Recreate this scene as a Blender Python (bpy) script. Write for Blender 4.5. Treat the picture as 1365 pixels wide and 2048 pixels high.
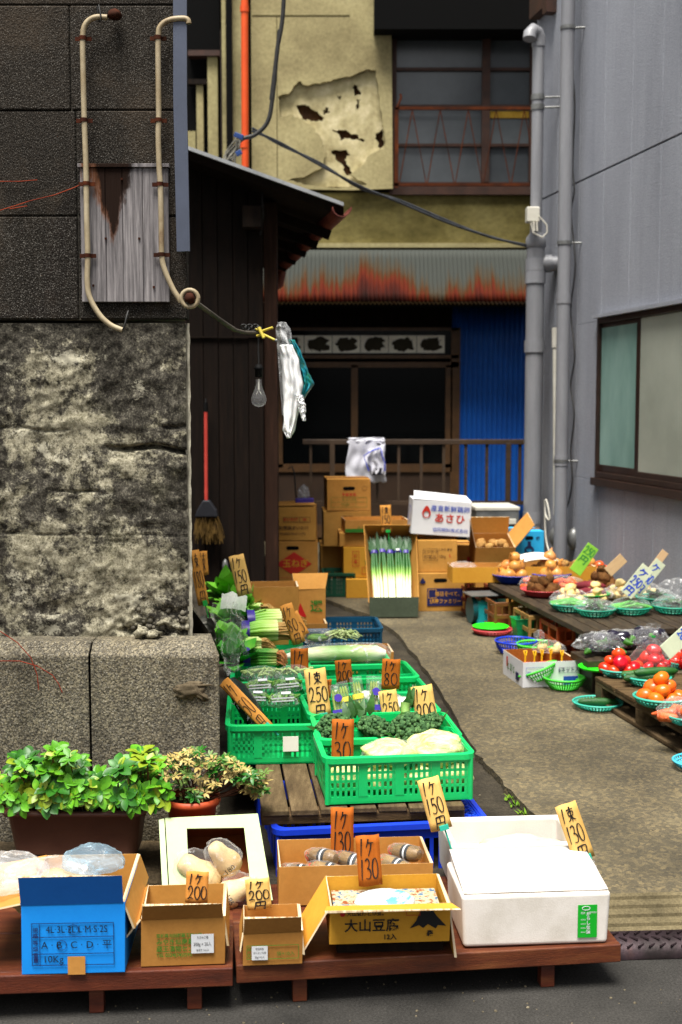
import bpy, bmesh, math, random
from mathutils import Vector, Matrix, Euler, noise
R = math.radians
rnd = random.Random(7)
for o in list(bpy.data.objects): bpy.data.objects.remove(o)
S = bpy.context.scene
COL = S.collection

# ------------------------------------------------------------------ camera, sky, sun, exposure
F, CX, CY, PITCH, CAMZ = 2500.0, 682.5, 1024.0, 5.0, 1.5      # focal length and centre in photograph pixels
cam = bpy.data.objects.new('camera', bpy.data.cameras.new('camera'))
cam.data.sensor_fit = 'VERTICAL'; cam.data.sensor_height = 36; cam.data.sensor_width = 24
cam.data.lens = F/2048*36
cam.data.clip_end = 500; cam.data.clip_start = 0.05
cam.location = (0, 0, CAMZ); cam.rotation_euler = (R(90-PITCH), 0, 0)
cam.data.dof.use_dof = True; cam.data.dof.focus_distance = 3.75; cam.data.dof.aperture_fstop = 4.5
COL.objects.link(cam); S.camera = cam

SUN_EL, SUN_AZ = 71.0, 197.0      # azimuth clockwise from +Y (the view direction)
W = bpy.data.worlds.new('World'); S.world = W; W.use_nodes = True
wn = W.node_tree.nodes; wl = W.node_tree.links
sky = wn.new('ShaderNodeTexSky'); sky.sky_type = 'NISHITA'; sky.sun_disc = False
sky.sun_elevation = R(SUN_EL); sky.sun_rotation = R(SUN_AZ)
sky.air_density = 1.0; sky.dust_density = 4.0; sky.ozone_density = 1.0
hs = wn.new('ShaderNodeHueSaturation'); hs.inputs['Saturation'].default_value = 0.12
wl.new(sky.outputs[0], hs.inputs['Color']); wl.new(hs.outputs[0], wn['Background'].inputs[0])
wn['Background'].inputs[1].default_value = 0.05
sd = bpy.data.lights.new('sun', 'SUN'); sd.energy = 2.6; sd.angle = R(28); sd.color = (1, .955, .88)
sun = bpy.data.objects.new('sun', sd); COL.objects.link(sun)
az, el = R(SUN_AZ), R(SUN_EL)
sdir = Vector((math.sin(az)*math.cos(el), math.cos(az)*math.cos(el), math.sin(el)))
sun.rotation_euler = sdir.to_track_quat('Z', 'Y').to_euler(); sun.location = (0, 0, 12)
S.view_settings.view_transform = 'Standard'; S.view_settings.look = 'None'
S.view_settings.exposure = 1.68; S.view_settings.gamma = 1
S.cycles.use_denoising = True; S.cycles.max_bounces = 8; S.cycles.transparent_max_bounces = 24
S.cycles.sample_clamp_indirect = 8; S.cycles.caustics_reflective = False; S.cycles.caustics_refractive = False

# ------------------------------------------------------------------ placing: photograph pixel -> point of the place
_p = R(PITCH)
def ray(u, v):
    a, b = (u-CX), (CY-v)
    return Vector((a, F*math.cos(_p)+b*math.sin(_p), -F*math.sin(_p)+b*math.cos(_p)))
def pt(u, v, Y):
    r = ray(u, v); k = Y/r.y
    return Vector((r.x*k, Y, CAMZ+r.z*k))
def gd(u, v, z=0.1):
    r = ray(u, v); k = (z-CAMZ)/r.z
    return Vector((r.x*k, r.y*k, z))
TH = R(10.3)                                     # the alley runs this far to the left of the view
GZ = 0.10                                        # height of the alley floor over the road

# ------------------------------------------------------------------ mesh helper
def _ico(sub):
    b = bmesh.new(); bmesh.ops.create_icosphere(b, subdivisions=sub, radius=1)
    r = ([v.co.copy() for v in b.verts], [[v.index for v in f.verts] for f in b.faces]); b.free(); return r
ICO = {i: _ico(i) for i in (1, 2, 3, 4)}
class MB:
    def __init__(s): s.v = []; s.f = []; s.sm = []; s.mi = []; s.M = None
    def add(s, vs, fs, smooth=False, mi=0):
        n = len(s.v)
        for p in vs:
            p = Vector(p); s.v.append(s.M @ p if s.M is not None else p)
        for f in fs: s.f.append([i+n for i in f]); s.sm.append(smooth); s.mi.append(mi)
        return s
    def bx(s, x0, x1, y0, y1, z0, z1, mi=0):
        return s.add([(x0,y0,z0),(x1,y0,z0),(x1,y1,z0),(x0,y1,z0),(x0,y0,z1),(x1,y0,z1),(x1,y1,z1),(x0,y1,z1)],
              [(0,3,2,1),(4,5,6,7),(0,1,5,4),(1,2,6,5),(2,3,7,6),(3,0,4,7)], False, mi)
    def cb(s, c, d, rot=None, mi=0, taper=1.0):
        x, y, z = (k/2 for k in d); Q = Euler(rot).to_matrix() if rot else Matrix.Identity(3)
        vs = [Vector(c)+Q@Vector((i*x*(taper if k < 0 else 1), j*y*(taper if k < 0 else 1), k*z)) for k in (-1,1) for i,j in ((-1,-1),(1,-1),(1,1),(-1,1))]
        return s.add(vs, [(0,3,2,1),(4,5,6,7),(0,1,5,4),(1,2,6,5),(2,3,7,6),(3,0,4,7)], False, mi)
    def tube(s, pts, r, n=8, caps=True, mi=0, smooth=True, flat=1.0):
        pts = [Vector(p) for p in pts]; m = len(pts)
        rs = [r]*m if not isinstance(r, (list, tuple)) else r
        t0 = (pts[1]-pts[0]).normalized()
        up = Vector((0,0,1)) if abs(t0.z) < .9 else Vector((1,0,0))
        N = t0.cross(up).normalized(); vs = []
        for i, p in enumerate(pts):
            t = (pts[min(i+1,m-1)]-pts[max(i-1,0)]).normalized()
            N = (N - t*N.dot(t)); N = N.normalized() if N.length > 1e-6 else t.orthogonal().normalized()
            B = t.cross(N)
            for k in range(n):
                a = 2*math.pi*k/n; vs.append(p+rs[i]*(math.cos(a)*N+math.sin(a)*B*flat))
        fs = [(i*n+k, i*n+(k+1)%n, (i+1)*n+(k+1)%n, (i+1)*n+k) for i in range(m-1) for k in range(n)]
        s.add(vs, fs, smooth, mi)
        if caps: s.add(vs[:n][::-1], [tuple(range(n))], False, mi); s.add(vs[-n:], [tuple(range(n))], False, mi)
        return s
    def lathe(s, prof, n=24, c=(0,0,0), mi=0, smooth=True, sx=1, sy=1):
        c = Vector(c); vs = [c+Vector((r*math.cos(2*math.pi*k/n)*sx, r*math.sin(2*math.pi*k/n)*sy, z)) for r, z in prof for k in range(n)]
        fs = [(i*n+k, i*n+(k+1)%n, (i+1)*n+(k+1)%n, (i+1)*n+k) for i in range(len(prof)-1) for k in range(n)]
        return s.add(vs, fs, smooth, mi)
    def ball(s, c, r, sub=2, amp=0, fr=3, seed=0, mi=0, rot=None):
        vs, fs = ICO[sub]; r = Vector((r,r,r)) if isinstance(r, (int, float)) else Vector(r); c = Vector(c)
        Q = Euler(rot).to_matrix() if rot else None; out = []
        for p in vs:
            k = 1+(amp*noise.noise(p*fr+Vector((seed*3.7, seed*1.3, 0))) if amp else 0)
            q = Vector((p.x*r.x, p.y*r.y, p.z*r.z))*k
            out.append(c+(Q@q if Q else q))
        return s.add(out, fs, True, mi)
    def sheet(s, fn, nu, nv, smooth=True, mi=0, two=False):
        vs = [fn(i/nu, j/nv) for j in range(nv+1) for i in range(nu+1)]
        fs = [(j*(nu+1)+i, j*(nu+1)+i+1, (j+1)*(nu+1)+i+1, (j+1)*(nu+1)+i) for j in range(nv) for i in range(nu)]
        return s.add(vs, fs, smooth, mi)
    def prism(s, poly, z0, z1, mi=0):           # poly in xy, extruded in z
        n = len(poly); vs = [(x,y,z0) for x,y in poly]+[(x,y,z1) for x,y in poly]
        return s.add(vs, [tuple(range(n))[::-1], tuple(range(n,2*n))]+[(i,(i+1)%n,n+(i+1)%n,n+i) for i in range(n)], False, mi)
    def leaf(s, base, d, L, Wd, up=(0,0,1), curl=.3, mi=0, fold=.15, nv=4, pw=.55, rd=1):
        d = Vector(d).normalized(); up = Vector(up); sd_ = d.cross(up)
        sd_ = sd_.normalized() if sd_.length > 1e-4 else d.orthogonal().normalized(); nn = sd_.cross(d).normalized()
        base = Vector(base); vs = []
        for j in range(nv+1):
            t = j/nv; w = Wd*.5*max(.04, math.sin(math.pi*min(.985, t**pw*.965+.02))**rd)
            c = base+d*(L*t)-nn*(curl*L*t*t)
            vs += [c-sd_*w+nn*w*fold, c.copy(), c+sd_*w+nn*w*fold]
        fs = []
        for j in range(nv):
            a = j*3; fs += [(a,a+1,a+4,a+3),(a+1,a+2,a+5,a+4)]
        return s.add(vs, fs, True, mi)
    def build(s, name, mats, parent=None, loc=(0,0,0), rot=None, bevel=0, seg=2, jitter=0, sol=0, wn=False):
        me = bpy.data.meshes.new(name)
        vs = s.v
        if jitter:
            q = random.Random(len(vs)); dd = {}
            for p in vs:
                k = (round(p.x,4), round(p.y,4), round(p.z,4))
                if k not in dd: dd[k] = Vector((q.uniform(-1,1), q.uniform(-1,1), q.uniform(-1,1)))*jitter
            vs = [p+dd[(round(p.x,4), round(p.y,4), round(p.z,4))] for p in vs]
        me.from_pydata([tuple(p) for p in vs], [], s.f)
        mats = mats if isinstance(mats, (list, tuple)) else [mats]
        for m in mats: me.materials.append(m)
        me.polygons.foreach_set('use_smooth', s.sm); me.polygons.foreach_set('material_index', s.mi)
        me.update()
        o = bpy.data.objects.new(name, me); COL.objects.link(o)
        o.location = loc
        if rot: o.rotation_euler = rot
        if parent: o.parent = parent
        if bevel:
            b = o.modifiers.new('bevel', 'BEVEL'); b.width = bevel; b.segments = seg; b.limit_method = 'ANGLE'; b.angle_limit = R(40)
        if sol:
            b = o.modifiers.new('sol', 'SOLIDIFY'); b.thickness = sol; b.offset = 0
        return o
def tag(o, label=None, cat=None, group=None, kind=None):
    if label: o['label'] = label
    if cat: o['category'] = cat
    if group: o['group'] = group
    if kind: o['kind'] = kind
    return o
def thing(name, label, cat, loc=(0,0,0), rz=0, group=None, rot=None):
    o = bpy.data.objects.new(name, None); COL.objects.link(o); o.empty_display_size = .05
    o.location = loc; o.rotation_euler = rot if rot else (0,0,rz)
    return tag(o, label, cat, group)
def dup(root, loc, rz=None, label=None, group=None, rot=None, sc=None):
    def cp(o, par):
        c = o.copy(); COL.objects.link(c)
        if par: c.parent = par
        for ch in list(o.children): cp(ch, c)
        return c
    r = cp(root, None); r.location = loc
    if rz is not None: r.rotation_euler = (0,0,rz)
    if rot: r.rotation_euler = rot
    if sc: r.scale = (sc,sc,sc) if isinstance(sc, (int,float)) else sc
    return tag(r, label, None, group)
def structure(name, mb, m, **k): return tag(mb.build(name, m, **k), kind='structure')

# ------------------------------------------------------------------ materials
def hexc(h, a=1):
    if not isinstance(h, str): return (*h[:3], 1)
    h = h.lstrip('#'); c = [int(h[i:i+2],16)/255 for i in (0,2,4)]
    return (*[(x/12.92 if x <= .04045 else ((x+.055)/1.055)**2.4) for x in c], a)
MATS = {}
class NT:
    def __init__(s, m): m.use_nodes = True; s.n = m.node_tree.nodes; s.l = m.node_tree.links; s.p = s.n['Principled BSDF']; s.out = s.n['Material Output']
    def new(s, t, **k):
        x = s.n.new(t)
        for a, b in k.items(): setattr(x, a, b)
        return x
    def coord(s, st=(1,1,1), rand=True, rot=(0,0,0)):
        tc = s.new('ShaderNodeTexCoord'); mp = s.new('ShaderNodeMapping'); mp.inputs['Scale'].default_value = st; mp.inputs['Rotation'].default_value = rot
        s.l.new(tc.outputs['Object'], mp.inputs['Vector'])
        if rand:
            oi = s.new('ShaderNodeObjectInfo'); mu = s.new('ShaderNodeMath', operation='MULTIPLY'); mu.inputs[1].default_value = 37
            s.l.new(oi.outputs['Random'], mu.inputs[0]); s.l.new(mu.outputs[0], mp.inputs['Location'])
        return mp.outputs[0]
    def noise(s, vec, sc, det=5, ro=.6, dist=0):
        x = s.new('ShaderNodeTexNoise'); x.inputs['Scale'].default_value = sc; x.inputs['Detail'].default_value = det
        x.inputs['Roughness'].default_value = ro; x.inputs['Distortion'].default_value = dist
        s.l.new(vec, x.inputs['Vector']); return x.outputs['Fac']
    def ramp(s, fac, stops):
        x = s.new('ShaderNodeValToRGB'); e = x.color_ramp.elements
        while len(e) < len(stops): e.new(.5)
        for i, (p, c) in enumerate(stops): e[i].position = p; e[i].color = hexc(c)
        s.l.new(fac, x.inputs[0]); return x.outputs[0]
    def mix(s, a, b, fac, mode='MIX'):
        x = s.new('ShaderNodeMix', data_type='RGBA', blend_type=mode)
        for sock, val in ((x.inputs[6], a), (x.inputs[7], b), (x.inputs[0], fac)):
            if hasattr(val, 'is_linked'): s.l.new(val, sock)
            else: sock.default_value = val if isinstance(val, (int,float)) else hexc(val)
        return x.outputs[2]
    def bump(s, h, st, d=.01):
        x = s.new('ShaderNodeBump'); x.inputs['Strength'].default_value = st; x.inputs['Distance'].default_value = d
        s.l.new(h, x.inputs['Height']); s.l.new(x.outputs[0], s.p.inputs['Normal']); return x
    def vor(s, vec, sc, out='Distance', feat='F1'):
        x = s.new('ShaderNodeTexVoronoi'); x.inputs['Scale'].default_value = sc; x.feature = feat; s.l.new(vec, x.inputs['Vector']); return x.outputs[out]
    def sep(s, vec):
        x = s.new('ShaderNodeSeparateXYZ'); s.l.new(vec, x.inputs[0]); return x.outputs
    def math(s, op, a, b=None, clamp=False):
        x = s.new('ShaderNodeMath', operation=op); x.use_clamp = clamp
        for i, val in enumerate((a, b)):
            if val is None: continue
            if hasattr(val, 'is_linked'): s.l.new(val, x.inputs[i])
            else: x.inputs[i].default_value = val
        return x.outputs[0]
    def col(s, c): s.l.new(c, s.p.inputs['Base Color'])
def mat(name, stops, rough=.65, sc=6, det=6, st=(1,1,1), fine=.25, fsc=90, bump=.15, bsc=60, metal=0, spec=.4, bd=.004, sss=0, dist=0, rand=True, coat=0, var=.07):
    if name in MATS: return MATS[name]
    m = bpy.data.materials.new(name); n = NT(m); MATS[name] = m
    if isinstance(stops, str): stops = [(.3, stops), (.7, stops)]
    vec = n.coord(st, rand)
    c = n.ramp(n.noise(vec, sc, det, .62, dist), stops)
    if fine: c = n.mix(c, n.ramp(n.noise(vec, fsc, 4, .7), [(.32,'#3a3a3a'),(.68,'#c8c8c8')]), fine, 'OVERLAY')
    if rand and var:
        oi = n.new('ShaderNodeObjectInfo'); h = n.new('ShaderNodeHueSaturation'); n.l.new(c, h.inputs['Color'])
        n.l.new(n.math('ADD', n.math('MULTIPLY', oi.outputs['Random'], var*2), 1-var), h.inputs['Value'])
        r2 = n.math('FRACT', n.math('MULTIPLY', oi.outputs['Random'], 13.7)); n.l.new(n.math('ADD', n.math('MULTIPLY', r2, var*.12), .5-var*.06), h.inputs['Hue']); c = h.outputs[0]
    n.col(c); n.p.inputs['Roughness'].default_value = rough; n.p.inputs['Metallic'].default_value = metal
    n.p.inputs['Specular IOR Level'].default_value = min(spec, .12) if rough >= .7 else spec
    if sss: n.p.inputs['Subsurface Weight'].default_value = sss; n.p.inputs['Subsurface Radius'].default_value = (.02,.012,.006)
    if coat: n.p.inputs['Coat Weight'].default_value = coat
    if bump: n.bump(n.noise(vec, bsc, 4, .65), bump, bd)
    return m
def film(name, tint=(1,1,1), base=.10, sc=18, hi=.55, rough=.12):      # clear plastic film: mostly see-through, creases catch the light
    m = bpy.data.materials.new(name); n = NT(m); MATS[name] = m
    vec = n.coord()
    tr = n.new('ShaderNodeBsdfTransparent'); tr.inputs[0].default_value = (*[.6+.4*x for x in tint],1) if tint != (1,1,1) else (.97,.98,.98,1)
    n.p.inputs['Base Color'].default_value = (*tint,1); n.p.inputs['Roughness'].default_value = rough; n.p.inputs['Specular IOR Level'].default_value = .9
    nz = n.noise(vec, sc, 5, .6, 1.5)
    n.bump(nz, .9, .012)
    f = n.ramp(nz, [(.50,(base,base,base)),(.60,(base*1.5,base*1.5,base*1.5)),(.70,(hi,hi,hi))])
    lw = n.new('ShaderNodeLayerWeight'); lw.inputs[0].default_value = .25
    f2 = n.math('ADD', f, n.math('MULTIPLY', n.math('POWER', lw.outputs['Facing'], 2.5), .45), True)
    mx = n.new('ShaderNodeMixShader'); n.l.new(f2, mx.inputs[0]); n.l.new(tr.outputs[0], mx.inputs[1]); n.l.new(n.p.outputs[0], mx.inputs[2])
    n.l.new(mx.outputs[0], n.out.inputs[0]); return m
def grad(name, stops, axis=2, lo=0., hi=1., rough=.5, nz=.15, sc=30, st=(1,1,1), bump=.1, sss=0):   # colour of the thing itself running along one of its axes
    m = bpy.data.materials.new(name); n = NT(m); MATS[name] = m
    raw = n.coord(rand=False); x = n.sep(raw)[axis]; vec = n.coord(st)
    t = n.math('DIVIDE', n.math('SUBTRACT', x, lo), hi-lo)
    t = n.math('ADD', t, n.math('MULTIPLY', n.math('SUBTRACT', n.noise(vec, sc, 4), .5), nz), True)
    n.col(n.ramp(t, stops)); n.p.inputs['Roughness'].default_value = rough
    if sss: n.p.inputs['Subsurface Weight'].default_value = sss; n.p.inputs['Subsurface Radius'].default_value = (.02,.012,.006)
    if bump: n.bump(n.noise(vec, sc*3, 3), bump, .003)
    return m

# ------------------------------------------------------------------ lettering
def text(s, size, m, parent, pos, rot=(R(90),0,0), ax='CENTER', sx=1, bold=0, name='lettering', sp=1):
    cu = bpy.data.curves.new('t', 'FONT'); cu.body = s; cu.size = size; cu.align_x = ax; cu.align_y = 'CENTER'; cu.resolution_u = 3
    cu.offset = bold; cu.space_character = sp
    ob = bpy.data.objects.new('t', cu); COL.objects.link(ob)
    me = bpy.data.meshes.new_from_object(ob.evaluated_get(bpy.context.evaluated_depsgraph_get()))
    bpy.data.objects.remove(ob); me.name = name; me.materials.clear(); me.materials.append(m)
    o = bpy.data.objects.new(name, me); COL.objects.link(o); o.parent = parent; o.location = pos; o.rotation_euler = rot; o.scale = (sx,1,1)
    return o
def plate(outer, holes, th, name, m, parent=None, loc=(0,0,0), rot=(R(90),0,0)):   # flat outline with holes and a real thickness
    cu = bpy.data.curves.new('c', 'CURVE'); cu.dimensions = '2D'; cu.fill_mode = 'BOTH'; cu.extrude = th/2
    for pl in [outer]+holes:
        sp = cu.splines.new('POLY'); sp.points.add(len(pl)-1); sp.use_cyclic_u = True
        for q, (x, y) in zip(sp.points, pl): q.co = (x, y, 0, 1)
    ob = bpy.data.objects.new('c', cu); COL.objects.link(ob)
    me = bpy.data.meshes.new_from_object(ob.evaluated_get(bpy.context.evaluated_depsgraph_get()))
    bpy.data.objects.remove(ob); me.name = name; me.materials.clear(); me.materials.append(m)
    o = bpy.data.objects.new(name, me); COL.objects.link(o); o.location = loc; o.rotation_euler = rot
    if parent: o.parent = parent
    return o
def rough_poly(pl, amp, seed, sub=6):           # a torn outline
    q = random.Random(seed); out = []
    for i, a in enumerate(pl):
        b = pl[(i+1)%len(pl)]
        for k in range(sub):
            t = k/sub; j = amp if k else amp*.3
            out.append((a[0]+(b[0]-a[0])*t+q.uniform(-j,j), a[1]+(b[1]-a[1])*t+q.uniform(-j,j)))
    return out
def arc(cx, cy, rx, ry, a0, a1, n=10): return [(cx+rx*math.cos(R(a0+(a1-a0)*i/n)), cy+ry*math.sin(R(a0+(a1-a0)*i/n))) for i in range(n+1)]
GL = {  # brush strokes in a unit square
 '1': [[(.62,1),(.5,.55),(.36,0)]],
 'ヶ': [[(.38,.95),(.3,.75),(.1,.5)],[(.27,.72),(.6,.76),(.95,.74)],[(.66,.76),(.58,.4),(.3,0)]],
 '0': [arc(.5,.5,.42,.5,100,460,16)],
 '2': [[(.12,.72),(.25,.95),(.55,1),(.78,.8),(.68,.5),(.3,.12),(.05,.02)],[(.05,.03),(.4,.1),(.95,.03)]],
 '3': [[(.12,.9),(.45,1),(.72,.85),(.6,.62),(.35,.54)],[(.35,.54),(.75,.48),(.88,.25),(.6,.02),(.1,.05)]],
 '5': [[(.35,.98),(.25,.55)],[(.25,.55),(.6,.62),(.85,.4),(.7,.1),(.3,0),(.08,.1)],[(.33,.97),(.9,.98)]],
 '8': [[(.78,.85),(.5,1),(.22,.82),(.4,.58),(.78,.3),(.6,.02),(.25,.05),(.15,.3),(.55,.55),(.82,.82)]],
 '円': [[(.2,.95),(.16,.5),(.08,0)],[(.2,.92),(.85,.95),(.8,.4),(.82,0),(.68,.1)],[(.52,.93),(.5,.45)],[(.18,.46),(.84,.46)]],
 '束': [[(.1,.82),(.92,.84)],[(.22,.66),(.22,.4)],[(.22,.65),(.8,.66),(.76,.4)],[(.22,.4),(.76,.41)],[(.5,1),(.5,0)],[(.48,.38),(.3,.15),(.05,.05)],[(.52,.38),(.7,.18),(.98,.08)]],
}
def strokes(mb, ch, x, z, w, h, th, q, y=0):
    for pl in GL[ch]:
        P = [(x+a*w+q.uniform(-.02,.02)*w, z+b*h+q.uniform(-.02,.02)*h) for a, b in pl]
        if len(P) > 2:                            # smooth the hand's line
            T = []
            for i in range(len(P)-1):
                p0, p1, p2, p3 = P[max(i-1,0)], P[i], P[i+1], P[min(i+2,len(P)-1)]
                for k in range(3):
                    t = k/3; T.append(tuple(.5*((2*p1[j])+(-p0[j]+p2[j])*t+(2*p0[j]-5*p1[j]+4*p2[j]-p3[j])*t*t+(-p0[j]+3*p1[j]-3*p2[j]+p3[j])*t**3) for j in (0,1)))
            P = T+[P[-1]]
        n = len(P); vs = []
        for i, p in enumerate(P):
            a, b = P[max(i-1,0)], P[min(i+1,n-1)]; dx, dz = b[0]-a[0], b[1]-a[1]; L = math.hypot(dx,dz) or 1
            ww = th*.5*(1.25-.6*i/max(1,n-1))
            vs += [(p[0]-dz/L*ww, y, p[1]+dx/L*ww), (p[0]+dz/L*ww, y, p[1]-dx/L*ww)]
        mb.add(vs, [(2*i,2*i+1,2*i+3,2*i+2) for i in range(n-1)])

# ------------------------------------------------------------------ the materials of the place
m_asphalt = mat('asphalt', [(.3,'#2e2d2b'),(.7,'#454340')], .9, 3, fine=.6, fsc=160, bump=.6, bsc=150, rand=False)
m_strip = mat('old_asphalt', [(.3,'#2b2822'),(.5,'#3d382f'),(.75,'#544c3e')], .92, 4, fine=.6, fsc=120, bump=.7, bsc=110, rand=False)
def make_concrete():
    m = bpy.data.materials.new('alley_concrete'); n = NT(m); v = n.coord(rand=False)
    c = n.ramp(n.noise(v, 1.6, 6, .6), [(.3,'#4c4533'),(.5,'#685f49'),(.72,'#80775e')])
    c = n.mix(c, n.ramp(n.vor(v, 75, 'Color'), [(.1,'#2e2a22'),(.5,'#807868'),(.9,'#e0d4b8')]), .5, 'OVERLAY')
    c = n.mix(c, n.ramp(n.noise(v, 190, 3), [(.3,'#303030'),(.7,'#d0d0d0')]), .5, 'OVERLAY')
    st = n.ramp(n.noise(v, 3.3, 5, .7, 1), [(.56,(0,0,0)),(.72,(1,1,1))])
    c = n.mix(c, '#3a3527', n.math('MULTIPLY', st, .55)); n.col(c); n.p.inputs['Roughness'].default_value = .9
    n.bump(n.vor(v, 90), .5, .006); return m
m_conc = make_concrete()
def make_granite(name, dark, mid, light, sc=230, big=2.0, moss=None, amt=.6):
    m = bpy.data.materials.new(name); n = NT(m); v = n.coord(rand=False)
    c = n.ramp(n.noise(v, big, 7, .65, .4), [(.3,dark),(.7,mid)])
    sp = n.ramp(n.vor(v, sc, 'Color'), [(.15,'#1c1a18'),(.5,'#7c7a76'),(.92,light)])
    c = n.mix(c, sp, amt, 'OVERLAY')
    g = n.ramp(n.noise(v, sc*1.5, 2, .5), [(.56,(0,0,0)),(.7,(1,1,1))])
    c = n.mix(c, light, n.math('MULTIPLY', g, .30))
    dr = n.noise(n.coord((5,5,.45), False), 1.6, 6, .7)
    c = n.mix(c, '#141210', n.math('MULTIPLY', n.ramp(dr, [(.48,(0,0,0)),(.68,(1,1,1))]), .5))
    if moss: c = n.mix(c, moss, n.math('MULTIPLY', n.ramp(n.noise(v, 2.6, 6, .7), [(.5,(0,0,0)),(.72,(1,1,1))]), .5))
    n.col(c); n.p.inputs['Roughness'].default_value = .9; n.p.inputs['Specular IOR Level'].default_value = .1; n.bump(n.vor(v, sc*.7), .45, .004); return m
m_block = make_granite('dark_stone_blocks', '#1b1815', '#322d27', '#b9b4ab', 240, 1.7, '#4a3f33', .5)
m_plinth = make_granite('washed_aggregate', '#5b564b', '#827c6d', '#d9d4c6', 190, 2.2, '#574c35', .75)
m_mortar = mat('mortar', [(.3,'#5e5a50'),(.7,'#827d70')], .9)
def make_rough():
    m = bpy.data.materials.new('weathered_render'); n = NT(m); v = n.coord(rand=False); xs = n.sep(v)
    g1 = n.noise(v, 150, 4, .8); g2 = n.noise(v, 42, 6, .8)
    c = n.ramp(n.math('ADD', n.math('MULTIPLY', g1, .5), n.math('MULTIPLY', g2, .5)), [(.38,'#1a1815'),(.48,'#3a3731'),(.56,'#5c584e'),(.66,'#8c887a')])
    pm = n.math('ADD', n.noise(v, 3.4, 11, .74, .25), n.math('MULTIPLY', n.math('SUBTRACT', g2, .5), .22))
    pc = n.ramp(n.math('ADD', n.math('MULTIPLY', g1, .5), n.math('MULTIPLY', g2, .5)), [(.36,'#3b372e'),(.46,'#77725f'),(.58,'#a39d88'),(.70,'#c9c4b2')])
    c = n.mix(c, pc, n.ramp(pm, [(.49,(0,0,0)),(.545,(1,1,1))]))
    p2 = n.math('ADD', n.noise(n.coord((1,1,1.7), False, (0,0,2)), 5.5, 10, .72, .4), n.math('MULTIPLY', n.math('SUBTRACT', g1, .5), .2))
    c = n.mix(c, '#b5b09c', n.math('MULTIPLY', n.ramp(p2, [(.585,(0,0,0)),(.62,(1,1,1))]), .6))
    st = n.noise(n.coord((1,1,.13), False), 9, 8, .72)
    c = n.mix(c, '#15120f', n.math('MULTIPLY', n.ramp(st, [(.50,(0,0,0)),(.66,(1,1,1))]), .62))
    c = n.mix(c, '#0f0d0b', n.math('MULTIPLY', n.ramp(n.noise(v, 30, 7, .82, .5), [(.57,(0,0,0)),(.63,(1,1,1))]), .8))
    c = n.mix(c, '#6b6a44', n.math('MULTIPLY', n.ramp(n.noise(v, 5, 5), [(.58,(0,0,0)),(.75,(1,1,1))]), .15))
    n.col(c); n.p.inputs['Roughness'].default_value = .95; n.p.inputs['Specular IOR Level'].default_value = .1
    n.bump(n.math('ADD', n.math('ADD', g2, n.math('MULTIPLY', pm, .8)), n.math('MULTIPLY', g1, .5)), .45, .010); return m
m_rough = make_rough()
m_edge = mat('pale_stone_edge', [(.3,'#7a766a'),(.7,'#b3ad9b')], .9, 10, bump=.6)
m_plank = mat('dark_shed_planks', [(.3,'#0f0a07'),(.55,'#19110c'),(.8,'#261b13')], .75, 5, st=(14,14,.8), fine=.4, bump=.5, bsc=40)
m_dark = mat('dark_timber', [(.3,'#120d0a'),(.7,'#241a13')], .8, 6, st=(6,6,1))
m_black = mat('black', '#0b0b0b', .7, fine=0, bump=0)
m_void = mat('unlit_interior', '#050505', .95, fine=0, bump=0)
m_cable = mat('black_cable', [(.3,'#151515'),(.7,'#2a2927')], .55, 20)
m_cream = mat('cream_plaster', [(.22,'#6a6042'),(.40,'#8f8560'),(.55,'#a3996f'),(.75,'#b3a97f')], .9, 1.3, det=8, fine=.3, fsc=30, bump=.35, bsc=30)
m_band = mat('stained_band', [(.3,'#47401f'),(.5,'#6b6138'),(.75,'#8a7f52')], .9, 1.6, det=8, st=(1,1,1.3), fine=.3, fsc=20, bump=.3)
m_brick = mat('bare_brick', [(.3,'#21150c'),(.7,'#4a3018')], .9, 9, fine=.4)
def make_lath():
    m = bpy.data.materials.new('scratched_undercoat'); n = NT(m); v = n.coord(rand=False)
    w = n.new('ShaderNodeTexWave'); w.wave_type = 'BANDS'; w.bands_direction = 'X'; w.inputs['Scale'].default_value = 9; w.inputs['Distortion'].default_value = 3
    w.inputs['Detail'].default_value = 3; n.l.new(n.coord((1,1,1), False, (0,R(58),0)), w.inputs['Vector'])
    c = n.ramp(n.noise(v, 5, 8, .7), [(.3,'#8d8058'),(.5,'#b9ad82'),(.7,'#d9cfa8')])
    c = n.mix(c, n.ramp(w.outputs['Fac'], [(.2,'#6a6a6a'),(.8,'#989898')]), .12, 'OVERLAY')
    n.col(c); n.p.inputs['Roughness'].default_value = .95
    n.bump(n.math('ADD', n.math('MULTIPLY', w.outputs['Fac'], .25), n.noise(v, 22, 8, .7)), .5, .012); return m
m_lath = make_lath()
def make_rust():
    m = bpy.data.materials.new('rusting_corrugated_sheet'); n = NT(m); raw = n.coord(rand=False); xs = n.sep(raw)
    z, x = xs[2], xs[0]
    nz = n.noise(n.coord((9,1,.35), False), 3.0, 6, .7)
    big = n.noise(n.coord((1,.05,.05), False), 1.25, 3, .5)
    f = n.math('SUBTRACT', n.math('ADD', n.math('MULTIPLY', z, -2.0), n.math('ADD', n.math('MULTIPLY', nz, 1.2), n.math('MULTIPLY', big, 2.4))), 1.80)
    f = n.math('MULTIPLY', f, .62)
    c = n.ramp(f, [(.22,'#3c3f3b'),(.36,'#41392c'),(.45,'#48280c'),(.53,'#581a05'),(.66,'#3c0f04'),(.85,'#1e0602')])
    n.col(c); n.p.inputs['Roughness'].default_value = .75; n.p.inputs['Specular IOR Level'].default_value = .15; return m
m_rust = make_rust()
m_rustiron = mat('rusty_iron', [(.3,'#24140d'),(.55,'#432011'),(.8,'#6b3716')], .85, 14, fine=.4)
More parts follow.
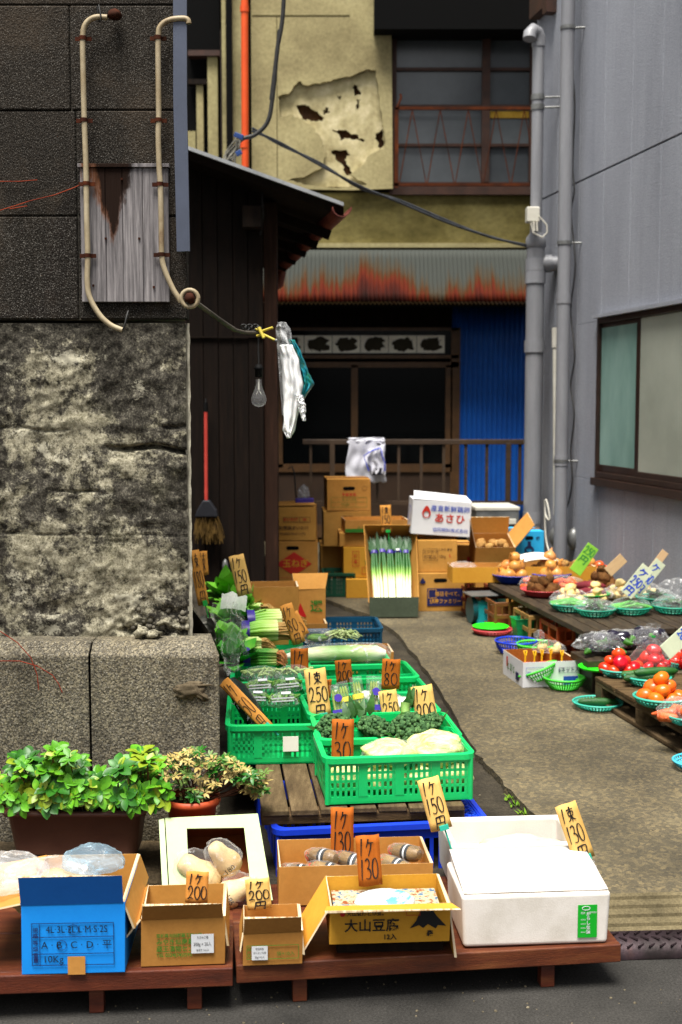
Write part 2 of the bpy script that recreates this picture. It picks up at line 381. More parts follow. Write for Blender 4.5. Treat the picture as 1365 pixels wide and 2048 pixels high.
m_bframe = mat('brown_window_frame', [(.3,'#2b1a12'),(.7,'#46291a')], .6, 10)
m_pane_up = mat('grey_window_glass', [(.3,'#3c4044'),(.7,'#565b5e')], .25, 1.2, fine=0, bump=0, spec=.6)
m_doorf = mat('bronze_sash', [(.3,'#3d2a17'),(.7,'#54391f')], .5, 10, fine=.1)
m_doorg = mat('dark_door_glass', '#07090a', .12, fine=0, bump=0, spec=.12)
m_blue = mat('blue_corrugated', [(.3,'#0c4e9c'),(.7,'#115eb4')], .5, 2, fine=.1, bump=0)
m_paper = mat('paper', [(.3,'#dad8ca'),(.7,'#edebdf')], .8, 5, fine=.05, bump=0)
m_orange = mat('orange_pipe', [(.3,'#d04a14'),(.7,'#e0561c')], .45, 4, fine=.1, bump=0)
def make_rwall():
    m = bpy.data.materials.new('blue_grey_stucco'); n = NT(m); v = n.coord(rand=False)
    c = n.ramp(n.noise(n.coord((1,1,.3), False), 1.5, 7, .6), [(.3,'#8d9099'),(.7,'#a6a9b2')])
    c = n.mix(c, n.ramp(n.noise(v, 130, 3, .6), [(.3,'#404040'),(.7,'#c0c0c0')]), .35, 'OVERLAY')
    c = n.mix(c, '#5f6168', n.math('MULTIPLY', n.ramp(n.noise(n.coord((1,6,.22), False), 2.2, 7, .7), [(.5,(0,0,0)),(.72,(1,1,1))]), .22))
    n.col(c); n.p.inputs['Specular IOR Level'].default_value = .15; n.p.inputs['Roughness'].default_value = .85; n.bump(n.noise(v, 110, 4), .7, .006); return m
m_rwall = make_rwall()
m_pvc = mat('grey_pvc_pipe', [(.3,'#77787d'),(.7,'#8b8c90')], .45, 4, st=(3,3,.4), fine=.1, bump=0)
m_pvcw = mat('white_plastic', [(.3,'#bdb9ab'),(.7,'#d6d3c8')], .45, 6, fine=.05, bump=0)
m_steelg = mat('galvanised_steel', [(.3,'#6c6d6c'),(.7,'#8d8e8c')], .45, 10, metal=.6)
m_winb = mat('bronze_window_frame', [(.3,'#20140f'),(.7,'#33221a')], .4, 10, fine=.1, bump=0)
m_frost1 = mat('frosted_green_glass', [(.35,'#557a73'),(.65,'#9ab8b0')], .5, 1.0, st=(3,1,.4), fine=0, bump=.05, spec=.4)
m_frost2 = mat('frosted_grey_glass', [(.35,'#90968a'),(.65,'#afb4a7')], .5, .8, fine=.05, bump=.05, spec=.6)
m_card = mat('brown_cardboard', [(.3,'#ac7836'),(.7,'#c28e48')], .8, 4, st=(1,1,1), fine=.12, fsc=50, bump=.1, bsc=30)
m_card2 = mat('dull_cardboard', [(.3,'#94662f'),(.7,'#a8763a')], .8, 4, fine=.12, bump=.1)
m_card3 = mat('yellow_cardboard', [(.3,'#c48c2a'),(.7,'#d6a03a')], .8, 4, fine=.1, bump=.1)
m_cardw = mat('white_cardboard', [(.3,'#c9c9cc'),(.7,'#dcdcde')], .65, 3, fine=.05, bump=.05)
m_cardb = mat('bright_blue_cardboard', [(.3,'#0b80d6'),(.7,'#1090e8')], .55, 3, fine=.06, bump=.05)
m_cards = mat('sky_blue_cardboard', [(.3,'#1c9fd2'),(.7,'#2fb2e2')], .6, 3, fine=.06, bump=.05)
m_cardg = mat('pale_green_cardboard', [(.3,'#a6ba86'),(.7,'#b7c896')], .65, 3, fine=.06, bump=.05)
m_flute = mat('flute_edge', [(.35,'#8f6a3a'),(.65,'#e8d9b8')], .9, 90, st=(1,.01,.01), fine=0, bump=0)
m_tape = mat('parcel_tape', '#8a5a2a', .35, fine=.1, bump=0)
m_ink = mat('black_ink', '#0d0d10', .6, fine=0, bump=0)
m_inkr = mat('red_ink', '#b3200f', .6, fine=0, bump=0)
m_inkb = mat('blue_ink', '#1c3fa0', .6, fine=0, bump=0)
m_inkn = mat('navy_ink', '#15184a', .6, fine=0, bump=0)
m_inkg = mat('green_ink', '#2c6f1c', .6, fine=0, bump=0)
m_inkbr = mat('brown_ink', '#3c2410', .6, fine=0, bump=0)
m_felt = mat('felt_pen', '#120d0c', .6, fine=0, bump=0)
m_lab = mat('white_label', '#c9cbce', .6, fine=.03, bump=0)
m_green = mat('green_crate_plastic', [(.3,'#07a858'),(.7,'#0cba65')], .4, 3, fine=.08, bump=.05, spec=.5)
m_blcr = mat('blue_crate_plastic', [(.3,'#123ab8'),(.7,'#1c4ad0')], .4, 3, fine=.08, bump=.05)
m_teal = mat('teal_crate_plastic', [(.3,'#0a3f58'),(.7,'#0e4c68')], .4, 3, fine=.08, bump=.05)
m_tablew = mat('damp_table_planks', [(.25,'#201810'),(.5,'#362a1c'),(.75,'#4e3f2b')], .6, 5, st=(9,1.2,9), fine=.4, fsc=60, bump=.5, bsc=50)
m_wood = mat('weathered_pallet_wood', [(.25,'#3c3122'),(.5,'#5c4c36'),(.75,'#78664a')], .85, 5, st=(9,1.2,9), fine=.4, fsc=60, bump=.5, bsc=50)
m_woodx = mat('weathered_board_wood', [(.25,'#35291c'),(.5,'#55432d'),(.75,'#6e583c')], .85, 5, st=(1.2,9,9), fine=.4, fsc=60, bump=.5, bsc=50)
m_red = mat('red_stained_board', [(.25,'#38170b'),(.5,'#5a2711'),(.78,'#7c4826')], .55, 4, st=(1,7,7), fine=.35, fsc=50, bump=.3)
m_foam = mat('white_polystyrene', [(.25,'#bdb6ab'),(.45,'#d6d0c9'),(.7,'#dfdad5')], .7, 3.5, fine=.12, fsc=260, bump=.35, bsc=260, bd=.0015)
m_tagp = mat('lit_pale_veneer_card', [(.3,'#c9a156'),(.7,'#dab66c')], .75, 5, st=(12,12,1), fine=.12, bump=.1)  # one tan card in three tones, partly own colour, partly painted light and shade
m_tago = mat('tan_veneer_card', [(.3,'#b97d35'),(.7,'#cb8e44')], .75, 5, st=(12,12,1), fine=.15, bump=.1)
m_tagb = mat('shaded_orange_veneer_card', [(.3,'#9a5118'),(.7,'#b0621f')], .75, 5, st=(12,12,1), fine=.15, bump=.1)
m_clip = mat('turquoise_clip', '#27a58e', .4, fine=0, bump=0)
m_clipg = mat('green_clip', '#0f9c3c', .4, fine=0, bump=0)
m_film = film('clear_film', base=.03, hi=.30)
m_film2 = film('crumpled_film', base=.05, hi=.55, sc=22)
m_filmw = film('milky_film', tint=(.93,.94,.95), base=.12, hi=.75, sc=14, rough=.25)
# ================================================================== SETTING
g = MB(); g.bx(-60,60,-40,60,-.2,0); structure('road', g, m_asphalt)
# alley slab with its broken left edge and the ribbed slope down to the road
edge = [gd(u,v) for u,v in ((1120,1690),(1078,1642),(1050,1612),(1010,1570),(975,1530),(948,1500),(915,1440),(880,1385),(845,1330),(800,1270),(740,1230),(690,1212),(655,1198))]
q = random.Random(3); poly = []
fr = [gd(1180,1788), gd(2600,1752)]
for i in range(len(edge)-1):
    for k in range(4):
        p = edge[i].lerp(edge[i+1], k/4); poly.append((p.x+q.uniform(-.012,.012), p.y+q.uniform(-.012,.012)))
poly += [(-.55,9.5),(-.9,14),(4,14),(4,fr[1].y)]+[(fr[1].x,fr[1].y),(fr[0].x,fr[0].y)]
g = MB(); g.prism(poly, .001, GZ); structure('alley_floor', g, m_conc)
a0, a1 = fr; dn = Vector(((a1-a0).y, -(a1-a0).x, 0)).normalized()     # towards the road
g = MB(); prof = [(0,GZ)]
n_r = 4
for i in range(n_r):
    s0 = .012+i*.032; zz = lambda s: GZ-.055*(s/.14)
    prof += [(s0, zz(s0)), (s0+.003, zz(s0)-.010), (s0+.009, zz(s0)-.010), (s0+.012, zz(s0+.012))]
prof += [(.14, GZ-.055), (.14, .001)]
vs = [a0+dn*s+Vector((0,0,z-GZ)) for s,z in prof]+[a1+dn*s+Vector((0,0,z-GZ)) for s,z in prof]; k = len(prof)
g.add(vs, [(i,i+1,k+i+1,k+i) for i in range(k-1)]); structure('alley_ramp', g, mat('worn_ramp_concrete', [(.3,'#4c4533'),(.5,'#695f47'),(.7,'#82775b')], .9, 4, fine=.5, fsc=150, bump=.5, bsc=120, rand=False))
g = MB(); sp = [(x,y) for x,y in ((-2.2,3.5),(.62,3.5),(.78,3.62),(.95,4.3),(.95,5.2),(.6,7),(-.2,9.5),(-4,9.5),(-4,3.5))]
g.prism(sp, .001, .07); structure('side_strip', g, m_strip)
# grit and crumbs on the ground
g = MB(); q9 = random.Random(77)
for k in range(420):
    u, v = (q9.uniform(640,1400), q9.uniform(1180,1780)) if k < 280 else (q9.uniform(-50,1400), q9.uniform(1960,2100))
    c = gd(u, v, GZ if k < 280 else 0.0)
    if k < 280 and (c.x < .25+(4-c.y)*.10 or c.x > 1.5): continue
    g.ball(c, q9.choice((.0015,.002,.003,.0045)), 1, .5, 2, k)
tag(g.build('grit', mat('grit_stone', [(.3,'#3a352b'),(.6,'#6a6250'),(.75,'#9a917b')], .95, 40)), 'small grit and crumbs scattered over the alley floor and the road', 'grit', kind='stuff')
# checkered steel kerb ramp
t = thing('steel_kerb_ramp', 'dark worn steel tread plate bridging the road and the ribbed concrete slope', 'kerb ramp', (0,0,0))
b0 = a0+dn*.145; b1 = a1+dn*.145; g = MB()
pf = [(0,.052),(.015,.050),(.035,.043),(.055,.030),(.068,.012),(.07,.002)]
vs = [Vector((0,0,0))+b0+dn*s+Vector((0,0,z-GZ)) for s,z in pf]+[b1+dn*s+Vector((0,0,z-GZ)) for s,z in pf]; k = len(pf)
g.add(vs, [(i,i+1,k+i+1,k+i) for i in range(k-1)], True)
m_plate = mat('dark_tread_steel', [(.3,'#1c1413'),(.55,'#33262a'),(.8,'#4a3029')], .45, 9, metal=.5, fine=.4, bump=.2)
g.build('plate', m_plate, t)
g = MB(); L = (b1-b0).length; dx = (b1-b0).normalized()
for i in range(int(L/.03)):
    for j, (s, z, zz) in enumerate(((.014,.053,1),(.034,.046,-1),(.053,.034,1))):
        c = b0+dx*(i*.03+(.015 if j%2 else 0))+dn*s+Vector((0,0,z-GZ)); g.cb(c, (.024,.004,.004), (R(-25 if j<2 else -40),0,math.atan2(dx.y,dx.x)+zz*R(38)))
g.build('tread_bars', m_plate, t)
# weeds in the joint between slab and strip
g = MB()
for u,v in ((1032,1612),(1045,1632),(1060,1645),(1020,1600),(948,1507),(1074,1660)):
    c = gd(u,v,.075)
    for k in range(14): g.leaf(c+Vector((q.uniform(-.02,.02),q.uniform(-.02,.02),0)), (q.uniform(-1,1),q.uniform(-1,1),1.2), q.uniform(.012,.03), .007)
tag(g.build('weeds', mat('weed_green', [(.3,'#3c6a12'),(.7,'#6d8f22')], .7, 20, fine=0, bump=0)), 'small green weeds growing in the crack beside the alley slab', 'weeds', kind='stuff')

# ------------------------------------------------------------------ stone building on the left
WX = pt(376,700,3.95).x; ZT = pt(0,640,3.95).z; ZP = pt(0,1278,3.92).z; YW = 3.95
B = thing('stone_building', 'old dark stone building with weathered lower wall and granite plinth', 'building', (0,0,0))
g = MB(); sk = 1.1*math.tan(TH)                       # side wall follows the alley
g.bx(-4,WX-.012,YW+.004,YW+.05,ZT,5); g.add([(-4,YW+.085,0),(WX-.02,YW+.085,0),(WX-.012-sk,YW+1.1,0),(-4,YW+1.1,0),(-4,YW+.085,5),(WX-.02,YW+.085,5),(WX-.012-sk,YW+1.1,5),(-4,YW+1.1,5)],
      [(0,1,5,4),(1,2,6,5),(2,3,7,6),(4,5,6,7)]); g.build('core_wall', m_mortar, B)
g = MB(); gap = .0016
rows = [640,433,222,12,-190,-400,-620,-830]; joints = [[-420,156,380],[-420,156,380],[-420,147,380],[-420,-110,380],[-420,150,380],[-420,20,380],[-420,150,380]]
for i in range(7):
    z0, z1 = pt(0,rows[i],YW).z, pt(0,rows[i+1],YW).z
    for j in range(2):
        x0, x1 = pt(joints[i][j],400,YW).x, pt(joints[i][j+1],400,YW).x
        x1 = min(x1, WX); dy = q.uniform(-.004,.002)
        g.bx(x0+gap, x1-gap if j == 0 else x1, YW+dy-.01, YW+.05, z0+gap, z1-gap)
g.build('block_wall', m_block, B, bevel=.004, seg=1)
# weathered lower wall: chips, a long slit, layered lines
def rw(x, z):
    p = Vector((x*3, 0, z*3)); y = .010*noise.fractal(p, 1, 2, 6)+.010*abs(noise.noise(Vector((x*11,1,z*16))))
    y += .006*noise.fractal(Vector((x*22,2,z*22)), 1, 2, 4)
    def slit(u0,u1,v,dep,wd,wob=4):
        xa, xb = pt(u0,v,YW).x, pt(u1,v,YW).x
        if x < xa or x > xb: return 0
        zz = pt((u0+u1)/2, v+wob*math.sin((x-xa)*30)+8*(x-xa)/(xb-xa), YW).z; d = (z-zz)/wd
        return dep*math.exp(-d*d)*min(1, (x-xa)/.06)
    y += slit(210,378,893,.055,.007)+slit(-200,140,852,.008,.004,3)+slit(100,200,978,.012,.004,3)+slit(-200,380,1064,.006,.0025,1.5)+slit(300,372,846,.014,.006,5)+slit(220,380,1256,.03,.01,5)
    ex = WX-x
    if ex < .035: y += .012*noise.noise(Vector((3,0,z*14)))+.006
    if z < ZP+.14 and x > WX-.3:
        k = min(1,(ZP+.14-z)/.1)*min(1,(x-WX+.3)/.15); y += k*.03*noise.fractal(Vector((x*26,5,z*26)),1,2,3)
    y -= .012*max(0, noise.noise(Vector((x*2.2,9,z*2.6))))
    return y
x0, x1 = -1.62, WX-.006
g = MB(); g.sheet(lambda a,b: Vector((x0+(x1-x0)*a, YW-.004+rw(x0+(x1-x0)*a, ZP-.06+(ZT-ZP+.05)*b), ZP-.06+(ZT-ZP+.05)*b)), 230, 200)
g.build('weathered_wall', m_rough, B)
g = MB(); g.bx(-4,x0,YW-.004,YW+.03,ZP-.06,ZT-.01); g.build('weathered_wall', m_rough, B)
g = MB(); g.sheet(lambda a,b: Vector((x1-.004+.016*a+.003*noise.noise(Vector((0,a*3,b*30))), YW+.004+.05*a*0+.006*noise.noise(Vector((5,a,b*22)))+.008*(a<.5), ZP-.04+(ZT-ZP+.03)*b)), 3, 90)
g.build('corner_edge', m_edge, B)
# plinth: two long washed-aggregate stones with a bevelled top
PX = pt(440,1400,3.82).x; zt, zb = pt(0,1311,3.82).z, .02; jx = pt(181,1400,3.82).x
g = MB()
for xa, xb in ((-4,jx-.003),(jx+.003,PX)):
    e = .045 if xb == PX else 0; yb = 4.9
    g.add([(xa,3.82,zb),(xb,3.82,zb),(xb,3.82,zt),(xa,3.82,zt),(xa,3.87,zt+.035),(xb-e,3.87,zt+.035),(xb-e-.0,4.0,zt+.035),(xa,4.0,zt+.035),(xb-(yb-3.82)*.2,yb,zb),(xb-(yb-3.82)*.2,yb,zt),(xb-e-(yb-3.82)*.2,yb,zt+.035),(xa,3.82+.04,zb)],
          [(0,1,2,3),(3,2,5,4),(4,5,6,7),(1,8,9,2),(2,9,10,6),(2,6,5)])
g.build('plinth', m_plinth, B, bevel=.006)
# patch of cement smeared on the plinth
g = MB(); c = pt(378,1382,3.815)
g.ball(c, (.045,.008,.026), 3, .9, 2.2, 4); g.ball(c+Vector((.03,0,-.008)), (.03,.007,.014), 3, .8, 2.5, 9, rot=(0,R(35),0)); g.ball(c+Vector((.035,0,.018)), (.04,.005,.004), 2, .8, 2.5, 2)
g.build('cement_smear', mat('cement', [(.3,'#4b4234'),(.7,'#6b5f4b')], .95, 20, fine=.4), B)
g = MB(); c = pt(283,1262,3.9)
g.ball(c+Vector((0,.02,-.008)), (.026,.03,.02), 2, .6, 1.6, 3); g.ball(c+Vector((.03,.02,-.014)), (.03,.03,.014), 2, .6, 1.6, 6)
g.build('broken_stone', m_rough, B)
g = MB(); q2 = random.Random(5)
for k in range(46):
    c = pt(q2.uniform(255,368), 1255-abs(q2.gauss(0,26)), YW+.012); g.ball(c, q2.uniform(.004,.012), 1, .4, 2, k)
g.build('exposed_pebbles', mat('pebbles', [(.3,'#4a463e'),(.7,'#857f70')], .9, 9), B)
# doorstep stones under the plinth
g = MB()
g.sheet(lambda a,b: Vector((-2.2+1.92*a, 3.52+.36*b, .125+.012*noise.fractal(Vector((a*22,b*5,0)),1,2,4)-(.06 if b < .02 else 0))), 60, 12)
g.add([(-2.2,3.52,0),(-.28,3.52,0),(-.28,3.52,.11),(-2.2,3.52,.11)], [(0,1,2,3)])
tag(g.build('doorstep', mat('dirty_step_stone', [(.3,'#29241c'),(.5,'#4b4030'),(.75,'#6b5a40')], .95, 6, fine=.6, fsc=120, bump=.9, bsc=60, bd=.01)), 'low dirty stone ledge at the foot of the aggregate plinth', 'stone ledge')

# weathered board on the wall
t = thing('wall_board', 'weathered grey wooden board with a black and rust stain nailed to the wall', 'board', (0,0,0))
def make_board():
    m = bpy.data.materials.new('silvered_board'); n = NT(m); v = n.coord((26,26,1.2), False); v1 = n.coord(rand=False)
    c = n.ramp(n.noise(v, 3.5, 7, .7), [(.3,'#444243'),(.5,'#716d6e'),(.72,'#9c9797')])
    xs = n.sep(v1); cx_, cz_ = pt(228,400,3.93).x, pt(228,400,3.93).z
    ddx = n.math('ABSOLUTE', n.math('SUBTRACT', xs[0], cx_)); ddz = n.math('SUBTRACT', xs[2], cz_)
    nz = n.math('MULTIPLY', n.math('SUBTRACT', n.noise(n.coord((3,3,1), False), 6, 5, .7), .5), .13)
    h = n.math('ADD', n.math('SUBTRACT', n.math('ADD', .047, n.math('MULTIPLY', ddz, .37)), ddx), nz)
    ru = n.ramp(n.math('ADD', h, n.math('MULTIPLY', n.math('SUBTRACT', cx_, xs[0]), .25)), [(.0,(0,0,0)),(.02,(1,1,1))]); dk = n.ramp(h, [(.004,(0,0,0)),(.022,(1,1,1))])
    c = n.mix(c, '#6b3a0c', n.math('MULTIPLY', ru, .8)); c = n.mix(c, '#0a0706', n.math('MULTIPLY', dk, .93))
    n.col(c); n.p.inputs['Roughness'].default_value = .9; n.p.inputs['Specular IOR Level'].default_value = .1; n.bump(n.noise(v, 4, 6, .7), .5, .006); return m
m_board = make_board()
g = MB(); bl, br_, bt, bb = pt(160,345,3.925), pt(337,345,3.925), pt(160,336,3.925), pt(160,604,3.925); mid = pt(247,500,3.925).x; m2 = pt(213,500,3.925).x
xs_ = [bl.x, m2, mid, pt(287,500,3.925).x, br_.x]
for i in range(4): g.bx(xs_[i]+.0006, xs_[i+1]-.0006, 3.922+(.001 if i%2 else 0), 3.938, bb.z, bt.z)
g.build('board', m_board, t, bevel=.0015, seg=1)
g = MB(); g.bx(bl.x-.006, br_.x+.004, 3.915, 3.94, bt.z+.001, bt.z+.012); g.build('top_strip', m_board, t, bevel=.001, seg=1)
g = MB()
for u,v in ((212,477),(279,477),(187,571),(308,574),(244,358)): c = pt(u,v,3.92); g.cb(c, (.006,.006,.006))
g.build('nail_heads', m_rustiron, t)
# conduits
m_cond = mat('cream_conduit', [(.30,'#5a3a20'),(.40,'#8a7a5c'),(.6,'#a3967a'),(.8,'#b8ad92')], .55, 9, st=(1,1,.7), fine=.2, bump=.1)
def conduit(label, px, clamps, Y=3.90, r=.0085):
    t = thing('conduit', label, 'conduit', (0,0,0), 0, 'conduits on the stone wall')
    P = [pt(u,v,Y) for u,v in px]; Q = []
    for i in range(len(P)-1):
        p0,p1,p2,p3 = P[max(i-1,0)],P[i],P[i+1],P[min(i+2,len(P)-1)]
        for k in range(5):
            s = k/5; Q.append(.5*((2*p1)+(-p0+p2)*s+(2*p0-5*p1+4*p2-p3)*s*s+(-p0+3*p1-3*p2+p3)*s**3))
    g = MB(); g.tube(Q+[P[-1]], r, 10); g.build('pipe', m_cond, t)
    for u,v in clamps:
        c = pt(u,v,Y); g = MB(); g.tube([c+Vector((0,0,-.006)),c+Vector((0,0,.006))], r*1.25, 10); g.cb(c+Vector((0,.012,0)), (.05,.006,.012)); g.build('clamp', m_rustiron, t)
    return t
t = conduit('cream conduit with rusty clamps crossing the board edge and ending at a loose wire', [(215,35),(190,35),(172,48),(166,75),(167,150),(169,235),(172,320),(173,365),(174,440),(176,510),(175,560),(180,595),(200,630),(222,650),(245,660)], [(166,76),(168,240),(173,367),(175,511)])
g = MB(); c = pt(230,30,3.91); g.ball(c,(.022,.02,.016),2,.3,3); g.build('wire_cap', m_rustiron, t)
g = MB(); g.tube([pt(198,10,3.9),pt(201,25,3.89),pt(203,40,3.89),pt(199,44,3.9),pt(196,25,3.9),pt(195,12,3.9)], .0025, 6); g.tube([pt(246,660,3.9),pt(250,650,3.9),pt(254,632,3.9),pt(257,622,3.92)], .003, 6)
g.build('wire', m_cable, t)
conduit('cream conduit right of the stained board, curling down to the bracket arm', [(378,47),(376,40),(366,37),(340,40),(322,52),(317,75),(317,150),(318,235),(317,270),(319,340),(321,367),(323,440),(324,510),(330,540),(345,575),(357,595),(362,604)], [(316,75),(317,240),(320,368),(323,509)])
# blue-grey strip hanging at the corner
t = thing('trim_strip', 'flat blue-grey strip hanging down the corner of the dark stone wall', 'strip', (0,0,0))
g = MB(); P = [(346,-420),(373,-420),(374,200),(380,502),(354,503),(347,200)]; p3 = [pt(u,v,3.9) for u,v in P]
g.add([(p.x,p.y,p.z) for p in p3]+[(p.x,p.y+.012,p.z) for p in p3], [(0,1,2,5),(5,2,3,4),(6,11,8,7),(11,10,9,8)]+[(i,(i+1)%6,6+(i+1)%6,6+i)[::-1] for i in range(6)])
g.build('strip', mat('blue_grey_strip', [(.3,'#3e4452'),(.7,'#4b5264')], .5, 3, fine=.05, bump=0), t)
# bracket arm with clamp carrying the bulb
t = thing('bracket_arm', 'weathered metal bracket arm with a coil reaching out from the stone corner', 'bracket', (0,0,0))
m_arm = mat('weathered_arm', [(.3,'#3b3630'),(.7,'#6c655a')], .6, 12, metal=.3, fine=.3)
g = MB(); P = [(385,600,3.88),(410,618,3.93),(440,640,4.0),(470,660,4.07),(490,665,4.12),(512,665,4.16)]; g.tube([pt(*p) for p in P], .011, 8, flat=.55); g.build('arm', m_arm, t)
g = MB(); c = pt(380,597,3.88)
g.tube([c+Vector((.026*math.cos(a),.0,.026*math.sin(a))) for a in [i*.35 for i in range(19)]], .007, 8); g.build('coil', m_cond, t)
g = MB(); g.ball(c, (.017,.02,.017), 2, .3, 3); g.build('end_bolt', m_rustiron, t)
g = MB()
for k in range(6): c2 = pt(488+k*6, 653+(k%2)*4, 4.15); g.tube([c2+Vector((.009*math.cos(a),.004*math.sin(a*2),.007*math.sin(a))) for a in [i*.7 for i in range(10)]], .0025, 6)
g.build('wire_winding', m_cable, t)
t = thing('spring_clamp', 'small yellow spring clamp gripping the end of the bracket arm', 'clamp', (0,0,0))
m_yel = mat('yellow_metal', [(.3,'#a8952a'),(.7,'#c4b243')], .5, 9, fine=.1)
g = MB(); g.tube([pt(512,658,4.15),pt(525,662,4.14),pt(546,655,4.13)], .0045, 6); g.tube([pt(514,672,4.15),pt(526,668,4.14),pt(550,680,4.13)], .0045, 6); g.tube([pt(518,655,4.14),pt(528,676,4.13)], .006, 6); g.build('jaws', m_yel, t)
g = MB(); c = pt(553,681,4.13); g.ball(c, .006, 2); g.build('tip', m_steelg, t)
t = thing('light_bulb', 'unlit clear glass bulb hanging on a cord from the bracket', 'light bulb', (0,0,0))
Yb = 4.16; m_bulb = film('bulb_glass', base=.06, hi=.10, sc=3, rough=.04)
g = MB(); g.tube([pt(517,672,Yb),pt(517,700,Yb),pt(518,728,Yb)], .003, 6); g.build('cord', m_cable, t)
c = pt(518,742,Yb); g = MB(); g.lathe([(.0,.022),(.009,.022),(.012,.014),(.018,.008),(.012,.004),(.012,-.02),(0,-.02)], 16, c); g.build('socket', m_black, t)
c = pt(518,758,Yb); g = MB(); g.lathe([(.0095,0),(.010,-.02),(.014,-.035),(.023,-.055),(.026,-.068),(.022,-.082),(.012,-.090),(0,-.092)], 20, c); g.build('glass', m_bulb, t)
g = MB(); g.tube([c+Vector((0,0,0)),c+Vector((0,0,-.035))], .0035, 6); g.tube([c+Vector((-.008,0,-.05)),c+Vector((0,0,-.035)),c+Vector((.008,0,-.05))], .001, 4); g.build('filament_stem', m_pvcw, t)
# red creeper twigs
m_twig = mat('red_creeper', [(.3,'#5e2114'),(.7,'#8a3a22')], .8, 20, bump=0, fine=.1)
def twig(label, lines, Y):
    g = MB()
    for pl in lines: g.tube([pt(u,v,Y) for u,v in pl], .0016, 5)
    return tag(g.build('creeper_twig', m_twig), label, 'twig', 'creeper twigs on the stone building')
twig('thin red creeper twig crossing the dark blocks towards the board', [[(0,421),(30,412),(60,402),(110,390),(150,375),(168,366)],[(0,363),(40,363),(75,360)],[(20,418),(55,412)]], 3.93)
twig('thin orange creeper twig trailing over the aggregate plinth', [[(0,1322),(40,1322),(75,1332),(105,1350),(118,1368)],[(0,1262),(35,1285),(62,1315),(75,1350),(78,1380)],[(118,1368),(125,1385)]], 3.81)

# ------------------------------------------------------------------ shed with plank wall
t = thing('wooden_shed', 'dark plank shed with sloping tin roof and rusty gutter', 'shed', (0,0,0))
YS = 8.0; xr = pt(528,800,YS).x; pw = pt(558,800,YS).x-xr
g = MB(); x = xr; k = 0
def roofz(x, Y): # underside height at front plane
    a, b = pt(378,300,7.7), pt(690,418,7.7); return a.z+(b.z-a.z)*(x-a.x)/(b.x-a.x)
while x > -3.2:
    dy = q.uniform(0,.006); g.add([(x-pw+.003,YS+dy,GZ-.03),(x-.003,YS+dy,GZ-.03),(x-.003,YS+dy,roofz(x,0)-.06),(x-pw+.003,YS+dy,roofz(x-pw,0)-.06),
        (x-pw+.003,YS+.02,GZ-.03),(x-.003,YS+.02,GZ-.03),(x-.003,YS+.02,roofz(x,0)-.06),(x-pw+.003,YS+.02,roofz(x-pw,0)-.06)], [(0,1,2,3),(0,3,7,4),(1,5,6,2)]); x -= pw; k += 1
g.build('plank_wall', m_plank, t)
g = MB(); s2 = math.tan(TH); dpt = 2.9
g.add([(-3.3,YS+.02,0),(xr,YS+.02,0),(xr-dpt*s2,YS+dpt,0),(-3.3,YS+dpt,0),(-3.3,YS+.02,roofz(-3.3,0)-.1),(xr,YS+.02,roofz(xr,0)-.07),(xr-dpt*s2,YS+dpt,roofz(xr,0)-.07),(-3.3,YS+dpt,roofz(-3.3,0)-.1)], [(0,1,5,4),(1,2,6,5),(2,3,7,6)]); g.build('side_wall', m_dark, t)
g = MB(); a, b = pt(378,300,7.7), pt(688,412,7.7); a2 = a+(a-b)*2.2
def slope(p, dY): return Vector((p.x-dY*s2, p.y+dY, p.z))
th = Vector((0,0,.022))
vs = [a2,b,slope(b,3.4),slope(a2,3.4)]; g.add(vs+[p+th for p in vs], [(0,1,2,3)[::-1],(4,5,6,7),(0,1,5,4),(1,2,6,5),(2,3,7,6)]); g.build('roof', mat('grey_tin_roof', [(.3,'#84878a'),(.7,'#a8abae')], .55, 6, metal=.2), t)
g = MB(); e = Vector((0,.02,-.004)); e2 = Vector((0,.05,-.05)); vs = [a2+e,b+e,b+e2,a2+e2]; g.add(vs+[slope(p,3.3) for p in vs], [(0,1,2,3),(3,2,6,7),(1,5,6,2)])
for kk in range(1,6):                                   # rafters under the eave
    p = slope(b, kk*.5); g.cb(p+Vector((-.35,0,-.05+.35*.385*.5)), (.75,.05,.06), (0,math.atan2(a.z-b.z, b.x-a.x),0))
g.build('eave_boards', m_dark, t)
g = MB(); m_gut = mat('rusty_copper_gutter', [(.3,'#4a1f16'),(.5,'#7a3a2c'),(.75,'#96614f')], .55, 7, fine=.3)
c0 = b+Vector((-.01,.0,-.055)); prf = [(.06*math.cos(R(an)), .06*math.sin(R(an))) for an in range(180,361,20)]
vs = []
for d_ in (0,3.0):
    c1 = slope(c0, d_)
    for (px_, pz_) in prf+[(p[0]*.9,p[1]*.9) for p in prf[::-1]]: vs.append(c1+Vector((px_,0,pz_+.05-(.02*d_))))
nn = len(prf)*2; g.add(vs, [(i,(i+1)%nn,nn+(i+1)%nn,nn+i) for i in range(nn)]+[tuple(range(nn))[::-1]]); g.build('gutter', m_gut, t)
g = MB(); c1 = slope(c0,2.7)+Vector((0,0,-.06)); g.tube([c1,c1+Vector((-.02,0,-.10)),c1+Vector((-.10,0,-.16)),c1+Vector((-.12,0,-.5)),c1+Vector((-.12,0,-1.9))], .035, 10); g.build('downspout', m_gut, t)
g = MB(); x2 = pt(556,800,YS+.05).x; g.bx(xr+.002, x2, YS+.03, YS+.14, 0, roofz(xr,0)-.10)
g.build('corner_post', mat('brown_post', [(.3,'#20140d'),(.6,'#35221a'),(.8,'#4a2f20')], .75, 4, st=(12,12,.8), fine=.3, bump=.3), t, bevel=.004)
g = MB(); p0, p1 = pt(487,415,7.93), pt(526,458,7.93); g.bx(p0.x,p1.x,7.85,7.99,p1.z,p0.z); g.build('meter_box', m_dark, t, bevel=.004)
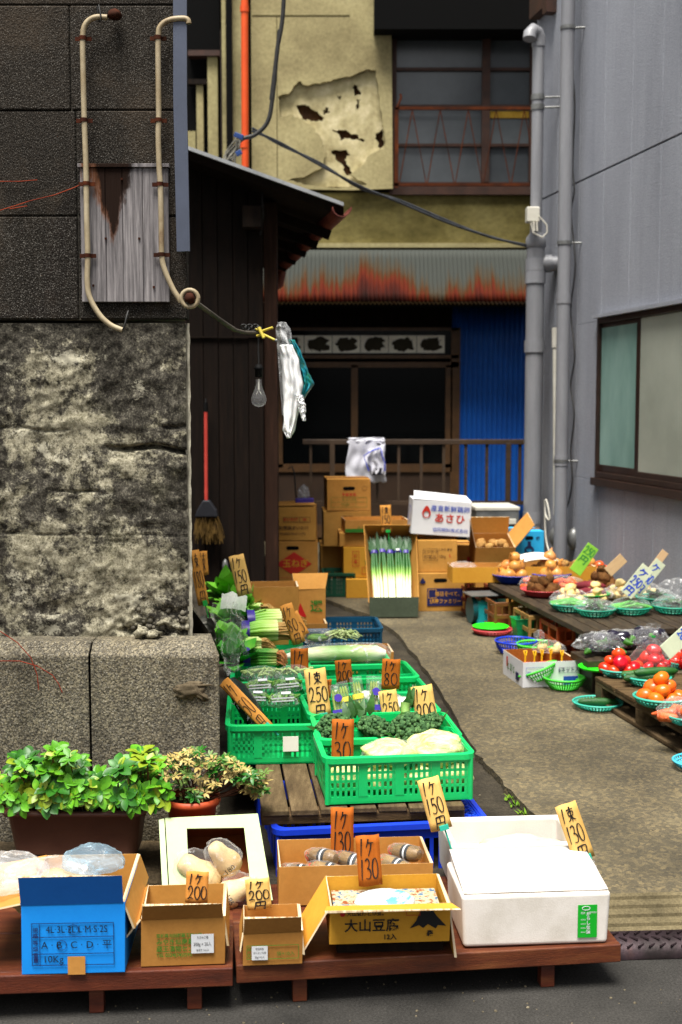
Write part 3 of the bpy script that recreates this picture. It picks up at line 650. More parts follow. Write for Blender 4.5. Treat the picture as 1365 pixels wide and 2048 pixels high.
g = MB(); g.tube([pt(440,335,7.95),pt(490,360,7.93),pt(525,385,7.95),pt(527,430,7.95),pt(521,470,7.97)], .007, 6); g.build('wire', m_cable, t)
g = MB(); p0 = pt(378,674,7.995); g.bx(-3,xr,7.985,7.999,p0.z-.004,p0.z+.004); g.build('batten', m_dark, t)
g = MB(); c = pt(451,1133,7.97); g.ball(c,(.02,.02,.05),2); g.ball(c+Vector((0,0,-.06)),(.03,.02,.02),2); g.build('tap', m_steelg, t)
# broom
t = thing('broom', 'red-handled broom with dark bristles hanging on the plank shed wall', 'broom', (0,0,0)); Yb = 7.93
g = MB(); g.tube([pt(412,822,Yb),pt(413,1003,Yb)], .012, 10); g.build('handle', mat('red_handle', [(.3,'#b0342c'),(.7,'#c94a3e')], .5, 8, fine=.1, bump=0), t)
g = MB(); g.tube([pt(412,805,Yb),pt(412,823,Yb)], .014, 10); g.tube([pt(412,798,Yb+.02),pt(412,808,Yb)], .006, 6); g.build('grip_cap', m_black, t)
g = MB(); c = [pt(u,v,Yb-.0) for u,v in ((407,1000),(420,1000),(434,1020),(437,1034),(391,1034),(395,1020))]
g.add([(p.x,p.y-.03,p.z) for p in c]+[(p.x,p.y+.03,p.z) for p in c], [tuple(range(6))[::-1],tuple(range(6,12))]+[(i,(i+1)%6,6+(i+1)%6,6+i) for i in range(6)]); g.build('head', mat('navy_head','#15161d',.6,bump=0), t, bevel=.008)
g = MB()
for k in range(170):
    u = q.uniform(393,436); c0_ = pt(u,1032,Yb+q.uniform(-.025,.025)); c1_ = pt(412+(u-412)*1.25+q.uniform(-5,5)+3, 1078+q.uniform(-16,12), Yb+q.uniform(-.04,.03)); g.tube([c0_, c0_.lerp(c1_,.5)+Vector((q.uniform(-.01,.01),0,0)), c1_], .0022, 4, False)
g.build('bristles', mat('bristles', [(.3,'#3a2c16'),(.7,'#6a5326')], .8, 20, fine=.1, bump=0), t)

# ------------------------------------------------------------------ rear building
YF = 12.5
T = thing('rear_building', 'old cream plaster building with peeling wall, rusty skirt and blue ground floor', 'building', (0,0,0))
def rect(u0,u1,v0,v1,Y,th,g=None,name=None,m=None,par=None,bevel=0):
    a, b = pt(u0,v0,Y), pt(u1,v1,Y); own = g is None; g = g or MB(); g.bx(a.x,b.x,Y,Y+th,b.z,a.z)
    return g.build(name, m, par, bevel=bevel) if own else g
g = MB(); Zt = 6.5
g.bx(-5,2.6,YF+.25,YF+2,0,Zt); g.build('core_wall', m_dark, T)
# peeling plaster above: outer coat with a torn hole, undercoat behind, brick behind that
Yu = 12.30
outer = [(500,-400),(748,-400),(748,28),(783,28),(786,378),(700,381),(600,379),(505,372)]
hole = rough_poly([(557,195),(582,185),(598,163),(612,172),(640,168),(668,160),(700,155),(735,140),(752,142),(760,200),(765,250),(768,262),(772,285),(768,300),(740,310),(722,335),(700,350),(735,370),(690,376),(640,374),(600,366),(575,362),(620,350),(645,335),(650,305),(642,275),(625,255),(600,238),(580,230),(560,235)], 2.2, 4, 4)
xz = lambda P, Y: [(pt(u,v,Y).x, pt(u,v,Y).z) for u,v in P]
plate(xz(outer,Yu), [xz(hole,Yu)], .05, 'plaster', m_cream, T, (0,Yu,0))
holes = [[(592,212),(612,208),(625,218),(650,235),(642,242),(620,240),(604,238)],[(645,222),(655,215),(660,225),(650,230)],[(675,193),(682,190),(683,197),(677,199)],[(705,175),(712,170),(718,180),(722,188),(714,193),(708,190)],[(714,200),(722,198),(716,220),(710,218)],
         [(665,258),(690,260),(708,268),(730,280),(725,284),(700,276),(684,280),(680,270)],[(750,270),(765,258),(768,290),(760,300),(755,282)],[(664,302),(695,300),(700,310),(690,320),(705,345),(695,352),(685,330),(672,318)]]
plate(xz([(540,130),(782,130),(782,374),(540,374)],Yu+.04), [xz(rough_poly(h_,3.0,i,5),Yu+.04) for i,h_ in enumerate(holes)], .03, 'undercoat', m_lath, T, (0,Yu+.055,0))
rect(530,784,100,376,Yu+.075,.05,None,'brickwork',m_brick,T)
g = MB(); a_ = [(743,150),(758,140),(775,30),(786,30),(787,378),(770,376)]
rect(505,700,30,33,Yu-.027,.01,None,'plaster_joint',mat('joint','#4b4428',.9),T)
rect(553,556,33,372,Yu-.0265,.01,None,'plaster_joint',MATS['joint'],T)
rect(500,787,-400,379,Yu+.13,.2,None,'wall_backing',m_dark,T)
rect(440,500,-400,610,Yu+.02,.3,None,'corner_pier',m_cream,T)
rect(500,1120,385,493,Yu+.07,.3,None,'band',m_band,T)
g = MB(); rect(500,1120,486,495,Yu+.03,.1,g); g.build('ledge', m_cream, T)
# upstairs window
def part(name, parent, loc=(0,0,0)):
    o = bpy.data.objects.new(name, None); COL.objects.link(o); o.parent = parent; o.location = loc; return o
g = MB(); Yw = 12.42
for r_ in ((783,793,60,385),(966,979,60,372),(1062,1075,60,372),(785,1075,50,64),(785,1075,364,372)): rect(*r_,Yw-.03,.08,g)
for v in (138,212,290): rect(793,1062,v-3,v+3,Yw-.01,.05,g)
wf = g.build('window', m_bframe, T)
for (u0,u1) in ((793,966),(979,1062)):
    for v0,v1 in ((64,135),(141,209),(215,287),(293,364)): rect(u0,u1,v0,v1,Yw+.02,.01,None,'pane',m_pane_up,wf)
rect(980,1060,222,236,Yw+.012,.006,None,'taped_paper',mat('yellow_paper',[(.3,'#8a6a1c'),(.7,'#b3923a')],.8),wf)
rect(780,1080,373,389,Yw-.10,.2,None,'window_sill',m_bframe,T)
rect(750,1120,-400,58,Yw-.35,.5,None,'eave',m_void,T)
g = MB(); Yr = 12.22; rt = mat('rust_rail', [(.3,'#2c160d'),(.6,'#54260f'),(.8,'#7d3f18')], .8, 6, fine=.3)
rl = part('window_railing', T)
for r_ in ((790,1075,213,219),(790,797,215,376),(790,1075,366,372)): rect(*r_,Yr,.025,g)
g.build('rail', rt, rl)
g = MB()
for k in range(5):
    u = 797+k*56+28
    g.tube([pt(u,219,Yr+.01),pt(u-26,368,Yr+.01)], .005, 5); g.tube([pt(u,219,Yr+.01),pt(u+28,368,Yr+.01)], .005, 5)
g.tube([pt(795,215,Yr),pt(803,195,Yr),pt(801,188,Yr)], .012, 6)
g.build('zigzag_rods', rt, rl)
# corrugated rusty skirt
def corr(u0,u1,v0,Y0,v1,Y1,name,m,pitch=.040,amp=.010,par=T,ext=.0):
    a, b = pt(u0,v0,Y0), pt(u1,v0,Y0); zb = pt(u0,v1,Y1).z; nx = int((b.x-a.x)/pitch*8)
    g = MB(); o = Vector((a.x,Y0,a.z))
    g.sheet(lambda s,t_: Vector(((b.x-a.x)*s, (Y1-Y0)*t_+amp*math.sin((b.x-a.x)*s/pitch*2*math.pi), (zb-a.z)*t_)), nx, 6)
    return g.build(name, m, par, loc=o, sol=.002)
corr(490,1100,500,12.22,603,11.92,'corrugated_skirt',m_rust)
g = MB(); a, b = pt(490,604,11.94), pt(1100,604,11.94); g.sheet(lambda s,t_: Vector((a.x+(b.x-a.x)*s, 11.925+.06*t_, a.z+.012*math.sin((b.x-a.x)*s/.040*2*math.pi)-.012*t_)), 500, 1)
g.build('corrugated_lip', mat('pale_rust_lip', [(.3,'#8f7c5c'),(.6,'#c2b090'),(.75,'#8a4a22')], .6, 8), T)
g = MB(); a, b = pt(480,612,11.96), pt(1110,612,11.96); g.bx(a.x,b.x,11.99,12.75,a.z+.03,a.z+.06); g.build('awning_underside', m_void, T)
corr(905,1110,612,YF-.02,1075,YF-.02,'blue_wall',m_blue,.05,.010)
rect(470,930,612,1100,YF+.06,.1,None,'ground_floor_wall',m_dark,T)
# sliding door with transom
g = MB(); Yd = 12.44
for r_ in ((543,556,655,1075),(903,918,655,1075),(543,918,655,661),(543,918,710,717),(543,918,724,735),(703,716,730,935),(556,566,735,935),(892,904,730,935),(556,904,928,944),(556,904,1050,1075)): rect(*r_,Yd,.05,g)
dr = g.build('sliding_door', m_doorf, T)
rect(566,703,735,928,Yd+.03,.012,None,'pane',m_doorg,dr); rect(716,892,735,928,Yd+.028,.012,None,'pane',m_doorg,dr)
rect(556,903,944,1050,Yd+.02,.02,None,'lower_panel',mat('brown_door_panel',[(.3,'#2a1d12'),(.7,'#3a2818')],.6,4,fine=.1,bump=0),dr)
rect(556,903,661,710,Yd+.03,.01,None,'transom',m_doorg,T)
u = 568
for k in range(6):                                     # pale papers with painted-over characters
    u0 = 553+k*56.3; rect(u0,u0+55,671,706,Yd+.018,.004,None,'sign_paper',m_paper,T)
    bl_ = rough_poly([(u0+10,680),(u0+24,676),(u0+38,675),(u0+48,680),(u0+44,688),(u0+50,696),(u0+36,701),(u0+22,702),(u0+12,699),(u0+6,690)], 3.4, 20+k, 4)
    plate(xz(bl_,Yd+.014), [], .002, 'painted_out_character', mat('dull_grey_paint',[(.3,'#2e2b22'),(.7,'#3a362c')],.8,9), T, (0,Yd+.015,0))
# dark side wing with pale posts, upper left
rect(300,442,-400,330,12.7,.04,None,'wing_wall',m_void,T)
rect(415,437,112,330,12.6,.08,None,'wing_post',m_cream,T); rect(393,408,169,330,12.62,.06,None,'wing_post',m_cream,T); rect(370,392,262,330,12.64,.05,None,'wing_panel',m_cream,T)
rect(376,414,158,168,12.58,.1,None,'wing_beam',m_dark,T); rect(376,440,100,111,12.55,.14,None,'wing_beam',m_bframe,T)
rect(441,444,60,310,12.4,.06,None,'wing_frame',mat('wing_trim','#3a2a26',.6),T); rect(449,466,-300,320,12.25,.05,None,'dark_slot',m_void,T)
# orange pipe
t = thing('orange_pipe', 'bright orange vertical pipe on the cream plaster corner', 'pipe', (0,0,0))
g = MB(); g.tube([pt(488,-420,12.1),pt(490,100,12.1),pt(491,335,12.1)], .034, 14); g.build('pipe', m_orange, t)
g = MB()
for v in (18,290): c = pt(489.5,v,12.1); g.tube([c-Vector((0,0,.03)),c+Vector((0,0,.03))], .041, 14)
g.build('joint_ring', m_orange, t)
# cables
def cable(label, lines, r, name='cable', m=m_cable):
    g = MB()
    for pl in lines:
        P = [pt(*p) for p in pl]; Q = []
        for i in range(len(P)-1):
            p0,p1,p2,p3 = P[max(i-1,0)],P[i],P[i+1],P[min(i+2,len(P)-1)]
            for k in range(6):
                s = k/6; Q.append(.5*((2*p1)+(-p0+p2)*s+(2*p0-5*p1+4*p2-p3)*s*s+(-p0+3*p1-3*p2+p3)*s**3))
        g.tube(Q+[P[-1]], r, 8)
    return tag(g.build(name, m), label, 'cable')
cable('thick black cable dropping past the cream wall to the shed roof', [[(572,-300,8.2),(568,0,8.2),(555,100,8.2),(545,200,8.2),(535,245,8.2),(510,270,8.2),(482,280,8.2),(462,310,8.2),(450,345,8.2)],[(560,60,8.2),(548,160,8.2),(543,200,8.2)]], .014)
cable('twisted grey cable sagging across the alley to the grey building', [[(505,262,8.2),(560,285,8.3),(640,330,8.5),(720,372,8.7),(800,405,8.9),(900,447,9.1),(980,473,9.3),(1055,493,9.45)],[(505,256,8.2),(560,289,8.31),(640,326,8.51),(720,376,8.71),(800,401,8.91),(900,443,9.11),(980,474,9.3),(1055,490,9.45)]], .009, m=mat('grey_cable',[(.3,'#26282b'),(.7,'#42454a')],.5,20))
t = thing('cable_splice', 'bundle of taped wires and blue clips on the shed roof edge', 'wire bundle', (0,0,0)); g = MB(); q3 = random.Random(8)
for k in range(9):
    a = Vector((478+q3.uniform(-12,12), 282+q3.uniform(-10,14), 8.15)); b_ = Vector((460+q3.uniform(-14,14), 325+q3.uniform(-10,8), 8.12)); m_ = (a+b_)/2+Vector((q3.uniform(-14,14),0,0)); g.tube([pt(*a),pt(*m_),pt(*b_)], .006, 5)
g.build('wires', mat('taped_wire',[(.3,'#3a3935'),(.7,'#8c887c')],.7,30), t)
g = MB(); g.cb(pt(478,272,8.1), (.06,.03,.03), (0,R(20),0)); g.build('clip', mat('blue_clip','#1d3f78',.5,bump=0), t, bevel=.004); g = MB(); g.cb(pt(478,306,8.1), (.04,.03,.03), (0,R(-30),0)); g.build('clip', MATS['blue_clip'], t, bevel=.004)
# railing before the door
t = thing('metal_railing', 'brown metal railing in front of the dark sliding door', 'railing', (0,0,0)); YR = 11.3; m_rail = mat('brown_rail', [(.3,'#33261b'),(.7,'#4b3a2a')], .55, 8, fine=.2)
rect(606,1075,879,889,YR,.05,None,'top_rail',m_rail,t,.004); rect(606,1075,1002,1010,YR+.01,.03,None,'bottom_rail',m_rail,t)
g = MB()
for u in (622,711,755,798,843,888,932,974,1040): rect(u-2.5,u+2.5,889,1003,YR+.015,.02,None,'bar',m_rail,t)
pass
for u in (665,1018):
    a, b = pt(u-5,884,YR), pt(u+5,884,YR); g = MB(); g.bx(a.x,b.x,YR-.004,YR+.045,GZ-.02,a.z+.02 if u == 665 else a.z-.01); g.build('post', m_rail, t, bevel=.003)

# ------------------------------------------------------------------ grey building on the right
T2 = thing('grey_building', 'blue-grey stucco building with grooved panels and a brown sliding window', 'building', (0,0,0))
TW = math.atan(.182)
def wl_(Y, off=0): return Vector((3.325-.682-.0, 0, 0))
def wallp(Y, z, off=0):       # a point of the wall face, off metres out into the alley
    x = 1.56-.182*(Y-9.7); n_ = Vector((-math.cos(TW), -math.sin(TW), 0)); return Vector((x,Y,z))+n_*off
def wall_at(u, v, off=0):     # where the view through a pixel meets the wall face
    r = ray(u,v); n_ = Vector((math.cos(TW), math.sin(TW), 0)); p0 = wallp(9.7,0,off); k = n_.dot(p0-Vector((0,0,CAMZ)))/n_.dot(r); return Vector((0,0,CAMZ))+r*k
RW = Matrix.Translation(wallp(9.95,0)) @ Matrix.Rotation(TW-math.pi/2+math.pi/2, 4, 'Z')   # local: y along the alley, x into the wall
RWi = RW.inverted()
def loc2(u,v,off=0): return RWi @ wall_at(u,v,off)
zs = loc2(1247,322).z; ys = [loc2(u,1100).y for u in (1195,1247.5,1306)]; pitchp = ys[0]-ys[1]
wx0, wz1 = loc2(1200,648).y, loc2(1200,648).z; wz0 = loc2(1200,955).z; wL = 1.75
yj = [ys[0]-(k-9)*pitchp for k in range(24)]; yj = [y for y in yj if -6 < y < -.1]+[0]; yj.sort(); gp = .004
g = MB(); g.M = RW
g.bx(.012,3,-6,0,0,5.6); g.build('core_wall', mat('panel_joint','#4c4d57',.9), T2)
g = MB(); g.M = RW
def panel(y0,y1,z0,z1):
    if z1-z0 < .02 or y1-y0 < .01: return
    g.bx(0,.03,y0,y1,z0,z1)
for i in range(len(yj)-1):
    y0, y1 = yj[i]+gp*.5, yj[i+1]-gp*.5
    panel(y0,y1,zs+.006,5.6)
    if y1 <= wx0-wL or y0 >= wx0: panel(y0,y1,0,zs-.006)
    else:
        panel(y0,y1,0,wz0-.02); panel(y0,y1,wz1+.02,zs-.006)
        if y1 > wx0: panel(wx0,y1,wz0-.0199,wz1+.0199)
g.build('stucco_panels', m_rwall, T2, bevel=.003, seg=1)
g = MB(); g.M = RW; e = .032
for a_ in ((-.02,.05,wx0-e,wx0,wz0,wz1),(-.02,.05,wx0-wL,wx0-wL+e,wz0,wz1),(-.021,.05,wx0-wL,wx0,wz1,wz1+.035),(-.02,.05,wx0-wL+e,wx0-e,wz0,wz0+.04)): g.bx(*a_)
ym = loc2(1277,800).y
g.bx(-.008,.03,ym-.028,ym+.028,wz0+.04,wz1); g.bx(.0,.03,ym+.028,wx0-e,wz0+.04,wz0+.09); g.bx(.0,.03,ym+.028,wx0-e,wz1-.03,wz1); g.bx(-.012,.02,wx0-wL+e,ym-.028,wz0+.04,wz0+.075)
wn_ = g.build('window', m_winb, T2, bevel=.003, seg=1)
g = MB(); g.M = RW; g.bx(-.04,.05,wx0-wL-.03,wx0+.03,wz0-.055,wz0-.002); g.build('window_sill', m_winb, wn_, bevel=.004)
g = MB(); g.M = RW; g.bx(.003,.008,ym+.02,wx0-e-.002,wz0+.05,wz1-.01); g.build('pane', m_frost1, wn_)
g = MB(); g.M = RW; g.bx(-.004,.002,wx0-wL+e+.002,ym-.0285,wz0+.076,wz1-.004); g.build('pane', m_frost2, wn_)
g = MB(); g.M = RW; g.bx(-.05,.0,wx0-wL-.03,wx0+.03,wz1+.037,wz1+.06); g.build('window_hood', m_rwall, wn_)
g = MB(); g.M = RW
for (u,v,s_) in ((1092,5,.16),(1110,20,.05)):
    c = loc2(u,v); g.bx(-.08,.0,c.y-s_*.9,c.y+s_*.9,c.z-s_*.55,c.z+s_*1.6)
g.build('eave_bracket', m_bframe, T2)
# pipes
def vpipe(u, v0, v1, off, r, m, g):
    a = wall_at(u,v0,off); b = wall_at(u,v1,off); a = Vector((b.x,b.y,a.z)); g.tube([a,b], r, 16); return a, b
t = thing('downpipe', 'long thin grey downpipe clipped to the grey wall with steel brackets', 'pipe', (0,0,0))
c = wall_at(1128,600,.11); g = MB(); g.tube([Vector((c.x,c.y,GZ)),Vector((c.x,c.y,5.5))], .047, 18)
for z in (1.05,2.2): g.tube([Vector((c.x,c.y,z)),Vector((c.x,c.y,z+.07))], .051, 18)
g.build('pipe', m_pvc, t)
for v in (56,486,922):
    z = pt(1128,v,c.y).z; g = MB(); g.tube([Vector((c.x,c.y,z-.012)),Vector((c.x,c.y,z+.012))], .053, 18); w_ = wallp(c.y,z); g.tube([Vector((c.x+.03,c.y,z)),Vector((c.x+.16,c.y-.02,z))], .008, 6); g.build('bracket', m_steelg, t)
t = thing('vent_pipe', 'thick grey vent pipe with hooked top and side branch', 'pipe', (0,0,0)); c = pt(1068,800,9.45); cx_, cy_ = c.x, c.y
zc = pt(1068,480,cy_).z; ztp = pt(1068,80,cy_).z
g = MB(); g.tube([Vector((cx_,cy_,GZ)),Vector((cx_,cy_,zc))], .068, 20); g.build('lower_pipe', m_pvc, t)
g = MB(); g.lathe([(.068,-.06),(.076,-.05),(.076,.0),(.070,.02),(.045,.05),(.045,.06)], 20, (cx_,cy_,zc)); g.build('reducer', m_pvc, t)
g = MB(); g.tube([Vector((cx_,cy_,zc+.04)),Vector((cx_+.0,cy_,ztp))], .044, 16); g.build('upper_pipe', m_pvc, t)
g = MB(); g.tube([Vector((cx_,cy_,ztp-.05)),Vector((cx_,cy_,ztp+.02)),Vector((cx_-.015,cy_-.01,ztp+.05)),Vector((cx_-.045,cy_-.03,ztp+.06)),Vector((cx_-.07,cy_-.05,ztp+.03)),Vector((cx_-.075,cy_-.06,ztp-.01))], .05, 16); g.build('hooked_top', m_pvc, t)
for v in (530,555,693,1035): 
    z = pt(1068,v,cy_).z; g = MB(); g.tube([Vector((cx_,cy_,z-.045)),Vector((cx_,cy_,z+.045))], .077 if v != 1035 else .071, 20); g.build('collar', m_pvc, t, bevel=.004)
z = pt(1068,528,cy_).z; g = MB(); w_ = Vector((1,-.15,0)); g.tube([Vector((cx_,cy_,z)),Vector((cx_,cy_,z))+w_*.3], .055, 14); g.tube([Vector((cx_,cy_,z))+w_*.07,Vector((cx_,cy_,z))+w_*.12], .066, 14); g.build('side_branch', m_pvc, t)
for v in (195,215):
    z = pt(1068,v,cy_).z; g = MB(); g.tube([Vector((cx_,cy_,z-.02)),Vector((cx_,cy_,z+.02))], .050, 14); g.tube([Vector((cx_+.03,cy_,z)),Vector((cx_+.17,cy_-.02,z))], .008, 6); g.build('bracket', m_steelg, t)
t = thing('junction_box', 'small white box with cables strapped on the vent pipe', 'junction box', (0,0,0))
a, b = pt(1055,413,9.3), pt(1080,443,9.3); g = MB(); g.bx(a.x,b.x,9.30,9.40,b.z,a.z); g.build('box', m_pvcw, t, bevel=.006)
g = MB(); g.tube([pt(1078,432,9.3),pt(1094,450,9.3),pt(1095,465,9.3),pt(1085,475,9.3),pt(1066,465,9.3),pt(1062,445,9.3)], .006, 6); g.tube([pt(1068,443,9.3),pt(1069,462,9.3)], .008, 6); g.tube([pt(1074,443,9.3),pt(1075,462,9.3)], .008, 6); g.build('cable', m_pvcw, t)
t = thing('plastic_tube', 'slim white capped plastic tube standing behind the downpipe', 'tube', (0,0,0))
a, b = pt(1111,658,9.35), pt(1112,1030,9.35); g = MB(); g.tube([a,b], .019, 12); g.build('tube', m_pvcw, t); g = MB(); g.tube([a+Vector((0,0,.01)),a+Vector((0,0,.0)),pt(1111,695,9.35)], .025, 12); g.build('cap', m_pvcw, t, bevel=.006)
def wcable(label, px, off, r, m):
    g = MB(); P = [wall_at(u,v,off) for u,v in px]; Q = []
    for i in range(len(P)-1):
        p0,p1,p2,p3 = P[max(i-1,0)],P[i],P[i+1],P[min(i+2,len(P)-1)]
        for k in range(5):
            s = k/5; Q.append(.5*((2*p1)+(-p0+p2)*s+(2*p0-5*p1+4*p2-p3)*s*s+(-p0+3*p1-3*p2+p3)*s**3))
    g.tube(Q+[P[-1]], r, 6); return tag(g.build('cable', m), label, 'cable')
wcable('thin black cable snaking down the wall beside the downpipe', [(1149,-60),(1149,30),(1145,120),(1150,210),(1146,330),(1149,380),(1143,430),(1151,530),(1142,620),(1150,710),(1142,770),(1149,830),(1142,900),(1145,960),(1136,1010),(1118,1050),(1104,1085)], .05, .006, m_cable)
wcable('pale cable loop hanging between the two grey pipes', [(1090,1000),(1092,1030),(1100,1040),(1096,1010),(1091,1002),(1091,1060),(1096,1095),(1106,1110),(1112,1085),(1118,1060)], .12, .007, m_pvcw)
g = MB(); c = pt(1148,1078,9.0); g.ball(c,(.05,.05,.085),2); c = pt(1112,1075,9.1); g.ball(c,(.05,.05,.08),2)
tag(g.build('water_meter', m_steelg), 'rounded grey metal meter cover at the foot of the downpipe', 'meter')
# ================================================================== BUILDERS FOR THE GOODS
q = random.Random(11)
def corrug(par, m_in): pass
def carton(name, label, w, d, h, loc, rz=0, m=m_card, m_in=None, flaps=(), open_=True, group=None, t=.005, rot=None, tape=True, jit=.003, hole=None, fl_mat=None, seam=True):
    """A cardboard box with its base centre at the origin. flaps: (side, length, angle[, inset]); angle 0 lies closed over the opening, 90 stands up, 180 lies outward, 270 hangs down."""
    r = thing(name, label, 'box', loc, rz, group, rot); m_in = m_in or m
    g = MB()
    if open_:
        X, Y = w/2, d/2; x, y = X-t, Y-t
        vs = [(-X,-Y,0),(X,-Y,0),(X,Y,0),(-X,Y,0),(-X,-Y,h),(X,-Y,h),(X,Y,h),(-X,Y,h)]
        vi = [(-x,-y,t),(x,-y,t),(x,y,t),(-x,y,t),(-x,-y,h),(x,-y,h),(x,y,h),(-x,y,h)]
        g.add(vs+vi, [(0,3,2,1),(0,1,5,4),(1,2,6,5),(2,3,7,6),(3,0,4,7)], False, 0)
        n = len(g.v)-16; o = [[8,9,10,11],[8,12,13,9],[9,13,14,10],[10,14,15,11],[11,15,12,8]]
        for f in o: g.f.append([i+n for i in f]); g.sm.append(False); g.mi.append(1)
        for f in ([4,5,13,12],[5,6,14,13],[6,7,15,14],[7,4,12,15]): g.f.append([i+n for i in f]); g.sm.append(False); g.mi.append(2)
    else:
        g.bx(-w/2,w/2,-d/2,d/2,0,h)
    g.build('body', [m, m_in, m_flute], r, bevel=.0025, seg=2, jitter=jit)
    if not open_ and tape:
        g = MB(); g.bx(-w/2-.001,w/2+.001,-.025,.025,h-.03,h+.0015+jit); g.build('tape', m_tape, r)
    if not open_ and seam:
        g = MB(); g.bx(-w/2,w/2,-.0012,.0012,h,h+.004); g.build('top_seam', m_inkbr, r)
    for f in flaps:
        side, L, an = f[:3]; ins = f[3] if len(f) > 3 else .004
        wd = (w if side in 'front back' else d)-2*ins; tt = .004
        g = MB(); sw = f[4] if len(f) > 4 else 0
        g.add([(-wd/2,0,-tt/2),(wd/2,0,-tt/2),(wd/2-sw,-L,-tt/2),(-wd/2+sw,-L,-tt/2),(-wd/2,0,tt/2),(wd/2,0,tt/2),(wd/2-sw,-L,tt/2),(-wd/2+sw,-L,tt/2)],
              [(4,5,6,7)], False, 0)
        k = 0
        g.f += [[0,3,2,1],[2,3,7,6],[1,2,6,5],[3,0,4,7]]; g.sm += [False]*4; g.mi += [1,2,2,2]
        # local -y points outward from the hinge; turning about x lifts it
        o = g.build('flap', [m_in, fl_mat or m, m_flute], r, jitter=.002)
        an_out = 180-an                                # 0 = outward flat, 90 = up, -90 = hanging
        M1 = Matrix.Rotation(R(-an_out), 4, 'X')
        base = {'front': Matrix.Translation((0,-d/2,h)), 'back': Matrix.Translation((0,d/2,h)) @ Matrix.Rotation(math.pi,4,'Z'),
                'left': Matrix.Translation((-w/2,0,h)) @ Matrix.Rotation(-math.pi/2,4,'Z'), 'right': Matrix.Translation((w/2,0,h)) @ Matrix.Rotation(math.pi/2,4,'Z')}[side]
        o.matrix_local = base @ M1
    if hole:
        for side in hole: handhole(r, w, d, h, side)
    r['wdh'] = (w,d,h)
    return r
def handhole(r, w, d, h, side='front', z=None, s=.09):
    z = z if z is not None else h-.055
    pl = arc(s/2-.013,0,.013,.013,-90,90,6)+arc(-s/2+.013,0,.013,.013,90,270,6)
    pos, rot = face(r, w, d, 0, z, side, .0012); o = plate(pl, [], .001, 'hand_hole', m_void, r, pos, rot)
def face(r, w, d, x, z, side='front', off=.0035):
    if side == 'front': return (x,-d/2-off,z), (R(90),0,0)
    if side == 'right': return (w/2+off,x,z), (R(90),0,R(90))
    if side == 'left': return (-w/2-off,x,z), (R(90),0,R(-90))
    if side == 'top': return (x,z,off), (0,0,0)
def put(r, s, size, x, z, m=m_ink, side='front', sx=1, bold=0, ax='CENTER', off=.0045, name='lettering', sp=1):
    w, d, h = r['wdh']; pos, rot = face(r, w, d, x, z, side, off); return text(s, size, m, r, pos, rot, ax, sx, bold, name, sp)
def patch(r, x, z, pw, ph, m, side='front', off=.0034, name='print', holes=(), outer=None):
    w, d, h = r['wdh']; pos, rot = face(r, w, d, x, z, side, off)
    return plate(outer or [(-pw/2,-ph/2),(pw/2,-ph/2),(pw/2,ph/2),(-pw/2,ph/2)], list(holes), .0008, name, m, r, pos, rot)
def frame_print(r, x, z, pw, ph, lw, m, side='front', vl=(), hl=(), name='printed_frame'):
    xs = [-pw/2]+[a for a in vl]+[pw/2]; zs = [-ph/2]+[a for a in hl]+[ph/2]; holes = []
    for i in range(len(xs)-1):
        for j in range(len(zs)-1):
            a0,a1 = xs[i]+(lw if i == 0 else lw/2), xs[i+1]-(lw if i == len(xs)-2 else lw/2); b0,b1 = zs[j]+(lw if j == 0 else lw/2), zs[j+1]-(lw if j == len(zs)-2 else lw/2)
            holes.append([(a0,b0),(a0,b1),(a1,b1),(a1,b0)])
    return patch(r, x, z, pw, ph, m, side, holes=holes, name=name, off=.0042)
for k in list(bpy.data.objects):
    if 'wdh' in k: pass

TAGN = [0]
def price_tag(u, v, Y, wpx, hpx, roll, lean, lines, m, label, clip=None, yaw=4, group='handwritten price tags', stick=None, size=1., stroke=.0042):
    """(u, v): where the middle of its lower edge stands at depth Y; wpx, hpx its size as seen there."""
    k = Y/F; w, h = wpx*k, hpx*k/max(.5, math.cos(R(lean)))
    p = pt(u,v,Y)
    t = thing('price_tag', label, 'price tag', p, 0, group, (R(-lean), R(roll), R(yaw)))
    g = MB(); bow = .004
    g.sheet(lambda a,b: Vector((w*(a-.5), -bow*math.sin(math.pi*a), h*b+.0014*math.sin(7*a+w*90)*(b if b > .5 else b-1)*.8)), 6, 6)
    g.build('card', m, t, sol=.0014)
    qq = random.Random(int(u*7+v)); g = MB()
    n = len(lines); zt = h*.94
    hs_ = {1:[.8],2:[.34,.40],3:[.26,.30,.24]}[n]; gapf = .06*h
    for i, ln in enumerate(lines):
        lh = h*hs_[i]; z = zt-lh; zt = z-gapf
        cw = {1:.62,2:.40,3:.29}[len(ln)]*w; x = -w*.5+w*.09 if len(ln) > 1 else -cw*.5+w*.06
        for ch in ln:
            ww = cw*(.62 if ch == '1' else .95); strokes(g, ch, x, z, ww, lh, stroke*(w/.075)*size, qq, -bow-.0022); x += cw*(.72 if ch == '1' else 1.02)
    g.build('handwriting', m_felt, t)
    if clip:
        mc = m_clipg if clip == 'green' else m_clip
        g = MB(); g.cb((w*.12,-.003,h*.03), (w*.42,.012,h*.10)); sl = stick or h*.45
        g.tube([(w*.14,.0,h*.02),(w*.20,.0,-sl)], .0028, 6); g.build('clip_stick', mc, t, bevel=.001)
    return t

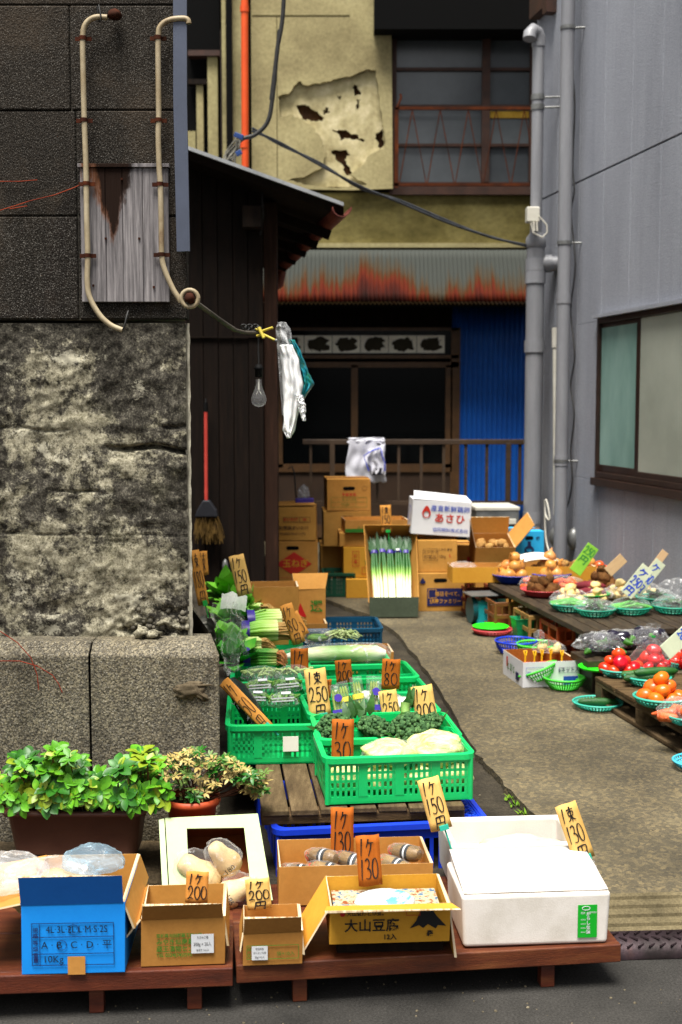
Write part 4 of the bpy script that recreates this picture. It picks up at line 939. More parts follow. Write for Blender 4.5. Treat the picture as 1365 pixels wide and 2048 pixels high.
def crate_mb(L, D, H, pan=(4,3), slat=.0085, gap=.0085, rows=4, band=.022, rim=.012, th=.005, top=.026):
    g = MB()
    g.bx(-L/2,L/2,-D/2,D/2,0,.006)
    def wall(P0, ax, nrm, W, np_):
        def b(s0,s1,z0,z1,t=th,o=0):
            c = P0+ax*((s0+s1)/2)+nrm*(-t/2+o)+Vector((0,0,(z0+z1)/2)); dx = abs(ax.x)*(s1-s0)+abs(nrm.x)*t; dy = abs(ax.y)*(s1-s0)+abs(nrm.y)*t
            g.cb(c, (dx,dy,z1-z0))
        b(-W/2,W/2,0,band); b(-W/2,W/2,H-top,H)
        pwid = W/np_
        for i in range(np_):
            s0, s1 = -W/2+i*pwid, -W/2+(i+1)*pwid; rb = .014
            b(s0,s0+rb,band,H-top,th,.0012); b(s1-rb,s1,band,H-top,th,.0012)
            zz = [band+(H-top-band)*k/rows for k in range(1,rows)]
            for z in zz: b(s0+rb,s1-rb,z-.004,z+.004,th-.001)
            s = s0+rb+gap
            while s < s1-rb-.002: b(s,min(s+slat,s1-rb),band,H-top,th-.002); s += slat+gap
    X, Y = Vector((1,0,0)), Vector((0,1,0))
    wall(Vector((0,-D/2,0)), X, -Y, L, pan[0]); wall(Vector((0,D/2,0)), X, Y, L, pan[0])
    wall(Vector((-L/2,0,0)), Y, -X, D, pan[1]); wall(Vector((L/2,0,0)), Y, X, D, pan[1])
    for sx in (-1,1):
        for sy in (-1,1): g.tube([(sx*(L/2-.004),sy*(D/2-.004),0),(sx*(L/2-.004),sy*(D/2-.004),H)], .009, 8)
    r = rim                                             # moulded rim: rounded rectangle tube, flattened
    rr = .03; P = []
    for cx_,cy_,a0 in ((L/2-rr,D/2-rr,0),(-L/2+rr,D/2-rr,90),(-L/2+rr,-D/2+rr,180),(L/2-rr,-D/2+rr,270)):
        for k in range(5): a = R(a0+k*22.5); P.append((cx_+(rr+r*.5)*math.cos(a), cy_+(rr+r*.5)*math.sin(a)))
    n = len(P); vs = []
    for (x,y) in P:
        s = 1+r*1.4/max(L,D)*2; xo = x*(1+2*r/L*.5); yo = y*(1+2*r/D*.5); xi = x*(1-2*r/L*.55); yi = y*(1-2*r/D*.55)
        vs += [(xo,yo,H-.016),(xo,yo,H+.001),(xi,yi,H+.004),(xi,yi,H-.010)]
    g.add(vs, [((i*4+k),((i+1)%n)*4+k,((i+1)%n)*4+(k+1)%4,i*4+(k+1)%4) for i in range(n) for k in range(4)])
    return g
def crate_at(mesh_o, name, label, loc, rz, group, rot=None):
    o = mesh_o.copy(); COL.objects.link(o); o.name = name; o.location = loc; o.rotation_euler = rot or (0,0,rz)
    return tag(o, label, 'crate', group)

def basket_mb(rt, rb, h, ribs=36, rim=.006):
    g = MB(); g.lathe([(rt,h-rim),(rt+rim*.9,h-rim*.3),(rt+rim*.9,h+rim*.4),(rt,h+rim),(rt-rim*.7,h)], 32)
    g.lathe([(0,.002),(rb,.002),(rb+.004,.006),(rb+.003,.012),(rb-.002,.008),(0,.006)], 24)
    mz = h*.62; mr = rb+(rt-rb)*.62
    g.lathe([(mr+.002,mz-.003),(mr+.003,mz),(mr+.002,mz+.003),(mr-.002,mz),(mr+.002,mz-.003)], 32)
    for k in range(ribs):
        a = 2*math.pi*k/ribs; c, s_ = math.cos(a), math.sin(a); g.tube([(rb*c,rb*s_,.006),((rb+rt)/2*c*1.03,(rb+rt)/2*s_*1.03,h*.45),(rt*c,rt*s_,h-.002)], .0034, 4, False)
    return g
def bowl_mb(rt, rb, h, t=.004):
    g = MB(); g.lathe([(0,0),(rb,0),(rb+(rt-rb)*.45,h*.4),(rt-.006,h*.93),(rt+.006,h),(rt+.005,h+.004),(rt-.006,h-.002),(rb+(rt-rb)*.42,h*.42),(rb-.006,t),(0,t)], 36); return g
def heap(n, r, rr, q, squash=1.0):
    """positions of n round things of radius rr piled low in a dish of radius r"""
    out = []; left = n; d = 1.92*rr
    for lay in range(3):
        R_ = max(rr*.3, r-rr*.3-lay*rr*.85); P = []
        ox, oy = (q.uniform(-.5,.5)*d*.3, q.uniform(-.5,.5)*d*.3) if lay == 0 else ((d*.5, d*.29) if lay == 1 else (0, 0))
        for i in range(-4,5):
            for j in range(-4,5):
                x = d*(i+.5*j)+ox; y = d*.866*j+oy
                if x*x+y*y <= R_*R_: P.append((x*x+y*y+q.uniform(0,d*d*.2), x, y))
        P.sort()
        for _, x, y in P[:left]: out.append((x+q.uniform(-.12,.12)*rr, y+q.uniform(-.12,.12)*rr, rr*(1+1.45*lay)*squash+q.uniform(-.1,.1)*rr))
        left = n-len(out)
        if left <= 0: break
    return out
PROTO = {}
def proto(name, build): 
    if name not in PROTO: PROTO[name] = build()
    return PROTO[name]
def scatter(pname, objname, label, cat, group, pos, q, sc=(.9,1.1), first=None, tilt=.6):
    """one prototype, then copies; a prototype is placed itself the first time"""
    root = PROTO[pname]
    for p in pos:
        k = q.uniform(*sc); rot = (q.uniform(-tilt,tilt), q.uniform(-tilt,tilt), q.uniform(0,6.28))
        if not root.get('used'):
            root['used'] = 1; root.location = p; root.rotation_euler = rot; root.scale = (k,k,k); tag(root, label, cat, group); root.name = objname
        else:
            o = dup(root, p, None, label, group, rot, k); o.name = objname
def fruit(pname, objname, mbs):
    """mbs: [(mesh builder, material, part name)]; the first is the body"""
    if len(mbs) == 1: o = mbs[0][0].build(objname, mbs[0][1])
    else:
        o = bpy.data.objects.new(objname, None); COL.objects.link(o)
        for g, m, pn in mbs: g.build(pn, m, o)
    PROTO[pname] = o; return o
def wrap(mb, c, r, q, sub=4, amp=.25, seed=0, flat=0, rot=None):
    """a crumpled skin of film round a mound"""
    vs, fs = ICO[sub]; r = Vector(r); out = []; Q = Euler(rot).to_matrix() if rot else None; c = Vector(c)
    for p in vs:
        n1 = noise.fractal(p*2.2+Vector((seed*5.1,0,0)),1,2,4); n2 = abs(noise.noise(p*6+Vector((0,seed*3.3,0))))
        k = 1+amp*(.5*n1-.5*n2); z = p.z if p.z > 0 else p.z*.3
        v = Vector((p.x*r.x*k, p.y*r.y*k, z*r.z*k)); out.append(c+(Q@v if Q else v))
    return mb.add(out, fs, True)

# ================================================================== LEFT STACK: blue crates, pallet boards, green crates
ZP_ = .265; ZR = ZP_+.15
t0 = gd(750,1648,.225)
# blue crates under the pallet
gb = crate_mb(.64,.44,.205,(5,4),.012,.016,1,.03,.016,.006,.05)
blue0 = gb.build('blue_crate', m_blcr); LZ = R(8)
bc = gd(764,1650,.215); ax_b = Vector((math.cos(LZ),math.sin(LZ),0)); ax_a = Vector((-math.sin(R(8)),math.cos(R(8)),0))
c1 = Vector((bc.x,bc.y,.012))+ax_a*.22; blue0.location = c1; blue0.rotation_euler = (0,0,LZ); tag(blue0, 'blue plastic crate under the front of the weathered boards', 'crate', 'blue crates under the pallet')
g = MB()
for i in range(14):                                     # lattice lid flange that shows at its right side
    for s_ in (-1,1): g.cb((.275+.0,-.19+i*.03,.204), (.085,.005,.004), (0,0,s_*R(40)))
g.bx(.232,.318,-.21,.21,.196,.2); lat = g.build('lattice_panel', m_blcr, blue0)
for k in (1,2): crate_at(blue0, 'blue_crate', ('blue plastic crate in the dark under the middle of the stack','blue plastic crate hidden at the far end of the stack')[k-1], c1+ax_a*.47*k+Vector((-.02*k,0,0)), LZ, 'blue crates under the pallet')
# pallet
t = thing('pallet', 'weathered grey-brown slatted pallet carrying the green vegetable crates', 'pallet', (0,0,0)); pf = gd(722,1613,ZP_); PLM = Matrix.Translation(Vector((pf.x,pf.y,0))) @ Matrix.Rotation(R(6),4,'Z')
xw = [-.305,-.195,-.085,.02,.115,.215,.305]; 
for i in range(7):
    g = MB(); g.M = PLM; w_ = .095+q.uniform(-.006,.004); x = -.262+i*.0905
    e = q.uniform(-.008,.008); g.bx(x-w_*.44,x+w_*.44,-.012+e,2.1,ZP_-.018+q.uniform(-.001,.001),ZP_+q.uniform(-.001,.001)); g.build('board', m_wood, t, bevel=.003, jitter=.002)
g = MB(); g.M = PLM
for y in (.0,1.0,1.95): g = MB(); g.M = PLM; g.bx(-.305,.325,y,y+.08,ZP_-.05,ZP_-.0192); g.build('bearer', m_woodx, t, bevel=.004)

crate0 = crate_mb(.455,.315,.145,(4,3)).build('green_crate', m_green)
PROTO_CR = crate0
def green_crate(u,v,label,zr=ZR,rz=8,first=False,yawdep=.158,rot=None,name='green_crate', mesh=None):
    p = gd(u,v,zr); a_ = Vector((-math.sin(R(rz)),math.cos(R(rz)),0)); l = Vector((p.x,p.y,zr-.145))+a_*yawdep
    o = crate_at(mesh or crate0, name, label, l, R(rz), 'green vegetable crates on the pallet', rot); return o
GC = []
for i,(u,v,lab,zr,rz) in enumerate([
    (800,1512,'green slatted crate at the very front of the pallet holding wrapped cabbages',ZR,7),
    (782,1476,'green crate behind the front one holding broccoli heads',ZR+.003,6),
    (752,1427,'green crate behind the broccoli holding asparagus bags',ZR-.004,8),
    (740,1388,'green crate in mid stack behind the asparagus with white packs',ZR-.002,8),
    (722,1358,'green crate behind the brown tags in mid stack, nearly empty',ZR+.004,8),
    (672,1331,'green crate under the long wrapped napa cabbage',ZR+.016,6)]):
    p = gd(u,v,zr); a_ = Vector((-math.sin(R(rz)),math.cos(R(rz)),0)); l = Vector((p.x,p.y,zr-.145))+a_*.158
    if i == 0: crate0.location = l; crate0.rotation_euler = (0,0,R(rz)); tag(crate0, lab, 'crate', 'green vegetable crates on the pallet'); GC.append(crate0)
    else: GC.append(crate_at(crate0,'green_crate',lab,l,R(rz),'green vegetable crates on the pallet'))
cs0 = crate_mb(.300,.46,.135,(3,4)).build('green_crate', m_green)
p = gd(536,1452,.40); cs0.location = (p.x,p.y+.235,.266); cs0.rotation_euler = (0,0,R(4)); tag(cs0, 'green crate at the left front of the pallet with a white paper card, half empty', 'crate', 'green vegetable crates on the pallet')
g = MB(); g.bx(.035,.088,-.242,-.2405,.046,.098); g.build('paper_card', m_paper, cs0)
l2 = [(536,1376,'green crate behind the left front one under the packed greens',4,.30),(520,1302,'green crate in the left column under the greens bundles',8,.43)]
for u,v,lab,rz,zz in l2: p = gd(u,v,.41); crate_at(cs0,'green_crate',lab,(p.x,p.y+.235,.266+(.03)),R(rz),'green vegetable crates on the pallet').name = 'green_crate'
for o in list(COL.objects):
    pass

# --- cabbages in film in the front crate
m_cab = mat('cabbage', [(.3,'#8da24a'),(.45,'#bcc57a'),(.6,'#d8d8a0'),(.75,'#e6e4c0')], .5, 9, st=(1,2.5,2.5), dist=2.2, fine=.2, bump=.7, bsc=22, bd=.01, sss=.1)
m_napa = mat('napa', [(.3,'#8fae4a'),(.5,'#d5d9a4'),(.7,'#e9e6c4')], .5, 6, st=(1,3,3), dist=1, fine=.1, bump=.4, bsc=16, sss=.1)
c0 = crate0.matrix_basis.copy(); c0 = Matrix.Translation(crate0.location) @ Matrix.Rotation(R(7),4,'Z')
def cab(label, c, r, seed, rot=None, film_=True):
    t = thing('cabbage', label, 'cabbage', c, 0, 'wrapped cabbages in the front crate')
    g = MB(); g.ball((0,0,0), r, 4, .22, 2.2, seed, rot=rot); gq_ = random.Random(seed)
    for i_,p_ in enumerate(g.v): g.v[i_] = p_*(1+.05*abs(noise.noise(Vector((math.atan2(p_.y,p_.x)*3.2+seed, p_.z*10, seed))))-.05*abs(noise.noise(p_*26)))
    g.build('head', m_cab, t)
    if film_: g = MB(); wrap(g, (0,0,-r[2]*.1), (r[0]*1.08,r[1]*1.08,r[2]*1.1), q, 4, .16, seed, rot=rot); g.build('film', m_film2, t)
cab('film-wrapped cabbage half on top at the centre of the front green crate', c0@Vector((-.015,-.055,.125)), (.085,.07,.045), 1)
cab('larger film-wrapped cabbage on top at the right of the front green crate', c0@Vector((.135,-.045,.13)), (.092,.07,.058), 2)
for i,(x,y,z,lab) in enumerate([(-.15,-.07,.055,'cabbage at the bottom left seen through the slots of the front crate'),(-.03,-.08,.05,'cabbage at the bottom centre seen through the slots of the front crate'),(.10,-.08,.05,'cabbage at the bottom right seen through the slots of the front crate'),(.19,-.07,.05,'small cabbage in the right bottom corner of the front crate')]):
    cab(lab, c0@Vector((x,y,z)), (.062,.055,.045), 5+i, film_=False)
# --- broccoli
m_flor = mat('broccoli_florets', [(.3,'#284629'),(.5,'#46693f'),(.75,'#759c5e')], .8, 60, fine=.5, fsc=260, bump=.8, bsc=300, bd=.003, rand=False)
m_stalk = mat('broccoli_stalk', [(.3,'#5d8a3c'),(.7,'#86ab58')], .55, 12, fine=.1)
m_leafd = mat('dark_leaf', [(.3,'#153a0e'),(.6,'#275618'),(.8,'#437a24')], .5, 12, fine=.15, bump=.2, bsc=40)
b0 = thing('broccoli', 'b', 'broccoli'); g = MB(); qb = random.Random(2)
g.ball((0,0,.0), (.056,.05,.034), 2)
for k in range(230):
    z = qb.uniform(-.25,1); a = k*2.39996; s = math.sqrt(max(0,1-z*z)); lump = 1+.14*noise.noise(Vector((s*math.cos(a)*2.2,s*math.sin(a)*2.2,z*2.2)))
    g.ball((.060*s*math.cos(a)*lump,.054*s*math.sin(a)*lump,.040*z*lump), qb.uniform(.005,.0085), 1, .5, 3, k)
g.build('florets', m_flor, b0)
g = MB(); g.tube([(0,0,0),(.01,.01,-.05),(.012,.02,-.07)], [.022,.019,.021], 10); g.build('stalk', m_stalk, b0)
g = MB()
for k in range(3): a = k*2.3+.5; g.leaf((.03*math.cos(a),.03*math.sin(a),-.03), (math.cos(a),math.sin(a),.5), .075, .035, curl=.1)
g.build('leaves', m_leafd, b0); PROTO['broc'] = b0
labs = ['broccoli head at the left behind the 30 tag','broccoli head right of the 30 tag with a pale leaf','big broccoli head at the right front of its crate','broccoli head below the 200 tag','broccoli head standing on end with a tall stalk']
for i,(u,v,z,s,rot) in enumerate([(672,1458,.42,1.0,(R(30),0,.5)),(752,1462,.42,1.05,(R(25),0,2)),(822,1462,.43,1.12,(R(22),0,1)),(858,1454,.42,.9,(R(30),R(25),4)),(812,1440,.44,.8,(R(150),R(15),1))]):
    p = gd(u,v,z)
    if i == 0: o = b0; o.location = p; o.rotation_euler = rot; o.scale = (s,s,s); tag(o, labs[0], None, 'broccoli heads')
    else: o = dup(b0, p, None, labs[i], 'broccoli heads', rot, s)
    o['category'] = 'broccoli'
g = MB(); c = gd(715,1440,.45)
for k in range(7): g.leaf(c+Vector((.012*k-.03,.01*k,0)), (q.uniform(-1,.4),q.uniform(-.5,.5),1.4), q.uniform(.05,.08), .03, (0,-1,.3), .3)
c = gd(825,1420,.45)
for k in range(6): g.leaf(c+Vector((.01*k-.03,.01*k,0)), (q.uniform(-.4,.6),q.uniform(-.5,.5),1.4), q.uniform(.05,.09), .028, (0,-1,.3), .3)
tag(g.build('broccoli_leaves', m_leafd), 'dark loose leaves sticking up among the broccoli heads', 'leaves')
# --- asparagus bags
m_asp = mat('asparagus', [(.3,'#5f7d22'),(.7,'#a3b545')], .5, 14, bump=.2, fine=.1)
m_yb = mat('yellow_band', '#d8c91c', .5, fine=0, bump=0); m_purp = mat('purple_print', '#3d2a96', .5, fine=0, bump=0)
asp_l = ['clear bag of asparagus with a yellow band right of the 250 tag','middle clear bag of asparagus with a yellow band','clear bag with a purple emblem beside the asparagus bags','narrow clear bag of asparagus behind the 250 tag']
for i,(u,v,w_,h_,rl,em) in enumerate([(698,1428,.042,.105,R(-12),0),(722,1425,.045,.115,R(-8),0),(748,1424,.055,.115,R(2),1),(680,1432,.034,.10,R(-10),1)]):
    p = gd(u,v,.40); t = thing('asparagus_bag', asp_l[i], 'vegetable bag', p, 0, 'asparagus bags', (R(-18),rl,R(4)))
    g = MB()
    for k in range(6): x = (k%3-1)*.010; y = (k//3)*.010; g.tube([(x,y,0),(x*1.1,y,h_*.55),(x*.9,y,h_*.86),(x*.9,y,h_*.95)], [.0055,.005,.005,.002], 6)
    g.build('spears', m_asp, t)
    if not em: g = MB(); g.lathe([(.021,h_*.42),(.022,h_*.5),(.021,h_*.58)], 14, (0,.005,0), sy=.7); g.build('band', m_yb, t)
    else: plate(arc(0,0,.014,.014,0,345,16), [], .001, 'emblem', m_purp, t, (.006,-.020,h_*.62), (R(90),0,0)); g = MB(); g.bx(-.022,.024,-.0205,-.0195,h_*.05,h_*.22); g.build('printed_band', m_purp, t)
    g = MB(); g.sheet(lambda a,b: Vector((w_*.5*math.cos(2*math.pi*a)*(1 if b < .8 else 1), .019*math.sin(2*math.pi*a)*(1-b*.55)+.003*noise.noise(Vector((a*9,b*5,i))), h_*1.12*b)), 20, 8); g.build('film', m_film2, t)
# --- white packs further back in the crates
for i,(u,v,r_,lab) in enumerate([(735,1392,(.04,.03,.02),'small white wrapped pack in the mid crate'),(805,1408,(.05,.03,.025),'white wrapped pack at the right edge of the mid crate'),(735,1338,(.035,.025,.02),'little wrapped pack in the crate behind the brown tags'),(775,1395,(.05,.03,.018),'flat white pack beside the yellow 250 tag')]):
    t = thing('wrapped_pack', lab, 'pack', gd(u,v,.405), 0, 'wrapped packs'); g = MB(); g.ball((0,0,0), r_, 3, .3, 2, i); g.build('content', mat('pale_content', [(.3,'#c3c7b0'),(.7,'#dfe0d4')], .5, 9), t); g = MB(); wrap(g, (0,0,0), Vector(r_)*1.12, q, 3, .2, i); g.build('film', m_film2, t)
# --- napa cabbage in a long film bag
p = gd(668,1312,.455); t = thing('napa_cabbage_bag', 'long white-green napa cabbage in a clear bag lying across a green crate', 'cabbage bag', p, R(3))
g = MB(); g.tube([(-.2,0,.0),(-.15,0,.005),(-.05,0,.01),(.08,0,.012),(.18,.0,.01),(.215,0,.008)], [.012,.03,.042,.045,.042,.02], 16, flat=.75)
nv = g.build('heads', grad('napa_grad', [(0,'#eeeada'),(.25,'#d7dbaa'),(.5,'#6f9e3a'),(.75,'#a8c078'),(1,'#e8e6cf')], 0, -.2, .22, .5, .35, 18, (1,4,4), .4), t)
g = MB(); g.tube([(-.235,0,-.012),(-.2,0,.0),(-.1,0,.008),(.05,0,.012),(.19,.0,.012),(.235,.0,.008)], [.006,.036,.05,.054,.052,.03], 20, flat=.8); g.build('film', m_film2, t)
# --- trays of packed greens
m_grn = mat('packed_greens', [(.3,'#2a5a18'),(.5,'#548a2c'),(.75,'#a9c46c')], .55, 22, st=(1,5,5), fine=.3, bump=.5)
plab = ['top right film-packed tray of greens with striped label','top left film-packed tray of greens with striped label','lower left film-packed tray of greens on the green crate edge','lower right film-packed tray of greens on the green crate edge','pale film-packed greens lying behind the trays','second pale film-packed greens behind the trays']
for i,(u,v,z,w_) in enumerate([(574,1376,.46,.085),(520,1378,.46,.085),(510,1402,.43,.085),(568,1404,.43,.085),(525,1352,.485,.12),(585,1350,.485,.11)]):
    p = gd(u,v,z); t = thing('vegetable_pack', plab[i], 'vegetable pack', p, R(6), 'film-packed trays of greens', (R(-6),R(q.uniform(-4,4)),R(6+q.uniform(-6,6))))
    g = MB()
    for k in range(26): x = q.uniform(-.45,.45)*w_; g.tube([(x-.5*w_*.3,q.uniform(-.03,.03),q.uniform(0,.018)),(x,q.uniform(-.03,.03),q.uniform(.006,.024)),(x+.2*w_,q.uniform(-.03,.03),q.uniform(0,.018))], .004, 5)
    g.build('greens', m_grn if i < 4 else mat('pale_greens', [(.3,'#5d8a35'),(.6,'#b2c37e'),(.8,'#d8dbb5')], .5, 20, st=(1,5,5)), t)
    t.scale = (1.12,1.15,1.3); g = MB(); wrap(g, (0,0,-.004), (w_*.62,.042,.034), q, 4, .14, i); g.build('film', m_film2, t)
    if i < 4:
        g = MB()
        for z_ in (.008,.016): g.bx(-w_*.42,w_*.42,-.0415-z_*.1,-.0405,z_-.002,z_+.001)
        g.build('label_lines', m_lab, t); g = MB(); g.cb((.01,-.032,.028),(.03,.002,.008),(R(-50),0,0)); g.build('label', m_lab, t)
# --- dark wrapped bundle leaning in the left crate, with its slanted tag
p = gd(505,1440,.40); t = thing('dark_vegetable_bag', 'dark green shiny bag with white lettering leaning in the left green crate', 'vegetable bag', pt(470,1395,4.3), 0)
g = MB(); a, b = pt(462,1358,4.36), pt(530,1468,4.28); o_ = pt(470,1395,4.3); pa, pb = a-o_, b-o_
g.tube([pa, pa.lerp(pb,.2), pa.lerp(pb,.6), pb], [.02,.045,.05,.04], 12, flat=.6); g.build('bag', mat('dark_green_wrap', [(.35,'#0a1410'),(.65,'#12261a')], .22, 12, spec=.6, bump=.4, bsc=25, bd=.01), t)
g = MB(); qq = random.Random(4)
for k in range(10):
    c = pa.lerp(pb, .30+.06*k)+Vector((-.01+qq.uniform(-.012,.012),-.052,.0+qq.uniform(-.014,.014))); g.tube([c, c+Vector((qq.uniform(-.012,.012),0,qq.uniform(-.014,.014))), c+Vector((qq.uniform(-.016,.016),0,qq.uniform(-.016,.016)))], .0012, 4)
g.build('white_lettering', m_lab, t)
# --- komatsuna and spinach bundles
m_stem = grad('stalk_green', [(0,'#3c9018'),(.4,'#8cc63c'),(.8,'#c3da78'),(1,'#dcd9a0')], 0, -.05, .06, .45, .2, 40, sss=.05)
m_root = mat('tan_roots', [(.3,'#8f6a35'),(.7,'#c9a566')], .7, 20, fine=.1)
m_leafg = mat('bright_leaf', [(.3,'#226e12'),(.55,'#469f22'),(.8,'#84c645')], .5, 9, fine=.15, bump=.3, bsc=30)
m_band_p = mat('purple_band', [(.3,'#2c1f72'),(.7,'#43329a')], .4, 9, fine=0, bump=0)
def bundle(label, loc, rz, n, leafm, thick, rootlen, rootm, stemm, sc=1):
    t = thing('greens_bundle', label, 'greens', loc, rz, 'bundles of greens'); qq = random.Random(n)
    g = MB(); gr = MB(); gl = MB()
    for k in range(n):
        y = qq.uniform(-1,1); z = qq.uniform(0,1); yy = y*.036; zz = .008+z*.045
        g.tube([(-.055,yy*.7,zz*.8),(0,yy*.9,zz),(.05,yy*.8,zz*.9+.003)], [thick*.8,thick,thick*1.25], 6)
        for j in range(3): gr.tube([(.05,yy*.8,zz*.9),(.05+rootlen*.5,yy*.8+qq.uniform(-.01,.01),zz*.9+qq.uniform(-.006,.006)),(.05+rootlen*qq.uniform(.7,1.1),yy*.7+qq.uniform(-.02,.02),zz*.6+qq.uniform(-.01,.004))], [thick*.5,.0022,.0008], 4)
        gl.leaf((-.05,yy*.7,zz*.8), (-1,qq.uniform(-.4,.4),qq.uniform(-.3,.35)), qq.uniform(.06,.10), qq.uniform(.035,.055), (0,qq.uniform(-.3,.3),1), qq.uniform(0,.5), nv=5)
    g.build('stalks', stemm, t); gr.build('roots', rootm, t); gl.build('leaves', leafm, t)
    g = MB(); g.lathe([(.05,-.012),(.051,0),(.05,.012)], 18, (0,0,0), sx=.62, sy=.85)
    o = g.build('band', m_band_p, t, (-.045,0,.03), (0,R(90),0)); t.scale = (sc,sc,sc); return t
bundle('bundle of pale green stalks with a purple band and straw roots', gd(522,1282,.45), R(6), 50, m_leafg, .0075, .075, m_root, m_stem, 1.5)
bundle('second bundle of pale stalks behind, with straw roots', gd(530,1258,.48), R(10), 44, m_leafg, .0075, .075, m_root, m_stem, 1.45)
bundle('bundle of dark leaves with thin stems and pinkish roots', gd(525,1332,.43), R(-4), 40, m_leafd, .0032, .03, mat('pinkish_roots', [(.3,'#b0703f'),(.7,'#d9a06a')], .7, 20), grad('thin_stem', [(0,'#1f6a14'),(.6,'#4c9a2c'),(1,'#b8b460')], 0, -.05, .06, .45, .2, 40), 1.25)
bundle('loose bundle of greens with pale stalks lying nearest the plinth', gd(492,1308,.45), R(14), 40, m_leafg, .0055, .05, m_root, m_stem, 1.2)
bundle('bundle of greens at the far left below the leafy head', gd(500,1232,.49), R(-6), 36, m_leafg, .006, .06, m_root, m_stem, 1.15)
# --- leafy lettuce heads with a printed film
def leafhead(label, loc, r, n, m, seed):
    t = thing('leafy_green', label, 'greens', loc, 0, 'leafy heads'); qq = random.Random(seed); g = MB()
    for k in range(n):
        a = k*2.4; e = .2+1.0*k/n; d = Vector((math.cos(a)*math.cos(e),math.sin(a)*math.cos(e),math.sin(e))); L = r*qq.uniform(.8,1.15)
        g.leaf(d*.01, d, L, L*.85, (0,0,1) if e < 1 else (math.cos(a),math.sin(a),0), qq.uniform(-.1,.4), fold=qq.uniform(-.1,.35), nv=6, pw=.9)
    g.build('leaves', m, t); return t
leafhead('big green leafy head between the two pale tags at the far left', gd(462,1205,.47), .16, 26, mat('cabbage_leaf', [(.3,'#3f8a1c'),(.6,'#74bd30'),(.8,'#b2d868')], .5, 5, fine=.15, bump=.4, bsc=16), 3)
p = pt(468,1205,5.35); t = thing('printed_film', 'white printed film label wrapped on the leafy green head', 'film label', p, 0, None, (R(-25),R(8),R(5))); g = MB()
g.sheet(lambda a,b: Vector((.11*(a-.5), -.03*math.sin(math.pi*a), .07*(b-.5)+.01*noise.noise(Vector((a*4,b*4,1))))), 10, 8); g.build('film', mat('printed_white_film', [(.4,'#c9ddc2'),(.6,'#eef2ea')], .3, 4, bump=.3, bsc=20, bd=.01), t)
leafhead('broad green leaves fanning over the crate edge by the clear bags', gd(470,1262,.46), .15, 22, MATS['cabbage_leaf'], 8)
leafhead('dark green leaves in front of the clear bags at the plinth corner', gd(468,1330,.44), .12, 22, m_leafg, 12)
leafhead('bright green leafy head spilling between the purple-banded bundles and the wall', gd(480,1228,.50), .13, 26, MATS['cabbage_leaf'], 21)
leafhead('fresh leafy greens heaped against the plinth beside the packed trays', gd(462,1300,.47), .12, 24, MATS['cabbage_leaf'], 27)
# clear sheets of plastic standing against the plinth corner
def sheetfilm(label, px, Y, m, seed, name='plastic_sheet', dY=.12):
    g = MB(); A = [pt(u,v,Y) for u,v in px]
    def fn(a,b):
        p = A[0].lerp(A[1],a).lerp(A[3].lerp(A[2],a),b); k = noise.fractal(Vector((a*3,b*4,seed)),1,2,4); return p+Vector((.015*k, dY*k*.5+.05*math.sin(a*5+seed), .012*noise.noise(Vector((a*5,b*5,seed+4)))))
    g.sheet(fn, 24, 30); return tag(g.build(name, m), label, 'plastic sheet')
sheetfilm('tall clear plastic bag standing at the plinth corner', [(448,1345),(480,1345),(470,1195),(425,1205)], 4.25, m_film, 3, 'clear_bag')
sheetfilm('second clear plastic bag leaning beside the greens', [(470,1300),(500,1310),(486,1205),(456,1210)], 4.6, m_film, 7, 'clear_bag')
sheetfilm('dull whitish plastic sheet crumpled behind the stone corner', [(372,1300),(438,1302),(432,1240),(372,1228)], 5.0, mat('dull_vinyl', [(.3,'#8d8a80'),(.7,'#b9b6ac')], .4, 6, bump=.5, bsc=14, bd=.02), 5)
g = MB(); A = [pt(372,1240,5.9), pt(425,1240,5.6), pt(396,1150,6.0), pt(372,1120,6.0)]
g.sheet(lambda a,b: A[0].lerp(A[1],a).lerp(A[3].lerp(A[2],a),b)+Vector((0,.03*noise.noise(Vector((a*4,b*4,0))),.01*noise.noise(Vector((a*6,b*6,3))))), 12, 12)
tag(g.build('grey_tarp', mat('grey_tarp', [(.3,'#4b453a'),(.7,'#7c7465')], .8, 8, fine=.3)), 'grey-brown tarp edge hanging behind the stone corner', 'tarp')
# --- things at the far end of the left stack
tc0 = crate_mb(.42,.33,.12,(4,3)).build('teal_crate', m_teal); p = gd(672,1262,.40); tc0.location = (p.x,p.y+.16,.29); tc0.rotation_euler = (0,0,R(4)); tag(tc0, 'dark teal crate with bean sprouts at the far end of the stack', 'crate')
t = thing('plastic_tray_pack', 'clear lidded plastic pack standing in the dark teal crate', 'pack', gd(640,1284,.42), R(6)); g = MB(); g.bx(-.07,.05,-.04,.04,0,.055); g.build('tray', m_film2, t, bevel=.008); g = MB(); g.ball((-.01,0,.02),(.05,.03,.018),2,.3,3); g.build('content', m_grn, t)
t = thing('bean_sprouts', 'pale green sprouts heaped in the dark teal crate', 'sprouts', gd(685,1275,.42)); g = MB()
for k in range(80): c = Vector((q.uniform(-.05,.05),q.uniform(-.03,.03),q.uniform(0,.03))); g.tube([c,c+Vector((q.uniform(-.03,.03),q.uniform(-.02,.02),.01)),c+Vector((q.uniform(-.05,.05),q.uniform(-.03,.03),-.005))], .0025, 4, False)
g.build('sprouts', mat('sprout', [(.3,'#8fae5a'),(.7,'#d5dba8')], .5, 20), t)
for k in list(t.children): pass
p = gd(740,1314,.40); r_ = carton('open_carton', 'low open cardboard box with a cucumber tip behind the napa cabbage', .19,.2,.10,(p.x,p.y+.1,.32),R(4),m_card)
